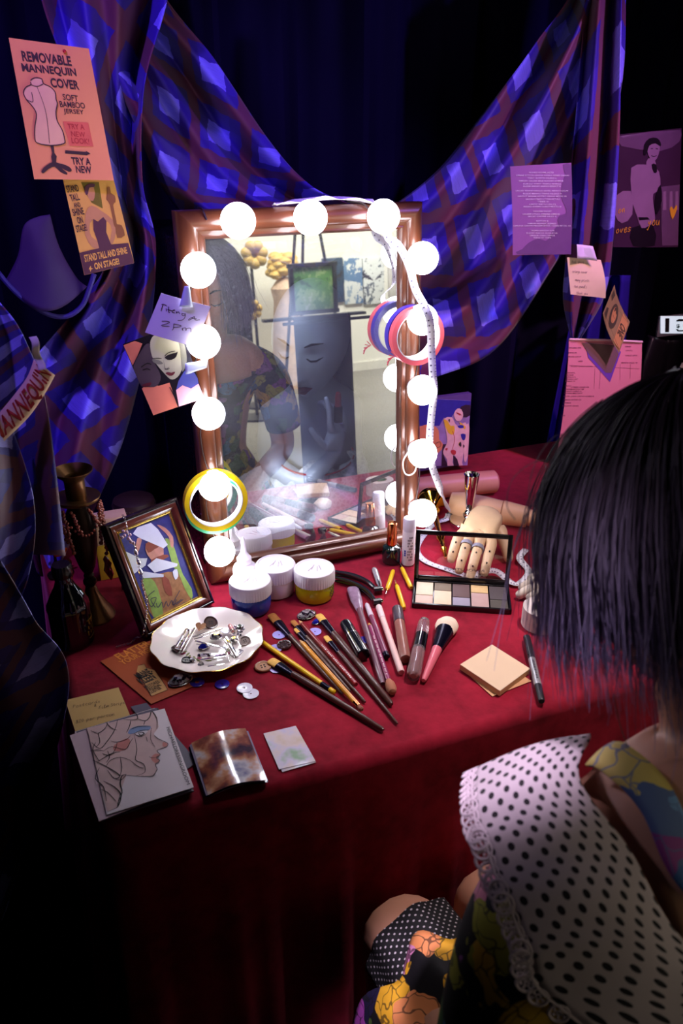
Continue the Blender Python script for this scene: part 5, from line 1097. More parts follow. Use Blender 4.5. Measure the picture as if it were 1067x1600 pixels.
rod('eyeliner_pencil', 'white eyeliner pencil beside the brown concealer tube', 'pencil', c3(638, 292), c3(757, 636), [('cap', mat('soft_white', (232, 206, 206), .4), [(.0042, 0), (.0050, .02), (.0048, .2)], 1), ('shaft', mat('rose_white', (234, 196, 190), .4), [(.0044, .2), (.0047, .98), (.0042, 1)], 1)], .0050)
t, L_ = rod('lipstick', 'black capped lipstick with a silver ring among the brushes', 'lipstick', c3(462, 378), c3(562, 548), [('cap', mat('gloss_black', (14, 14, 20), .15, coat=.6), [(.004, 0), (.0085, .03), (.0092, .10), (.0092, .40)], 1), ('silver_ring', m_chr, [(.0094, .40), (.0094, .43)], 1), ('base', mat('gloss_black', 0), [(.0096, .43), (.0098, .98), (.0085, 1)], 1)], .0100)
rod('concealer_tube', 'brown concealer tube with a dark grey cap', 'tube', c3(735, 304), c3(778, 566), [('cap', mat('slate_cap', (72, 60, 72), .3, coat=.3), [(.0075, 0), (.0084, .02), (.0084, .30)], 1), ('tube', mat('brown_tube', (150, 96, 84), .3, coat=.3), [(.0078, .30), (.0078, .97), (.007, 1)], 1)], .0086)
m_clr = mat('clear_acrylic', (226, 206, 214), .06, trans=.85, ior=1.3, coat=.4)
rod('lip_gloss', 'clear lip gloss tube with a black band and brown gloss', 'lip gloss', c3(878, 364), c3(818, 660), [('cap', m_clr, [(.005, 0), (.0085, .03), (.0094, .08), (.0094, .30)], 1), ('band', mat('gloss_black', 0), [(.0096, .30), (.0096, .54)], 1), ('tube', m_clr, [(.0094, .54), (.0098, .92), (.0085, .985), (.005, 1)], 1), ('gloss', mat('brown_gloss', (158, 88, 78), .2), [(.0072, .56), (.0076, .92), (.004, .98)], 1)], .0098)
rod('blush_brush', 'fluffy cream blush brush with a black ferrule and pink handle', 'makeup brush', c3(1005, 368), c3(872, 678), [('bristles', mat('cream_bristle', (236, 214, 190), .85, var=.1, scale=300), [(.004, -.02), (.012, 0), (.0165, .06), (.0168, .12), (.0135, .2)], .7), ('ferrule', m_fer, [(.0136, .16), (.0135, .20), (.0075, .48), (.0072, .5)], .8), ('handle', mat('pink_handle', (226, 110, 126), .3, coat=.3), [(.0072, .5), (.0066, .6), (.0042, .95), (.0030, 1)], 1)], .0100, .005)
# marker pen
def c4(x, y): return 680+x/4.85, 860+y/4.85
t, L_ = rod('marker_pen', 'black and silver marker pen beside the sticky notes', 'pen', c4(692, 655), c4(806, 1145), [('cap', mat('pen_black', (36, 34, 40), .35), [(.0040, 0), (.0052, .01), (.0055, .38)], 1), ('barrel', mat('pen_silver', (186, 184, 188), .3, metal=.4), [(.0052, .38), (.0052, .78)], 1), ('end', mat('pen_black', 0), [(.0050, .78), (.0046, .98), (.0036, 1)], 1)], .0056)
b = B(); b.box((L_*.19, -.0045, .0045), (L_*.30, .0016, .0014), bev=.0004); b.obj('clip', mat('pen_black', 0), t)
b = B()
for k in range(12): b.box((L_*(.44+.024*k), .0, .0053), (.0016, .0026, .0003))
b.obj('print', inkb, t)
# yellow mini screwdrivers
for a, c, lab in (((675, 228), (714, 106), 'yellow mini screwdriver pointing towards the black clips'), ((748, 68), (808, 195), 'yellow mini screwdriver lying in front of the nail polish'), ((724, 156), (771, 302), 'yellow mini screwdriver nearest the eyeshadow palette')):
    rod('screwdriver', lab, 'screwdriver', c3(*a), c3(*c), [('bit', m_chr, [(.0010, 0), (.0012, .16)], 1), ('collar', m_gold, [(.0022, .14), (.0022, .2)], 1), ('handle', m_yel, [(.0028, .2), (.0036, .26), (.0038, .92), (.0028, 1)], 1)], .0038)
# hair clips
def clip(label, pts, hx, m, wd, lab_grp=None):
    P_ = [T(*c3(*q_), .7512+.006) for q_ in pts]; o0 = V((P_[0].x, P_[0].y, .7512)); t = thing('hair_clip', label, 'hair clip', o0)
    sp = smoothpts(P_, 8); n = len(sp)
    for nm, dz, off in (('upper_jaw', .0035, .0), ('lower_jaw', -.0032, .004)):
        b = B(); b.tube([q_-o0+V((0, off*math.sin(PI*i/n), dz*(1-.5*i/n))) for i, q_ in enumerate(sp)], [wd*(.45+.55*math.sin(PI*min(1, .12+.8*i/n))) for i in range(n)], 8); b.obj(nm, m, t)
    e = sp[-1]-o0; b = B(); b.tube([e+V((-.004, 0, 0)), e+V((.008, -.002, 0))], .0058, 14); b.obj('spring_barrel', m, t)
    b = B(); b.ball(e+V((.008, -.002, .0)), .0045, 12, 8); b.obj('pin', m_chr, t)
clip('long curved black hair clip lying further back beside the yellow jar', [(408, 118), (500, 135), (575, 165), (625, 205)], 0, mat('clip_black', (18, 16, 28), .25, coat=.5), .0036)
clip('long curved black hair clip lying nearer above the makeup brush', [(412, 150), (500, 175), (575, 215), (622, 268)], 0, mat('clip_black', 0), .0036)
rod('hair_clip', 'small silver hair clip lying behind the black clips', 'hair clip', c3(615, 90), c3(648, 192), [('plate', mat('silver_white', (222, 216, 222), .2, metal=.7), [(.003, 0), (.0050, .1), (.0042, .8), (.002, 1)], .3), ('lever', m_chr, [(.0016, .3), (.0026, .7), (.002, .98)], .6)], .004)

# ------------------------------------------------------------------ sequins, buttons, jewels on the cloth
m_seq = mat('lilac_sequin', (176, 168, 250), .25, coat=.6); m_seqb = mat('blue_sequin', (50, 36, 160), .2, coat=.6); m_seqw = mat('white_sequin', (226, 222, 246), .3, coat=.5)
def sequin(px, r, m, lab, lift=0):
    p = T(*px, .7513+lift); b = B(); b.lathe([(r, 0), (r, .0005), (r*.9, .0008), (.0012, .0003), (.0011, 0)], 24, cap0=False, cap1=False); o = b.obj('sequin', m); o.location = p
    tag(o, lab, 'sequin')
for (x, y, m, r, lab, lf) in ((436, 992, m_seq, .0098, 'lilac sequin half under the flat brush near the blue jar', 0), (492, 987, m_seq, .0095, 'lilac sequin beside the oval jewel and red pencil', 0), (431, 1013, m_seq, .0095, 'lilac sequin beside the dark round button', 0), (432, 1045, m_seq, .0095, 'lilac sequin half under the wide flat brush and wooden button', 0),
        (569, 1000, m_seqb, .0085, 'dark blue sequin half under the makeup brush beside the lipstick', 0), (347, 1069, m_seqb, .0098, 'dark blue sequin lying just in front of the plate', 0), (308, 1066, m_seqb, .0098, 'dark blue sequin half under the front rim of the plate', 0), (382, 1075, m_seqw, .0105, 'pale sequin further from the table edge of the overlapping pair', .0006), (392, 1084, m_seqw, .0105, 'pale sequin nearer the table edge of the overlapping pair', 0)): sequin((x, y), r, m, lab, lf)
def button(p, r, m, lab, tilt=(0, 0), cat='button', holes=4):
    t = thing('button', lab, cat, p); t.rotation_euler = (tilt[0], tilt[1], .4)
    b = B(); b.lathe([(r*.8, 0), (r, .0008), (r, .0026), (r*.93, .0034), (r*.8, .0030), (r*.72, .0022), (.0004, .0022)], 36); b.obj('disc', m, t)
    b = B()
    for k in range(holes): a = k/holes*2*PI+.4; b.lathe([(r*.1, .0020), (r*.1, .0026)], 10, TR(r*.26*math.cos(a), r*.26*math.sin(a), 0))
    b.obj('holes', inkb, t); return t
m_horn = mat('horn_button', (176, 128, 96), .35, var=.25, scale=120, coat=.3); m_dkb = mat('dark_button', (66, 42, 44), .25, var=.4, scale=150, coat=.5)
button(T(411, 1043, .7512), .0115, m_horn, 'round tan wooden button with four holes beside the plate')
t = button(T(444, 1009, .7512), .0105, m_dkb, 'dark carved button lying above the yellow stick')
b = B()
for k in range(8): a = k/8*2*PI; b.ball((.0075*math.cos(a), .0075*math.sin(a), .0028), (.0022, .0016, .0012), 8, 6, RZ(a))
b.obj('carved_rim', m_dkb, t)
m_cry, nt, p = base('cut_crystal'); MATS['cut_crystal'] = m_cry
vz = nn(nt, 'ShaderNodeTexVoronoi'); vz.inputs['Scale'].default_value = 260; tc = nn(nt, 'ShaderNodeTexCoord'); nt.links.new(tc.outputs['Object'], vz.inputs['Vector']); sc_ = nn(nt, 'ShaderNodeSeparateColor'); nt.links.new(vz.outputs['Color'], sc_.inputs[0])
nt.links.new(ramp(nt, sc_.outputs[0], [(0, (.05, .03, .06)), (.25, (.75, .72, .8)), (.6, (.95, .93, .96)), (.85, (.35, .25, .32))], 'CONSTANT'), p.inputs['Base Color']); p.inputs['Metallic'].default_value = .7; p.inputs['Roughness'].default_value = .08
m_sil = mat('silver_setting', (200, 194, 190), .2, metal=1, var=.15, scale=200)
def gem(p, rx, ry, h, m, lab, rot=0, name='jewel', setm=None):
    t = thing(name, lab, 'jewel', p, rot)
    b = B(); n = 14
    tbl = [V((rx*.55*math.cos(2*PI*k/n), ry*.55*math.sin(2*PI*k/n), h)) for k in range(n)]; mid = [V((rx*math.cos(2*PI*(k+.5)/n), ry*math.sin(2*PI*(k+.5)/n), h*.45)) for k in range(n)]; bt = [V((rx*.7*math.cos(2*PI*k/n), ry*.7*math.sin(2*PI*k/n), h*.1)) for k in range(n)]
    A_, M_, B_ = [[b.v(q_) for q_ in L__] for L__ in (tbl, mid, bt)]
    for k in range(n): j = (k+1) % n; b.face([A_[k], A_[j], M_[k]]); b.face([M_[k], A_[j], M_[j]]); b.face([B_[k], M_[k], B_[j]]); b.face([M_[k], M_[j], B_[j]])
    b.face(A_); b.face(B_[::-1])
    for f in b.bm.faces: f.smooth = False
    b.obj('stone', m, t, sharp=0)
    b = B(); b.torus(1, .12, 28, 8, TR(0, 0, h*.22) @ Matrix.Diagonal((rx, ry, h*.9, 1))); b.obj('setting', setm or m_sil, t); return t
gem(T(479, 962, .7512), .0140, .0105, .008, m_cry, 'oval silver crystal brooch above the red pencil tip', .2)
gem(T(282, 1065, .7512), .0160, .0110, .010, m_cry, 'oval crystal brooch lying on the flyer against the plate', .3)
sb = mat('blue_stone', (26, 30, 150), .1, coat=1)
gem(T(494, 973, .7512), .0070, .0050, .005, sb, 'small bit just below the oval brooch, blue light put into its colour', .5)  # a blue-lit bit, the blue light is carried by its colour

# ------------------------------------------------------------------ plate of trinkets
pc = T(325, 1011, .7512); t = thing('plate', 'white china plate with a scalloped gold rim holding trinkets', 'plate', pc)
sc8 = lambda a, k: 1+(.016*math.cos(a*12) if k in (3, 4, 5, 6) else 0)
m_chn = mat('white_china', (236, 224, 220), .15, coat=.6, var=.02)
b = B(); b.lathe([(.038, 0), (.040, .001), (.050, .005), (.0775, .0148), (.0785, .0158), (.0775, .0164), (.062, .0110), (.050, .0066), (.044, .0050), (.0005, .0046)], 96, wob=sc8); b.obj('dish', m_chn, t)
b = B(); rr = [V((.0785*(1+.016*math.cos(2*PI*k/192*12))*math.cos(2*PI*k/192), .0785*(1+.016*math.cos(2*PI*k/192*12))*math.sin(2*PI*k/192), .0157)) for k in range(192)]; b.tube(rr, .0006, 6, True); b.obj('gold_rim', m_gold, t)
b = B(); ms = [mat('rose_glaze', (150, 30, 70), .3), mat('leaf_glaze', (120, 124, 60), .3)]
for k in range(26):
    a = 2.2+k*.13+(k % 3)*.05; r_ = .034+.006*((k*7) % 5)/5; b.mi = 0 if k % 3 == 0 else 1
    b.ball((r_*math.cos(a), r_*math.sin(a), .0051), (.0042 if k % 3 == 0 else .0048, .0036 if k % 3 == 0 else .0018, .0003), 10, 6, RZ(a*2))
b.obj('painted_flowers', ms, t)
def c8(x, y): return 230+x/5.616, 940+y/5.616
ZP = .7512+.0052
def bar(b, a, c, w_, h_, z0, z1):
    A_ = T(*c8(*a), ZP+z0); C_ = T(*c8(*c), ZP+z1); L_ = (C_-A_).length; mm = frame((A_+C_)/2, C_-A_); b.box(mm.translation, (L_, w_, h_), mm.to_3x3().to_4x4(), bev=min(w_, h_)*.3)
def trinket(name, lab, cat, px, bars, m, extra=None):
    o0 = T(*c8(*px), ZP); t = thing(name, lab, cat, o0)
    for nm, mm_, lst in bars:
        b = B()
        for q_ in lst: bar(b, *q_)
        o = b.obj(nm, mm_); o.data.transform(Matrix.Translation(-o0)); o.parent = t
    return t
trinket('hair_clip', 'open silver snap barrette at the left side of the plate', 'hair clip', (290, 340), [('top_plate', m_chr, [((250, 400), (345, 240), .0035, .0014, .008, .011), ((290, 410), (372, 262), .0035, .0014, .008, .011), ((245, 405), (300, 420), .003, .0014, .008, .008), ((345, 238), (375, 262), .003, .0014, .011, .011)]), ('base_plate', m_sil, [((300, 450), (420, 230), .004, .0014, .004, .010)]), ('hinge', m_dkb, [((225, 400), (275, 430), .008, .006, .004, .004)])], None)
trinket('hair_pin', 'long silver hair clip lying across the upper middle of the plate', 'hair pin', (530, 280), [('upper_bar', m_sil, [((400, 310), (660, 232), .003, .0014, .012, .012)]), ('lower_bar', m_chr, [((410, 330), (650, 262), .0022, .0012, .009, .009)])], None)
trinket('hair_pin', 'silver hair clip lying under the large crystal in the plate', 'hair pin', (560, 390), [('bar', m_chr, [((420, 345), (690, 410), .0028, .0014, .009, .006), ((430, 372), (640, 400), .002, .0012, .006, .005)])], None)
trinket('hair_clip', 'silver alligator clip sloping at the right side of the plate', 'hair clip', (740, 410), [('upper_jaw', m_chr, [((690, 310), (790, 480), .004, .0016, .011, .007)]), ('lower_jaw', m_sil, [((676, 330), (772, 492), .0034, .0014, .007, .003)]), ('crystal_tip', m_cry, [((770, 480), (832, 430), .008, .005, .004, .004)])], None)
trinket('hair_clip', 'clear and silver clip lying nearest the front of the plate', 'hair clip', (580, 500), [('clear_bar', m_cry, [((440, 470), (690, 470), .006, .0026, .006, .006)]), ('silver_bar', m_chr, [((470, 510), (720, 480), .003, .0014, .008, .008), ((530, 570), (710, 545), .002, .0012, .005, .005)]), ('loop', m_sil, [((700, 450), (722, 530), .0016, .0016, .008, .008)])], None)
gem(T(*c8(608, 318), ZP+.004), .0085, .0070, .0075, m_cry, 'large round clear crystal in the middle of the plate')
gem(T(*c8(500, 402), ZP+.001), .0082, .0058, .006, sb, 'deep blue oval stone in the middle of the plate', .2)
gem(T(*c8(395, 525), ZP), .0045, .0045, .005, m_cry, 'small square crystal beside the black button in the plate', .4)
gem(T(*c8(470, 560), ZP), .0050, .0040, .005, m_cry, 'small crystal near the front edge inside the plate', .9)
gem(T(*c8(760, 345), ZP+.002), .0055, .0050, .006, m_cry, 'small crystal beside the silver button in the plate')
t = thing('earring', 'cluster of tiny grey crystals at the right rear of the plate', 'earring', T(*c8(805, 285), ZP))
b = B(); rq = random.Random(2)
for k in range(16): b.ball((rq.uniform(-.008, .008), rq.uniform(-.011, .011), .0025+rq.uniform(0, .005)), .0024, 8, 6)
b.obj('crystals', m_cry, t)
b = B(); b.box((.003, .010, .006), (.008, .006, .003), RZ(.5), bev=.0006); b.obj('emerald_stone', mat('smoke_green', (90, 104, 88), .15, coat=1), t)
button(T(*c8(555, 190), ZP+.003), .0105, mat('brown_button', (74, 50, 44), .25, var=.4, scale=140, coat=.5), 'large dark brown button leaning at the back of the plate', (.6, 0))
button(T(*c8(345, 525), ZP+.001), .0072, mat('black_button', (22, 20, 34), .25, coat=.4), 'small black button at the left front of the plate', (.1, .1))
button(T(*c8(860, 352), ZP+.004), .0080, mat('grey_button', (150, 134, 128), .3, metal=.5), 'grey metal button at the right side of the plate', (.15, -.35))
sequin(c8(690, 255), .0075, m_seqw, 'pale blue sequin at the back of the plate behind the crystal', .010)
o = None
b = B(); b.extr([(.008*(16*math.sin(a)**3)/16, .008*(13*math.cos(a)-5*math.cos(2*a)-2*math.cos(3*a)-math.cos(4*a))/16) for a in [k*PI/16 for k in range(32)]], 0, .0025); o = b.obj('heart_charm', mat('brass_heart', (206, 160, 122), .25, metal=.8)); o.location = T(*c8(468, 222), ZP+.006); o.rotation_euler = (.3, 0, -.6); tag(o, 'small brass heart charm beside the brown button in the plate', 'charm')
rod('bead', 'pink glass bead at the back of the plate', 'bead', c8(722, 205), c8(752, 262), [('glass', mat('pink_glass', (230, 150, 150), .15, coat=.6), [(.002, 0), (.0032, .1), (.0032, .9), (.002, 1)], 1), ('end_ring', m_sil, [(.0034, .9), (.0034, .98)], 1)], .0034, None, None, .011)
# ------------------------------------------------------------------ framed picture leaning back
def c1(x, y): return 60+x/3.557, 740+y/3.557
BL, BR = T(223.5, 997, .7527), T(330, 942, .7527)
ex = BR-BL; fwid = ex.length; ex.normalize(); bk = V((-ex.y, ex.x, 0)); best = None
for k in range(2, 45):
    for hh in range(120, 240, 2):
        a = math.radians(k); d = (bk*math.sin(a)+V((0, 0, math.cos(a))))*hh/1000
        q1, q2 = px_of(BL+d), px_of(BR+d); e = (q1[0]-157)**2+(q1[1]-823)**2+(q2[0]-271)**2+(q2[1]-777)**2
        if best is None or e < best[0]: best = (e, a, hh/1000)
_, fa, fh = best
t_f = thing('picture_frame', 'dark wooden picture frame with a gilt inner edge and signed drawing, leaning back at left', 'picture frame', mw=Matrix.Translation(BL) @ frame((0, 0, 0), ex) @ RX(-fa))
# local: x along the bottom, z up the frame, -y out of the front
def frect(i, o): return [V((i, -o, i)), V((fwid-i, -o, i)), V((fwid-i, -o, fh-i)), V((i, -o, fh-i))]
def mould(name, prof, m, par):
    b = B()
    for s_ in range(4):
        va = [b.v(frect(i, o)[s_]) for i, o in prof]; vc = [b.v(frect(i, o)[(s_+1) % 4]) for i, o in prof]
        for k in range(len(prof)-1): b.face([va[k], vc[k], vc[k+1], va[k+1]])
    return b.obj(name, m, par, sharp=40)
mould('outer_moulding', [(0, -.004), (0, .010), (.0015, .012), (.004, .0125), (.005, .0115), (.0065, .0125)], mat('ebony_wood', (40, 24, 24), .25, coat=.5), t_f)
mould('inner_moulding', [(.0065, .0125), (.008, .0130), (.012, .0115), (.0145, .0085), (.0155, .0080)], mat('mahogany', (104, 48, 34), .25, var=.3, coat=.5), t_f)
mould('gilt_edge', [(.0155, .0080), (.0162, .0085), (.0172, .0075), (.0176, .0068), (.0186, .0072), (.0200, .0050)], mat('gilt', (222, 186, 96), .25, metal=.9), t_f)
b = B(); b.box((fwid/2, .003, fh/2), (fwid-.004, .004, fh-.004)); b.obj('backing', mat('brown_board', (84, 60, 46), .8), t_f)
b = B(); b.extr([(0, 0), (fh*.62, 0), (fh*.62, -.001), (0, -.085)], -.02, .02, TR(fwid/2, .005, fh*.80) @ RY(PI/2) @ RX(0)); strut = b
strut.bm.free()
b = B(); pt_ = V((fwid/2, .006, fh*.78)); mw = t_f.matrix_world if False else (Matrix.Translation(BL) @ frame((0, 0, 0), ex) @ RX(-fa)); top_w = mw @ pt_; foot = top_w+bk*.075; foot.z = .7515; inv = mw.inverted()
b.tube([pt_, inv @ foot], .006, 8); b.obj('easel_strut', mat('brown_board', 0), t_f)
W4 = [mw @ V(p) for p in ((.0185, -.0045, fh-.0185), (fwid-.0185, -.0045, fh-.0185), (fwid-.0185, -.0045, .0185), (.0185, -.0045, .0185))]
G_ = PS([px_of(p) for p in W4], lambda x, y: V((0, 0, 0)), None, (60, 740, 3.557)); G_.c = W4; G_.o = sum(W4, V())/4; G_.n = (W4[3]-W4[0]).cross(W4[1]-W4[0]).normalized(); G_.w = (W4[1]-W4[0]).length; G_.h = (W4[3]-W4[0]).length
def glued(o):
    o.parent = t_f; o.data.transform(inv @ Matrix.Translation(G_.o)); return o
o = G_.paper('drawing_paper', mat('indigo_pastel', (58, 58, 130), .6, var=.5, scale=120), None, 4, 4); glued(o); art = o
gp = mat('green_pastel', (150, 184, 86), .6, var=.4, scale=120); hat_glare = mat('white_hat_glare', (236, 240, 246), .35, var=.06, scale=120); sp_ = mat('skin_pastel', (214, 150, 130), .6, var=.3, scale=120); op_ = mat('ochre_pastel', (170, 120, 76), .6, var=.5, scale=160); rp_ = mat('auburn_pastel', (150, 74, 54), .6, var=.3, scale=120)  # white shapes are the hat and the glare, painted onto the picture
o = layers(G_, 'figure_drawing', None, [
    (op_, lambda b: G_.pp(b, [(570, 590), (650, 560), (770, 545), (800, 620), (850, 690), (800, 720), (640, 800), (600, 700)], .0003, 2)),
    (gp, lambda b: (G_.pp(b, [(700, 360), (740, 380), (770, 470), (800, 560), (850, 640), (850, 700), (810, 640), (770, 540), (745, 520), (720, 430)], .0005, 2), G_.pp(b, [(575, 590), (620, 580), (660, 640), (690, 780), (640, 800), (610, 700)], .0005, 2))),
    (sp_, lambda b: (G_.pp(b, [(655, 285), (700, 300), (745, 350), (745, 410), (730, 400), (720, 350), (680, 310)], .0006, 2), G_.pp(b, [(590, 400), (630, 370), (690, 410), (680, 480), (640, 490), (600, 450)], .0006, 2), G_.pp(b, [(545, 360), (570, 370), (545, 450), (535, 430)], .0006, 2))),
    (rp_, lambda b: (G_.pp(b, [(590, 390), (640, 375), (670, 400), (640, 420), (605, 440)], .0008, 2), G_.pp(b, [(680, 570), (720, 590), (740, 680), (700, 660)], .0007, 2), G_.pp(b, [(620, 480), (690, 450), (720, 460), (640, 500)], .0008, 2))),
    (hat_glare, lambda b: (G_.pp(b, [(520, 335), (545, 300), (620, 275), (660, 310), (715, 395), (690, 415), (620, 385), (560, 360)], .0009, 1), G_.pp(b, [(600, 510), (650, 470), (770, 500), (765, 515), (640, 550)], .0009, 1), G_.pp(b, [(480, 430), (560, 470), (600, 470), (590, 510), (520, 560), (490, 480)], .0009, 1), G_.pp(b, [(560, 540), (690, 560), (690, 575), (580, 580)], .0009, 1), G_.pp(b, [(740, 545), (765, 530), (772, 570), (755, 590)], .0009, 2))),
    (mat('graphite', (60, 62, 84), .6), lambda b: [G_.pl(b, st, .0011, .0013) for st in ([(640, 650), (600, 690), (625, 740), (650, 690), (620, 700), (645, 745)], [(650, 720), (660, 745), (680, 715), (690, 745), (705, 710), (715, 740), (735, 705), (745, 735), (760, 700)], [(760, 730), (800, 700)], [(780, 650), (740, 730), (790, 700)])])])
o.parent = art; o.data.transform(inv @ Matrix.Translation(G_.o))
# silver beaded chain over the frame
cp = [c1(462, 222), c1(480, 250), c1(492, 300), c1(500, 345), c1(535, 400), c1(545, 450), c1(556, 500), c1(566, 560), c1(580, 620), c1(598, 700), c1(600, 780), c1(590, 860)]
def on_frame(x, y, o):
    P0 = mw @ V((0, -o, 0)); n_ = (mw.to_3x3() @ V((0, -1, 0))); d = ray(x, y); return CAMP+d*((P0-CAMP).dot(n_)/d.dot(n_))
pts = [on_frame(*q_, .0155) for q_ in cp]+[T(*c1(575, 905), .7535), T(*c1(540, 912), .7535), T(*c1(515, 940), .7535), T(*c1(460, 955), .7535), T(*c1(430, 965), .7535)]
sp = smoothpts(pts, 6); o0 = pts[-1].copy(); o0.z = .7512
t = thing('necklace', 'silver chain necklace draped over the front of the picture frame onto the cloth', 'necklace', o0)
b = B(); tot = 0; last = sp[0]
for i in range(1, len(sp)):
    if (sp[i]-last).length > .0026:
        last = sp[i]; d = (sp[i]-sp[i-1]).normalized(); b.torus(.0016, .0005, 10, 5, frame(sp[i]-o0, d) @ RX(PI/2*(i % 2)))
b.obj('chain', m_sil, t)
b = B()
for q_ in (c1(470, 320), c1(490, 325), c1(478, 345), c1(500, 360), c1(515, 380), c1(528, 385), c1(465, 355), c1(508, 340)): b.ball(on_frame(*q_, .0165)-o0, .0026, 10, 8)
b.obj('bead_cluster', mat('rose_bead', (186, 150, 160), .1, metal=.4, coat=1), t)
for q_, m_ in ((c1(542, 438), 0), (c1(556, 490), 0), (c1(568, 545), 0)):
    b = B(); b.ball(on_frame(*q_, .0165)-o0, (.0028, .0024, .0052), 10, 8, mw.to_3x3().to_4x4()); b.obj('pendant_bead', m_cry, t)

# ------------------------------------------------------------------ candlestick, bottle and the dark corner
m_brz = mat('aged_bronze', (112, 78, 46), .38, metal=.85, var=.4, scale=60)
p = T(149, 962, .7512); t_c = thing('candlestick', 'tall aged bronze candlestick with beads hanging from its drip pan', 'candlestick', p)
b = B(); b.lathe([(.0290, 0), (.0300, .002), (.0290, .005), (.020, .020), (.0125, .036), (.0085, .048), (.007, .054)], 40); b.obj('base', m_brz, t_c)
b = B(); b.lathe([(.007, .054), (.0095, .058), (.0095, .063), (.0065, .067), (.0078, .071), (.006, .075), (.011, .085), (.0185, .118), (.0205, .150), (.0190, .172), (.014, .182), (.012, .190)], 32); b.obj('stem', mat('dark_bronze', (46, 30, 24), .4, metal=.7, var=.3), t_c)
b = B(); b.lathe([(.012, .189), (.030, .193), (.0325, .197), (.0318, .1985), (.014, .1965)], 44); b.obj('drip_pan', m_brz, t_c)
b = B(); b.lathe([(.0138, .196), (.0138, .222), (.0150, .226), (.0270, .236), (.0278, .238), (.0265, .2385), (.0130, .228), (.0118, .224), (.0118, .205)], 40, cap0=False); b.obj('candle_cup', m_brz, t_c)
m_amb = mat('amber_bead', (148, 66, 48), .12, coat=1, var=.4, scale=80)
t = thing('bead_garland', 'garland of amber glass beads hanging from the bronze candlestick', 'beads', p+V((0, 0, .19)))
b = B(); rq = random.Random(4)
def strand(a, n, r0, drop, sway):
    for k in range(n):
        z = -.002-drop*k/n; b.ball((r0*math.cos(a+sway*k/n)+rq.uniform(-.001, .001), r0*math.sin(a+sway*k/n), z), .0024+.0008*((k*3) % 2), 8, 6)
for a, n, dr, sw in ((-2.6, 11, .052, .3), (-2.3, 14, .068, .2), (-1.9, 9, .04, .3), (-.55, 14, .062, -.2), (-.35, 18, .085, -.05), (-.15, 10, .048, .1), (-1.2, 7, .03, .5)): strand(a, n, .0315, dr, sw)
for k in range(14): s_ = k/13; a = -2.3+1.8*s_; b.ball((.0315*math.cos(a), .0315*math.sin(a), -.012-.028*math.sin(PI*s_)), .0022, 8, 6)
b.obj('bead_strands', m_amb, t)
for a, z in ((-.35, -.094), (-.62, -.082), (-2.45, -.075)):
    b = B(); q_ = V((.0315*math.cos(a), .0315*math.sin(a), z)); b.lathe([(.0005, 0), (.0042, -.006), (.0024, -.012), (.0050, -.024), (.0008, -.034)], 8, TR(*q_)); b.obj('drop_bead', m_amb, t)
p = T(116, 1001, .7512); t = thing('sauce_bottle', 'small black ribbed glass bottle with a gold label in front of the candlestick', 'bottle', p)
b = B(); b.lathe([(.026, 0), (.0285, .002), (.029, .010), (.0275, .022), (.0275, .052), (.0285, .058), (.0275, .066), (.020, .082), (.0145, .092), (.0118, .100), (.0118, .108)], 48, wob=lambda a, k: 1+(.035*math.cos(a*10) if 3 <= k <= 7 else 0)); b.obj('bottle', mat('black_glass', (10, 8, 14), .06, coat=1), t)
b = B(); b.lathe([(.0122, .107), (.0135, .109), (.0135, .122), (.0125, .125), (.0122, .126), (.001, .126)], 40, wob=lambda a, k: 1+.02*math.cos(a*20)); b.obj('cap', mat('black_cap', (20, 16, 20), .3, coat=.4), t)
b = B()
for k in range(10): a = -.75+k*.075; b.box((.0285*math.cos(a), .0285*math.sin(a), .020+(k % 3)*.008), (.0006, .0016, .007-.002*(k % 2)), RZ(a))
for j in range(2):
    for k in range(9): a = -.72+k*.08; b.box((.0287*math.cos(a), .0287*math.sin(a), .012+.028*j), (.0006, .0018, .0014), RZ(a))
b.obj('gold_label', mat('label_gold', (188, 150, 40), .4, metal=.4), t)
t = thing('carton', 'upright cream and yellow carton behind the picture frame', 'box', W(170, 900, .06)+V((0, 0, 0)))
lo = W(168, 905, .06); 
q0, q1 = W(146, 815, .06), W(196, 805, .06)
t.location = (q0.x+(q1.x-q0.x)/2, .075, .7512); hh = (q0.z+q1.z)/2-.7512; ww = q1.x-q0.x+.004
b = B(); b.box((0, 0, hh*.29), (ww, .03, hh*.58), bev=.001); b.obj('yellow_body', mat('yellow_card', (206, 158, 40), .7), t)
b = B(); b.box((0, 0, hh*.79), (ww, .03, hh*.42), bev=.001); b.obj('cream_flap', mat('cream_card', (222, 176, 140), .7), t)
q0 = W(209, 780, .115); t = thing('hat_box', 'dark red round beaded box behind the picture frame', 'box', (q0.x, .125, .7512)); zt = q0.z-.7512
b = B(); b.lathe([(.034, 0), (.035, .002), (.035, zt-.012), (.033, zt-.004), (.026, zt), (.001, zt+.001)], 40); b.obj('body', mat('oxblood', (38, 10, 14), .6), t)
b = B()
for k in range(40): a = k/40*2*PI; b.ball((.0352*math.cos(a), .0352*math.sin(a), zt-.012), .0010, 6, 4)
b.obj('bead_trim', m_sil, t)
t = thing('glass_ornament', 'amber glass leaf ornament in the shadow behind the black bottle', 'ornament', T(97, 912, .7512)+V((-.004, .03, 0)))
b = B(); m_ag = mat('amber_glass', (216, 90, 20), .1, trans=.4, coat=1)
for k in range(6): a = .5+k*.45; b.ball((.012*math.cos(a), .004*k-.01, .040+.012*math.sin(a)), (.012, .003, .005), 12, 8, RY(-a))
b.obj('leaves', m_ag, t)
b = B(); b.lathe([(.016, 0), (.017, .003), (.003, .008), (.002, .04)], 20); b.obj('foot', mat('dark_bronze', 0), t)

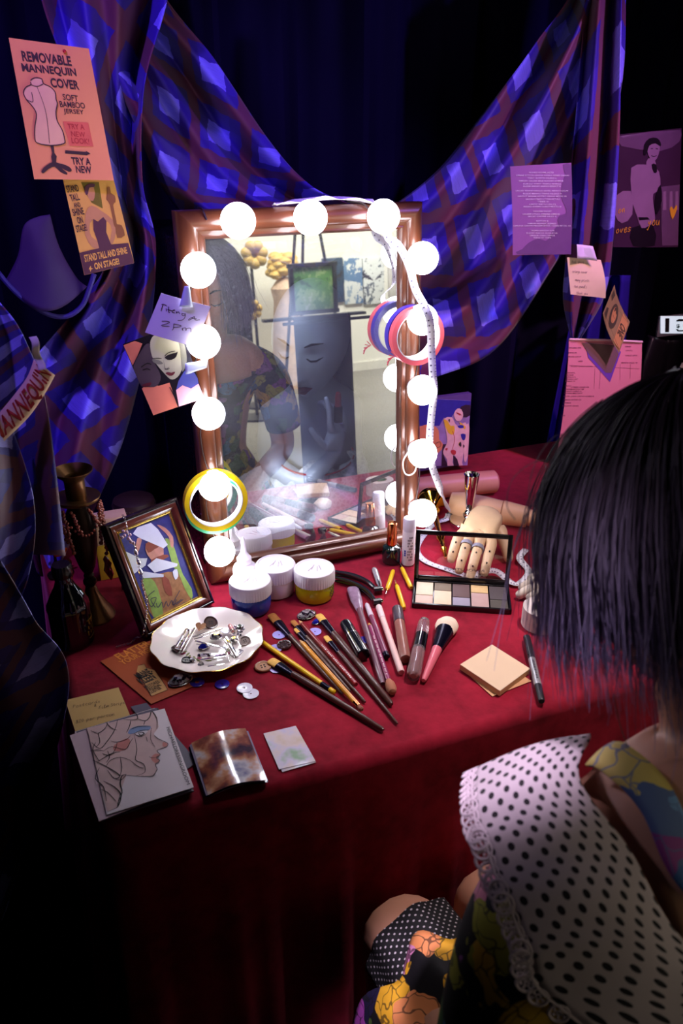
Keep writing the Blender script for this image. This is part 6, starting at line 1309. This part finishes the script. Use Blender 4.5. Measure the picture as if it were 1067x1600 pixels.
# ------------------------------------------------------------------ paper on the cloth
def tab(z): return lambda x, y: T(x, y, z)
FL = PS([(157, 1033), (237, 1000), (316, 1066), (236.5, 1100)], tab(.7517), None, (60, 740, 3.557))
m_flo = mat('burnt_orange_card', (176, 76, 34), .7, var=.06)
t = FL.root('flyer', 'burnt orange flyer with a bottle drawing lying partly under the plate', 'flyer'); FL.paper('paper', m_flo, t, 2, 2)
ot = mat('orange_letter', (224, 130, 48), .7); can = mat('tan_print', (206, 152, 92), .7)
layers(FL, 'print', t, [(ot, lambda b: (FL.pt(b, 'FLATTER', (452, 1040), (630, 955), 44, .03, .0006), FL.pt(b, 'YOUR FIGURE', (472, 1070), (690, 966), 34, .03, .0006))),
    (can, lambda b: FL.poly(b, [FL.q(60*3.557*0+(80+x/2.425-60)*3.557, (1040+y/2.425-740)*3.557) for x, y in [(330, 5), (355, 0), (362, 14), (395, 22), (442, 95), (380, 118), (340, 45), (326, 30)]], .0006))])
def c5q(x, y): return (80+x/2.425-60)*3.557, (1040+y/2.425-740)*3.557
layers(FL, 'bottle_print', t, [(inkb, lambda b: (FL.stroke(b, [FL.q(*c5q(*p_)) for p_ in [(330, 5), (355, 0), (362, 14), (395, 22), (442, 95), (380, 118), (340, 45), (326, 30)]], .0006, .0009, 0, closed=True), FL.pt(b, 'MANNE-', c5q(338, 58), c5q(392, 34), 44, .03, .0009), FL.pt(b, 'KLEEN', c5q(349, 77), c5q(402, 54), 44, .03, .0009),
    FL.pt(b, 'RESTORES', c5q(362, 92), c5q(414, 69), 18, .012, .0009), FL.pt(b, 'ORIGINAL', c5q(370, 102), c5q(420, 80), 18, .012, .0009), FL.pt(b, 'LUSTER', c5q(380, 110), c5q(422, 92), 18, .012, .0009)))])
C5 = (80, 1040, 2.425)
NT = PS([(102, 1094), (185, 1074), (205, 1122), (118, 1144)], tab(.7518), None, C5); t = NT.root('paper_note', 'yellow handwritten price note under the stack of face postcards', 'note'); NT.paper('paper', mat('straw_paper', (206, 166, 104), .75, var=.06), t, 4, 4)
b = B(); NT.hand(b, 'Postcards', *NT.q(82, 164), .0036, .0005, .06, .25, .0008); NT.hand(b, '&', *NT.q(162, 160), .0034, .0005, .06, .2, .0008); NT.hand(b, 'Film Strips', *NT.q(180, 168), .0033, .0005, .06, .25, .0008, .9); NT.hand(b, '$20 per person', *NT.q(92, 222), .0036, .0005, .06, .25, .0008, .95); b.obj('handwriting', mat('brown_pen', (84, 62, 40), .6), t)
m_pc = [mat('postcard_rose', (206, 176, 190), .55, var=.05), mat('postcard_grey', (92, 84, 104), .5), mat('postcard_dark', (54, 44, 60), .5), mat('postcard_cream', (214, 196, 196), .55)]
def card(px4, z, m, lab, cat='postcard', th=.0006, crop=C5, bend=None, grp='postcards in the stack', zadd=None, name='postcard', nu=6, nv=6, warp=None):
    s_ = PS(px4, tab(z), bend, crop); t = s_.root(name, lab, cat, grp); s_.paper('paper', m, t, nu, nv, th, warp); return s_, t
ZC = .7518
card([(204, 1104), (229, 1098), (309, 1190), (288, 1204)], ZC+.0005, m_pc[1], 'grey card poking out at the right, lowest in the postcard stack')
offs = [(0, 9, 2), (3, 8, 1), (-2, 7, 2), (2, 6, 1), (4, 5, 2), (-1, 4, 3), (1, 3, 1)]
words_ = ['second', 'third', 'fourth', 'fifth', 'sixth', 'seventh', 'eighth']
for k, (dx, dy, mi) in enumerate(offs):
    zz = ZC+.0012+k*.0016
    card([(118+dx, 1143), (243+dx, 1106), (299+dx, 1236), (155+dx, 1283)], zz, m_pc[mi], 'printed postcard %s from the bottom of the face postcard stack' % words_[k], th=.0012)
zt = ZC+.0012+7*.0016
SU, tu = card([(109, 1149), (170, 1128), (226, 1255), (155, 1283)], zt+.0005, m_pc[0], 'rose postcard shifted left just under the top one of the stack', th=.0008)
torn = lambda u, v: (u, v-(.02*math.sin(u*31)+.015*math.sin(u*57))*(1-v)*(1 if u < .75 else 0))
PC, tp_ = card([(136, 1138), (257, 1107), (302.7, 1230), (166.6, 1273)], zt+.0018, mat('postcard_white', (226, 212, 220), .55, var=.03), 'topmost postcard of the stack with a cracked face in profile', th=.0008, nu=20, warp=None)
skp = mat('pale_rose_print', (212, 178, 178), .6, var=.12, scale=60); bls = mat('blue_shadow_print', (128, 150, 196), .6, var=.15); chk = mat('cheek_print', (206, 128, 122), .6, var=.1, scale=80); ivp = mat('white_gap', (226, 212, 220), .6)
face = [(135, 235), (160, 215), (205, 210), (250, 195), (270, 205), (300, 165), (330, 180), (380, 175), (402, 200), (408, 240), (390, 265), (392, 275), (410, 290), (443, 305), (440, 318), (420, 326), (402, 335), (415, 350), (398, 360), (412, 372), (395, 386), (402, 405), (385, 428), (340, 430), (285, 425), (268, 470), (260, 500), (248, 540), (212, 555), (150, 330)]
layers(PC, 'face_print', tp_, [
    (skp, lambda b: PC.pp(b, face, .0003, 1)),
    (chk, lambda b: (PC.pp(b, [(240, 310), (285, 285), (300, 300), (280, 330), (240, 335)], .0005, 2), PC.pp(b, [(425, 300), (443, 306), (438, 318), (424, 318)], .0005, 2), PC.pp(b, [(396, 345), (415, 350), (400, 360), (412, 372), (394, 380), (378, 362)], .0005, 2))),
    (bls, lambda b: PC.pp(b, [(300, 245), (330, 235), (375, 236), (372, 252), (340, 258), (300, 268), (290, 262)], .0005, 2)),
    (ivp, lambda b: PC.pp(b, [(318, 262), (345, 256), (368, 256), (350, 272), (328, 274)], .0007, 2)),
    (inkb, lambda b: ([PC.pl(b, st, w_*.62, .0009, 3, True) for st, w_ in (([(300, 250), (330, 238), (378, 238)], .0016), ([(205, 215), (225, 240), (248, 252)], .0016), ([(170, 300), (160, 330), (185, 375)], .0016), ([(225, 295), (250, 300), (285, 290), (300, 275)], .0014), ([(185, 400), (170, 440), (200, 470), (210, 520)], .0018), ([(210, 395), (225, 372), (262, 360), (300, 372)], .0014), ([(262, 360), (268, 400), (262, 430)], .0014), ([(300, 372), (330, 395), (352, 400)], .0014), ([(240, 440), (265, 445), (285, 425)], .0016), ([(150, 250), (178, 262), (205, 240), (212, 215)], .0016), ([(178, 262), (185, 300), (170, 320)], .0014), ([(300, 210), (296, 235), (285, 262)], .0016), ([(355, 215), (350, 232)], .0014), ([(215, 335), (222, 360), (210, 380)], .0014), ([(195, 345), (215, 352), (240, 345)], .0018),  ([(312, 268), (340, 255), (372, 254)], .0018), ([(316, 270), (335, 280), (358, 272)], .0014), ([(330, 262), (345, 262), (352, 268), (338, 274), (330, 264)], .0022), ([(155, 300), (185, 325), (210, 300), (240, 250), (250, 205)], .0018), ([(200, 335), (230, 318), (280, 330), (300, 300), (310, 285)], .0014), ([(160, 370), (210, 395), (260, 428), (240, 440), (215, 410)], .0020), ([(230, 350), (245, 325), (250, 300)], .0014), ([(180, 375), (230, 345), (262, 340)], .0018), ([(315, 275), (325, 330), (320, 370), (350, 385), (355, 415), (320, 430)], .0014), ([(200, 450), (240, 470), (265, 500), (250, 540), (262, 490)], .0020), ([(150, 335), (175, 330), (200, 335)], .0016), ([(190, 480), (215, 490), (245, 520)], .0014),
        ([(270, 205), (300, 210), (325, 205), (320, 185), (300, 165)], .0016), ([(325, 205), (355, 215), (372, 200), (380, 175), (400, 205), (402, 250)], .0020), ([(380, 245), (378, 290), (395, 320)], .0010), ([(360, 280), (365, 300)], .0010), ([(395, 360), (385, 362), (372, 358)], .0012), ([(285, 425), (268, 430), (262, 460), (268, 490), (250, 530)], .0024), ([(340, 430), (385, 428), (400, 405)], .0012))],
        PC.pl(b, [(392, 275), (410, 290), (443, 305), (440, 318), (420, 326), (402, 335), (415, 350), (398, 360), (412, 372), (395, 386), (402, 405), (385, 428)], .0007, .0009, 3),
        PC.pt(b, 'MICHAELDRESSINGROOM', (446, 246), (522, 458), 9, 0, .0009))),
    (ivp, lambda b: None)])
# film strips, glossy and curled
m_film = [mat('film_dark', (44, 34, 58), .12, coat=1, var=.5, scale=30), mat('film_clear', (150, 140, 168), .12, coat=1, var=.3, scale=30)]
m_fp, nt, p_ = base('film_print'); n_ = noise(nt, 20, 4); nt.links.new(ramp(nt, n_, [(0, L3((36, 26, 48))), (.40, L3((70, 44, 62))), (.48, L3((150, 84, 66))), (.54, L3((206, 150, 116))), (.60, L3((214, 206, 214))), (.7, L3((60, 66, 140)))]), p_.inputs['Base Color']); p_.inputs['Roughness'].default_value = .14; p_.inputs['Coat Weight'].default_value = 1
for k in range(7):
    dx, dy = ((0, 6), (6, 4), (-3, 5), (8, 2), (3, 3), (-1, 1), (2, -2))[k]
    card([(297+dx, 1163+dy), (382+dx*.7, 1140+dy), (415+dx*.5, 1220+dy*.6), (323+dx, 1243+dy*.4)], .7519+.0013*k, m_fp if k == 6 else m_film[k % 2], '%s glossy film strip %s' % (('lowest', 'second', 'third', 'fourth', 'fifth', 'sixth', 'topmost')[k], 'of the curled stack near the table edge'), 'film strip', .0004, C5, lambda u, v: .006*math.sin(PI*u), 'curled film strips', None, 'film_strip', 14, 4)
m_st, nt, p_ = base('iridescent_card'); n_ = noise(nt, 26, 3); nt.links.new(ramp(nt, n_, [(.3, L3((214, 190, 160))), (.45, L3((226, 206, 206))), (.55, L3((210, 200, 226))), (.66, L3((150, 186, 150)))]), p_.inputs['Base Color']); p_.inputs['Roughness'].default_value = .3; p_.inputs['Coat Weight'].default_value = .4
card([(415, 1149), (463, 1136), (493.7, 1191), (441, 1206)], .7518, m_st, 'lower of the two small pale iridescent cards near the table edge', 'card', .0005, C5, None, 'small iridescent cards', None, 'sticker_card', 2, 2)
card([(411.5, 1146), (462, 1134), (493, 1189), (436, 1202)], .7526, m_st, 'upper of the two small pale iridescent cards near the table edge', 'card', .0005, C5, None, 'small iridescent cards', None, 'sticker_card', 2, 2)
# sticky notes
card([(780, 1030), (830, 1064), (769, 1088), (722, 1045)], .7517, mat('buff_note', (226, 172, 124), .75, var=.05), 'single loose buff note sticking out under the note pad', 'note', .0004, C5, None, None, None, 'sticky_note', 2, 2)
zp = .7522+.0085
corners = [T(768.7, 1007, zp), T(828, 1044.5, zp), T(781, 1079.5, zp), T(719, 1038, zp)]
o0 = sum(corners, V())/4; t = thing('sticky_note_pad', 'thick buff pad of square sticky notes beside the marker pen', 'note pad', (o0.x, o0.y, .7522))
for nm, z0, z1, m_ in (('pad_block', 0, .0075, mat('pad_buff', (206, 164, 118), .8, bmp=.4, scale=4)), ('top_note', .0077, .0085, mat('note_buff', (232, 202, 168), .75, var=.03))):
    b = B(); k_ = 1.0; b.extr([((p_.x-o0.x), (p_.y-o0.y)) for p_ in corners][::-1], z0, z1); b.obj(nm, m_, t)
# white tape roll
p = T(845, 975, .7512); t = thing('tape_roll', 'white paper tape roll lying flat beside the marker pen', 'tape', p)
b = B(); b.annulus(.0290, .0158, .030, 64); b.obj('tape_winding', mat('white_paper_tape', (226, 212, 208), .6, var=.03), t)
b = B(); b.annulus(.0157, .0142, .0302, 48); b.obj('core', mat('tan_core', (150, 122, 104), .7), t)
b = B(); b.annulus(.0141, .0138, .028, 48); b.obj('core_lining', mat('green_lining', (60, 130, 62), .6), t)
# ------------------------------------------------------------------ the seated person
m_skin = mat('skin', (206, 150, 122), .5, var=.06, sss=.08)
m_flor = floral('dress_floral', [(0, L3((30, 22, 34))), (.16, L3((150, 146, 40))), (.30, L3((206, 160, 40))), (.42, L3((132, 70, 140))), (.54, L3((206, 120, 150))), (.64, L3((58, 96, 48))), (.76, L3((58, 110, 150))), (.86, L3((22, 18, 30)))], 26)
m_florl = floral('lap_floral_lit', [(0, L3((28, 20, 60))), (.10, L3((240, 178, 40))), (.38, L3((240, 150, 90))), (.52, L3((190, 80, 190))), (.66, L3((236, 150, 196))), (.80, L3((60, 50, 160))), (.90, L3((90, 120, 50)))], 22)  # brighter copy of the dress floral, light on the lap put into its colours
m_dots = dots('polka_cotton', (204, 184, 190), (26, 18, 24), 24, .18)
m_dotb = dots('black_polka', (14, 12, 16), (196, 186, 190), 40, .13)
P0 = V((.0, -.93, .50)); PO = V((0, -.80, 0))
per_t = thing('person', 'seated person from behind, ash-lilac bob hair, dotted lace-edged collar over floral dress', 'person', (0, -.80, 0))
HC = V((.014, -.757, 1.158)); HMw = Matrix.Translation(HC-PO) @ RZ(PI+.30) @ RX(.30)
sk = Sk(); q = lambda x, y, z: V((x, y, z))-PO
sk.chain([q(.01, -.945, .56), q(.01, -.93, .72), q(.015, -.885, .885), q(.02, -.85, .965), q(.022, -.812, 1.035), q(.022, -.785, 1.075), q(.02, -.768, 1.122)], [(.135, .105), (.105, .08), (.125, .085), (.10, .062), (.050, .046), (.044, .044), (.046, .048)])
for s_ in (-1, 1):
    cx = .018
    e = sk.chain([q(cx+s_*.092, -.822, .992), q(cx+s_*.146, -.825, .948), q(cx+s_*.192, -.86, .73), q(cx+s_*.06, -.715, .690)], [.046, .042, .034, .024], 3)
    hand_sk(sk, sk.v[e], V((-s_*.35, .9, -.22)), (0, -.2, -1), s_, e, curl=(.25, .3, .32, .35), scale=.92)
    k = sk.chain([q(.01+s_*.075, -.90, .545), q(-.028+s_*.062, -.532, .560), q(-.028+s_*.062, -.585, .32), q(-.028+s_*.065, -.63, .085), q(-.028+s_*.07, -.545, .03)], [.088, .052, .045, .032, (.030, .022)], 0)
body = skin('body', sk.v, sk.e, sk.r, m_skin, per_t)
b = B(); b.bm.from_mesh(body.data); b.uv = b.bm.loops.layers.uv.verify(); head_bm(b, HMw)
for s_ in (-1, 1): b.ball(HMw @ V((s_*.073, .012, -.008)), (.008, .018, .030), 12, 10, HMw.to_3x3().to_4x4() @ RZ(s_*.4))
for f in b.bm.faces: f.smooth = True
b.bm.to_mesh(body.data); b.bm.free()
m_lashb = mat('lash_black', 0); m_plip = mat('rose_lips', (176, 82, 84), .4)
for s_ in (-1, 1):
    on_face('eyelashes', [(s_*.016, .002, -.001), (s_*.024, -.003, .001), (s_*.033, -.004, .0), (s_*.043, .0, -.003)], [.0008, .0016, .0018, .0008], m_lashb, per_t, HMw)
    on_face('eyebrow', [(s_*.014, .026, .006), (s_*.026, .031, .006), (s_*.044, .028, .002)], [.0012, .0022, .0008], m_lashb, per_t, HMw)
on_face('lips', [(-.021, -.068, .004), (-.010, -.064, .010), (0, -.066, .012), (.010, -.064, .010), (.021, -.068, .004)], [.0012, .0036, .0038, .0036, .0012], m_plip, per_t, HMw)
on_face('lips', [(-.018, -.070, .004), (-.008, -.075, .010), (.008, -.075, .010), (.018, -.070, .004)], [.0012, .0040, .0040, .0012], m_plip, per_t, HMw)
# hair: a cap with strands over it
m_hair, nt, p = base('ash_lilac_hair'); MATS['hair'] = m_hair
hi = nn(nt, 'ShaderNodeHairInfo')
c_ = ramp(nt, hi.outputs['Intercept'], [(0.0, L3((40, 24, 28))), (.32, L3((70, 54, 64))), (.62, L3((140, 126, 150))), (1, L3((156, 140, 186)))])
c_ = mixc(nt, math_(nt, 'MULTIPLY', hi.outputs['Random'], .85), c_, L3((48, 36, 50)))  # besides the dark roots, inner shade is mixed into the strand colour
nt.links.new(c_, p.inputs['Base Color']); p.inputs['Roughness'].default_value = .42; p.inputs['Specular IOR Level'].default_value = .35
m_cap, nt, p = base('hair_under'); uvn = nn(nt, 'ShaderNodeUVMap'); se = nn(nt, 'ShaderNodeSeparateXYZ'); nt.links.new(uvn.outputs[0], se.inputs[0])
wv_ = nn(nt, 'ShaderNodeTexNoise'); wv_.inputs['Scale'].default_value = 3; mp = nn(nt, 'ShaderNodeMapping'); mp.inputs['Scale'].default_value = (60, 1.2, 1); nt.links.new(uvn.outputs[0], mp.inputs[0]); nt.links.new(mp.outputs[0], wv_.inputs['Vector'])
c_ = ramp(nt, se.outputs[1], [(0, L3((40, 24, 28))), (.4, L3((70, 56, 70))), (1, L3((84, 72, 100)))]); c_ = mixc(nt, wv_.outputs[0], c_, L3((28, 20, 28)))  # under-layer coloured darker, carrying the shade inside the hair
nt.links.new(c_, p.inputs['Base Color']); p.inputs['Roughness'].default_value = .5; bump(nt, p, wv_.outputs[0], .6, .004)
def hair_pt(phi, s, grow=0.0, length=.24, jit=0.0):
    """phi: 0 = face direction, around the head; s 0..1 crown to tip; head frame"""
    ax, ay, az = .091+grow, .108+grow, .119+grow
    th0 = 1.66; arc = th0*.105
    d = s*(arc+length)
    if d < arc:
        th = d/.105; r_ = math.sin(th); z = math.cos(th)*az
    else:
        dd = d-arc; r_ = math.sin(th0)*(1+.5*dd*(1-dd*4.5)+jit*dd); z = math.cos(th0)*az-dd
    return V((ax*r_*math.sin(phi), -ay*r_*math.cos(phi)+.004, z))
def hlen(phi):
    a = abs((phi+PI) % (2*PI)-PI)            # 0 face, pi nape
    return .040+.020*max(0, 1-abs(a-.85)/.5)+.038*min(1, max(0, (a-1.25)/1.2))
b = B(); F0 = .62
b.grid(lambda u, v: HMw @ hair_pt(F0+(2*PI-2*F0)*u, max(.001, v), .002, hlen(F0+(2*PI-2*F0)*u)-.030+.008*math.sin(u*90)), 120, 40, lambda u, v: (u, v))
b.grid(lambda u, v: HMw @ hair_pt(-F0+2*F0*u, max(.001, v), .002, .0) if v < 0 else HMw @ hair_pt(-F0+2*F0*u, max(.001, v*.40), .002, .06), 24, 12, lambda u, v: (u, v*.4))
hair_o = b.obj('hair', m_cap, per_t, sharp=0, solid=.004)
rh = random.Random(11); NS, NP = 5200, 14
hcv = bpy.data.hair_curves.new('hair_strands'); hcv.add_curves([NP]*NS)
pos, rad = [], []
for k in range(NS):
    a = rh.uniform(F0*.85, 2*PI-F0*.85); ln = hlen(a)*rh.uniform(.72, 1.06) if rh.random() < .84 else hlen(a)*rh.uniform(1.1, 1.75)
    g = abs(rh.gauss(.003, .005)); s0 = rh.uniform(0, .35)**1.2; tw = rh.gauss(0, .09); j = rh.gauss(0, .5); clump = .03*math.sin(a*37)
    fl = 1 if rh.random() < .03 else 0; c1_, c2_ = rh.gauss(0, .012), rh.gauss(0, .012)
    for i in range(NP):
        s_ = s0+(1-s0)*i/(NP-1); q_ = hair_pt(a+(tw+clump)*s_*s_, max(.01, s_), g*(.3+s_), ln, j)
        q_ += V((c1_, c2_, 0))*max(0, s_-.3)*(2.6 if fl else .6); q_ = HMw @ q_
        pos += [q_.x, q_.y, q_.z]; rad.append(.00042*(1-.75*(i/(NP-1))**2))
hcv.attributes['position'].data.foreach_set('vector', pos)
ra = hcv.attributes.get('radius') or hcv.attributes.new('radius', 'FLOAT', 'POINT'); ra.data.foreach_set('value', rad)
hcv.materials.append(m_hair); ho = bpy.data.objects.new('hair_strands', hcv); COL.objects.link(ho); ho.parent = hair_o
# flyaway hairs on the mirror side
b = B()
for k, st in enumerate(([(905, 690), (870, 680), (838, 720), (826, 770), (838, 800)], [(880, 720), (835, 722), (800, 750), (792, 790), (805, 812)], [(900, 660), (862, 700), (848, 760), (838, 830)], [(960, 1085), (968, 1130), (985, 1180)], [(870, 820), (842, 860), (836, 910), (850, 960)])):
    b.tube(smoothpts([Dp(x, y, .50+.01*k)-PO for x, y in st], 6), .00028, 5)
b.obj('loose_strands', m_cap, hair_o)
# dress: bodice, sleeves, skirt over the lap
b = B()
def bod(u, v):
    a = 2*PI*u; z = .968-.40*v
    cx = .016; cy = -.853-.11*min(1, v*1.3); rx = .150-.055*math.sin(min(1, v/.55)*PI/2)*(1-max(0, v-.55)/.45)+.045*max(0, v-.55)/.45; ry = .104-.012*math.sin(min(1, v/.6)*PI)+.03*max(0, v-.6)/.4
    back = max(0, -math.sin(a)); z -= .075*back**2*(1-v)**2+.03*max(0, math.sin(a))*(1-v)**2
    return V((cx+rx*math.cos(a), cy+ry*math.sin(a), z))-PO
b.grid(bod, 64, 24); b.obj('dress_bodice', m_flor, per_t, solid=.002, sharp=0)
for s_ in (-1, 1):
    b = B(); pp_ = [V((.018+s_*.105, -.835, .972)), V((.018+s_*.150, -.832, .935)), V((.018+s_*.176, -.845, .86)), V((.018+s_*.192, -.858, .79))]
    b.tube(smoothpts([x-PO for x in pp_], 6), [.046+.004*math.sin(PI*i/18) for i in range(19)], 24, caps=False); b.obj('sleeve', m_flor, per_t, solid=.0015, sharp=0)
b = B()
def lap(u, v):
    x = -.190+.325*u; y = -.90+.285*v; k = v
    thx = lambda c: math.exp(-((x-c)/(.066-.010*k))**2)
    h_ = .060*max(thx(.01-.075*(1-k)-.090*k), thx(.01+.075*(1-k)+.034*k))
    edge_ = max(0, abs(u-.5)*2-.72)/.28
    return V((x+.004*math.sin(v*20), y+.012*math.sin(u*30), .572+h_*(1-.12*k)-.10*edge_**1.5+.004*math.sin(u*33+v*6)))-PO
b.grid(lap, 60, 40); b.obj('dress_skirt', m_florl, per_t, solid=.002, sharp=0)
for s_ in (-1, 1):
    c0_, c1_ = V((.01+s_*.068, -.76, .545)), V((-.028+s_*.062, -.566, .558)); ax = (c1_-c0_).normalized(); sd = ax.cross(V((0, 0, 1))).normalized(); up_ = sd.cross(ax)
    b = B(); b.grid(lambda u, v: c0_.lerp(c1_, v)-PO+(sd*math.cos(2*PI*u)+up_*math.sin(2*PI*u))*(.066-.008*v+.003*math.sin(u*44+v*3)*v), 44, 14, lambda u, v: (u*.9, v*.6)); b.obj('polka_underskirt', m_dotb, per_t, solid=.0015, sharp=0)
# neckline band and the dotted collar with lace edge
inn = [V((-.035, -.735, .985)), V((-.058, -.765, 1.018)), T(905, 1217, 1.042), T(985, 1330, 1.022), T(1067, 1468, .985), V((-.03, -.945, .93)), V((.02, -.955, .905))]
outr = [V((-.098, -.700, .925)), V((-.135, -.735, .985)), T(740, 1266, 1.022), T(770, 1350, 1.012), T(818, 1465, .985), T(880, 1580, .940), V((-.03, -.985, .83))]
def coll(u, v):
    a = evalpoly(inn, u); c = evalpoly(outr, u); return a.lerp(c, v)+V((0, -.004, .012))*math.sin(PI*v)+V((0, 0, .0022*math.sin(u*46)*v))-PO
lens = .40
b = B(); b.grid(coll, 80, 16, lambda u, v: (u*lens*2.1, v*.32)); b.obj('dotted_collar', m_dots, per_t, solid=.0012, sharp=0)
b = B()
for k in range(38):
    u = k/37; c_ = coll(u, 1.035); n_ = (CAMP-PO-c_).normalized(); tg_ = (coll(min(1, u+.01), 1)-coll(max(0, u-.01), 1)).normalized(); nrm = (coll(u, 1)-coll(u, .9)).normalized(); zz = tg_.cross(nrm); mm = frame(c_, tg_, zz)
    b.torus(.0062, .0011, 14, 6, mm)
    for j in range(6): a = j/6*2*PI; b.ball(mm @ V((.0036*math.cos(a), .0036*math.sin(a), 0)), .0011, 6, 4)
    b.torus(.0016, .0006, 8, 5, mm)
b.obj('lace_trim', mat('lace_pink', (206, 186, 192), .8), per_t, sharp=0)
b = B(); b.tube([coll(k/60, 1.0) for k in range(61)], .0012, 6); b.obj('collar_hem', MATS['lace_pink'], per_t)
nb = [T(915, 1196, 1.042), T(940, 1205, 1.048), T(1000, 1265, 1.040), T(1075, 1400, 1.005), V((.0, -.925, .945)), V((.03, -.935, .915))]
nb2 = [p_+V((.026, .006, .006)) for p_ in nb]
m_floras = floral('band_floral', [(0, L3((60, 100, 160))), (.25, L3((150, 60, 140))), (.42, L3((110, 150, 200))), (.6, L3((220, 196, 110))), (.78, L3((60, 90, 150)))], 22, (90, 110, 160))
b = B(); b.grid(lambda u, v: evalpoly(nb, u).lerp(evalpoly(nb2, u), v)+V((0, 0, .003*math.sin(PI*v)))-PO, 50, 5); b.obj('neckline_band', m_floras, per_t, solid=.002, sharp=0)
# stool
t = thing('stool', 'plain black stool under the seated person', 'stool', (.01, -.95, 0))
b = B(); b.lathe([(.16, .405), (.17, .41), (.17, .440), (.16, .448), (.001, .448)], 40); b.obj('seat', mat('black_vinyl', (22, 20, 22), .5), t)
for k in range(4): a = PI/4+k*PI/2; b = B(); b.tube([V((.12*math.cos(a), .12*math.sin(a), .41)), V((.17*math.cos(a), .17*math.sin(a), 0))], .012, 10); b.obj('leg', m_blackm, t)
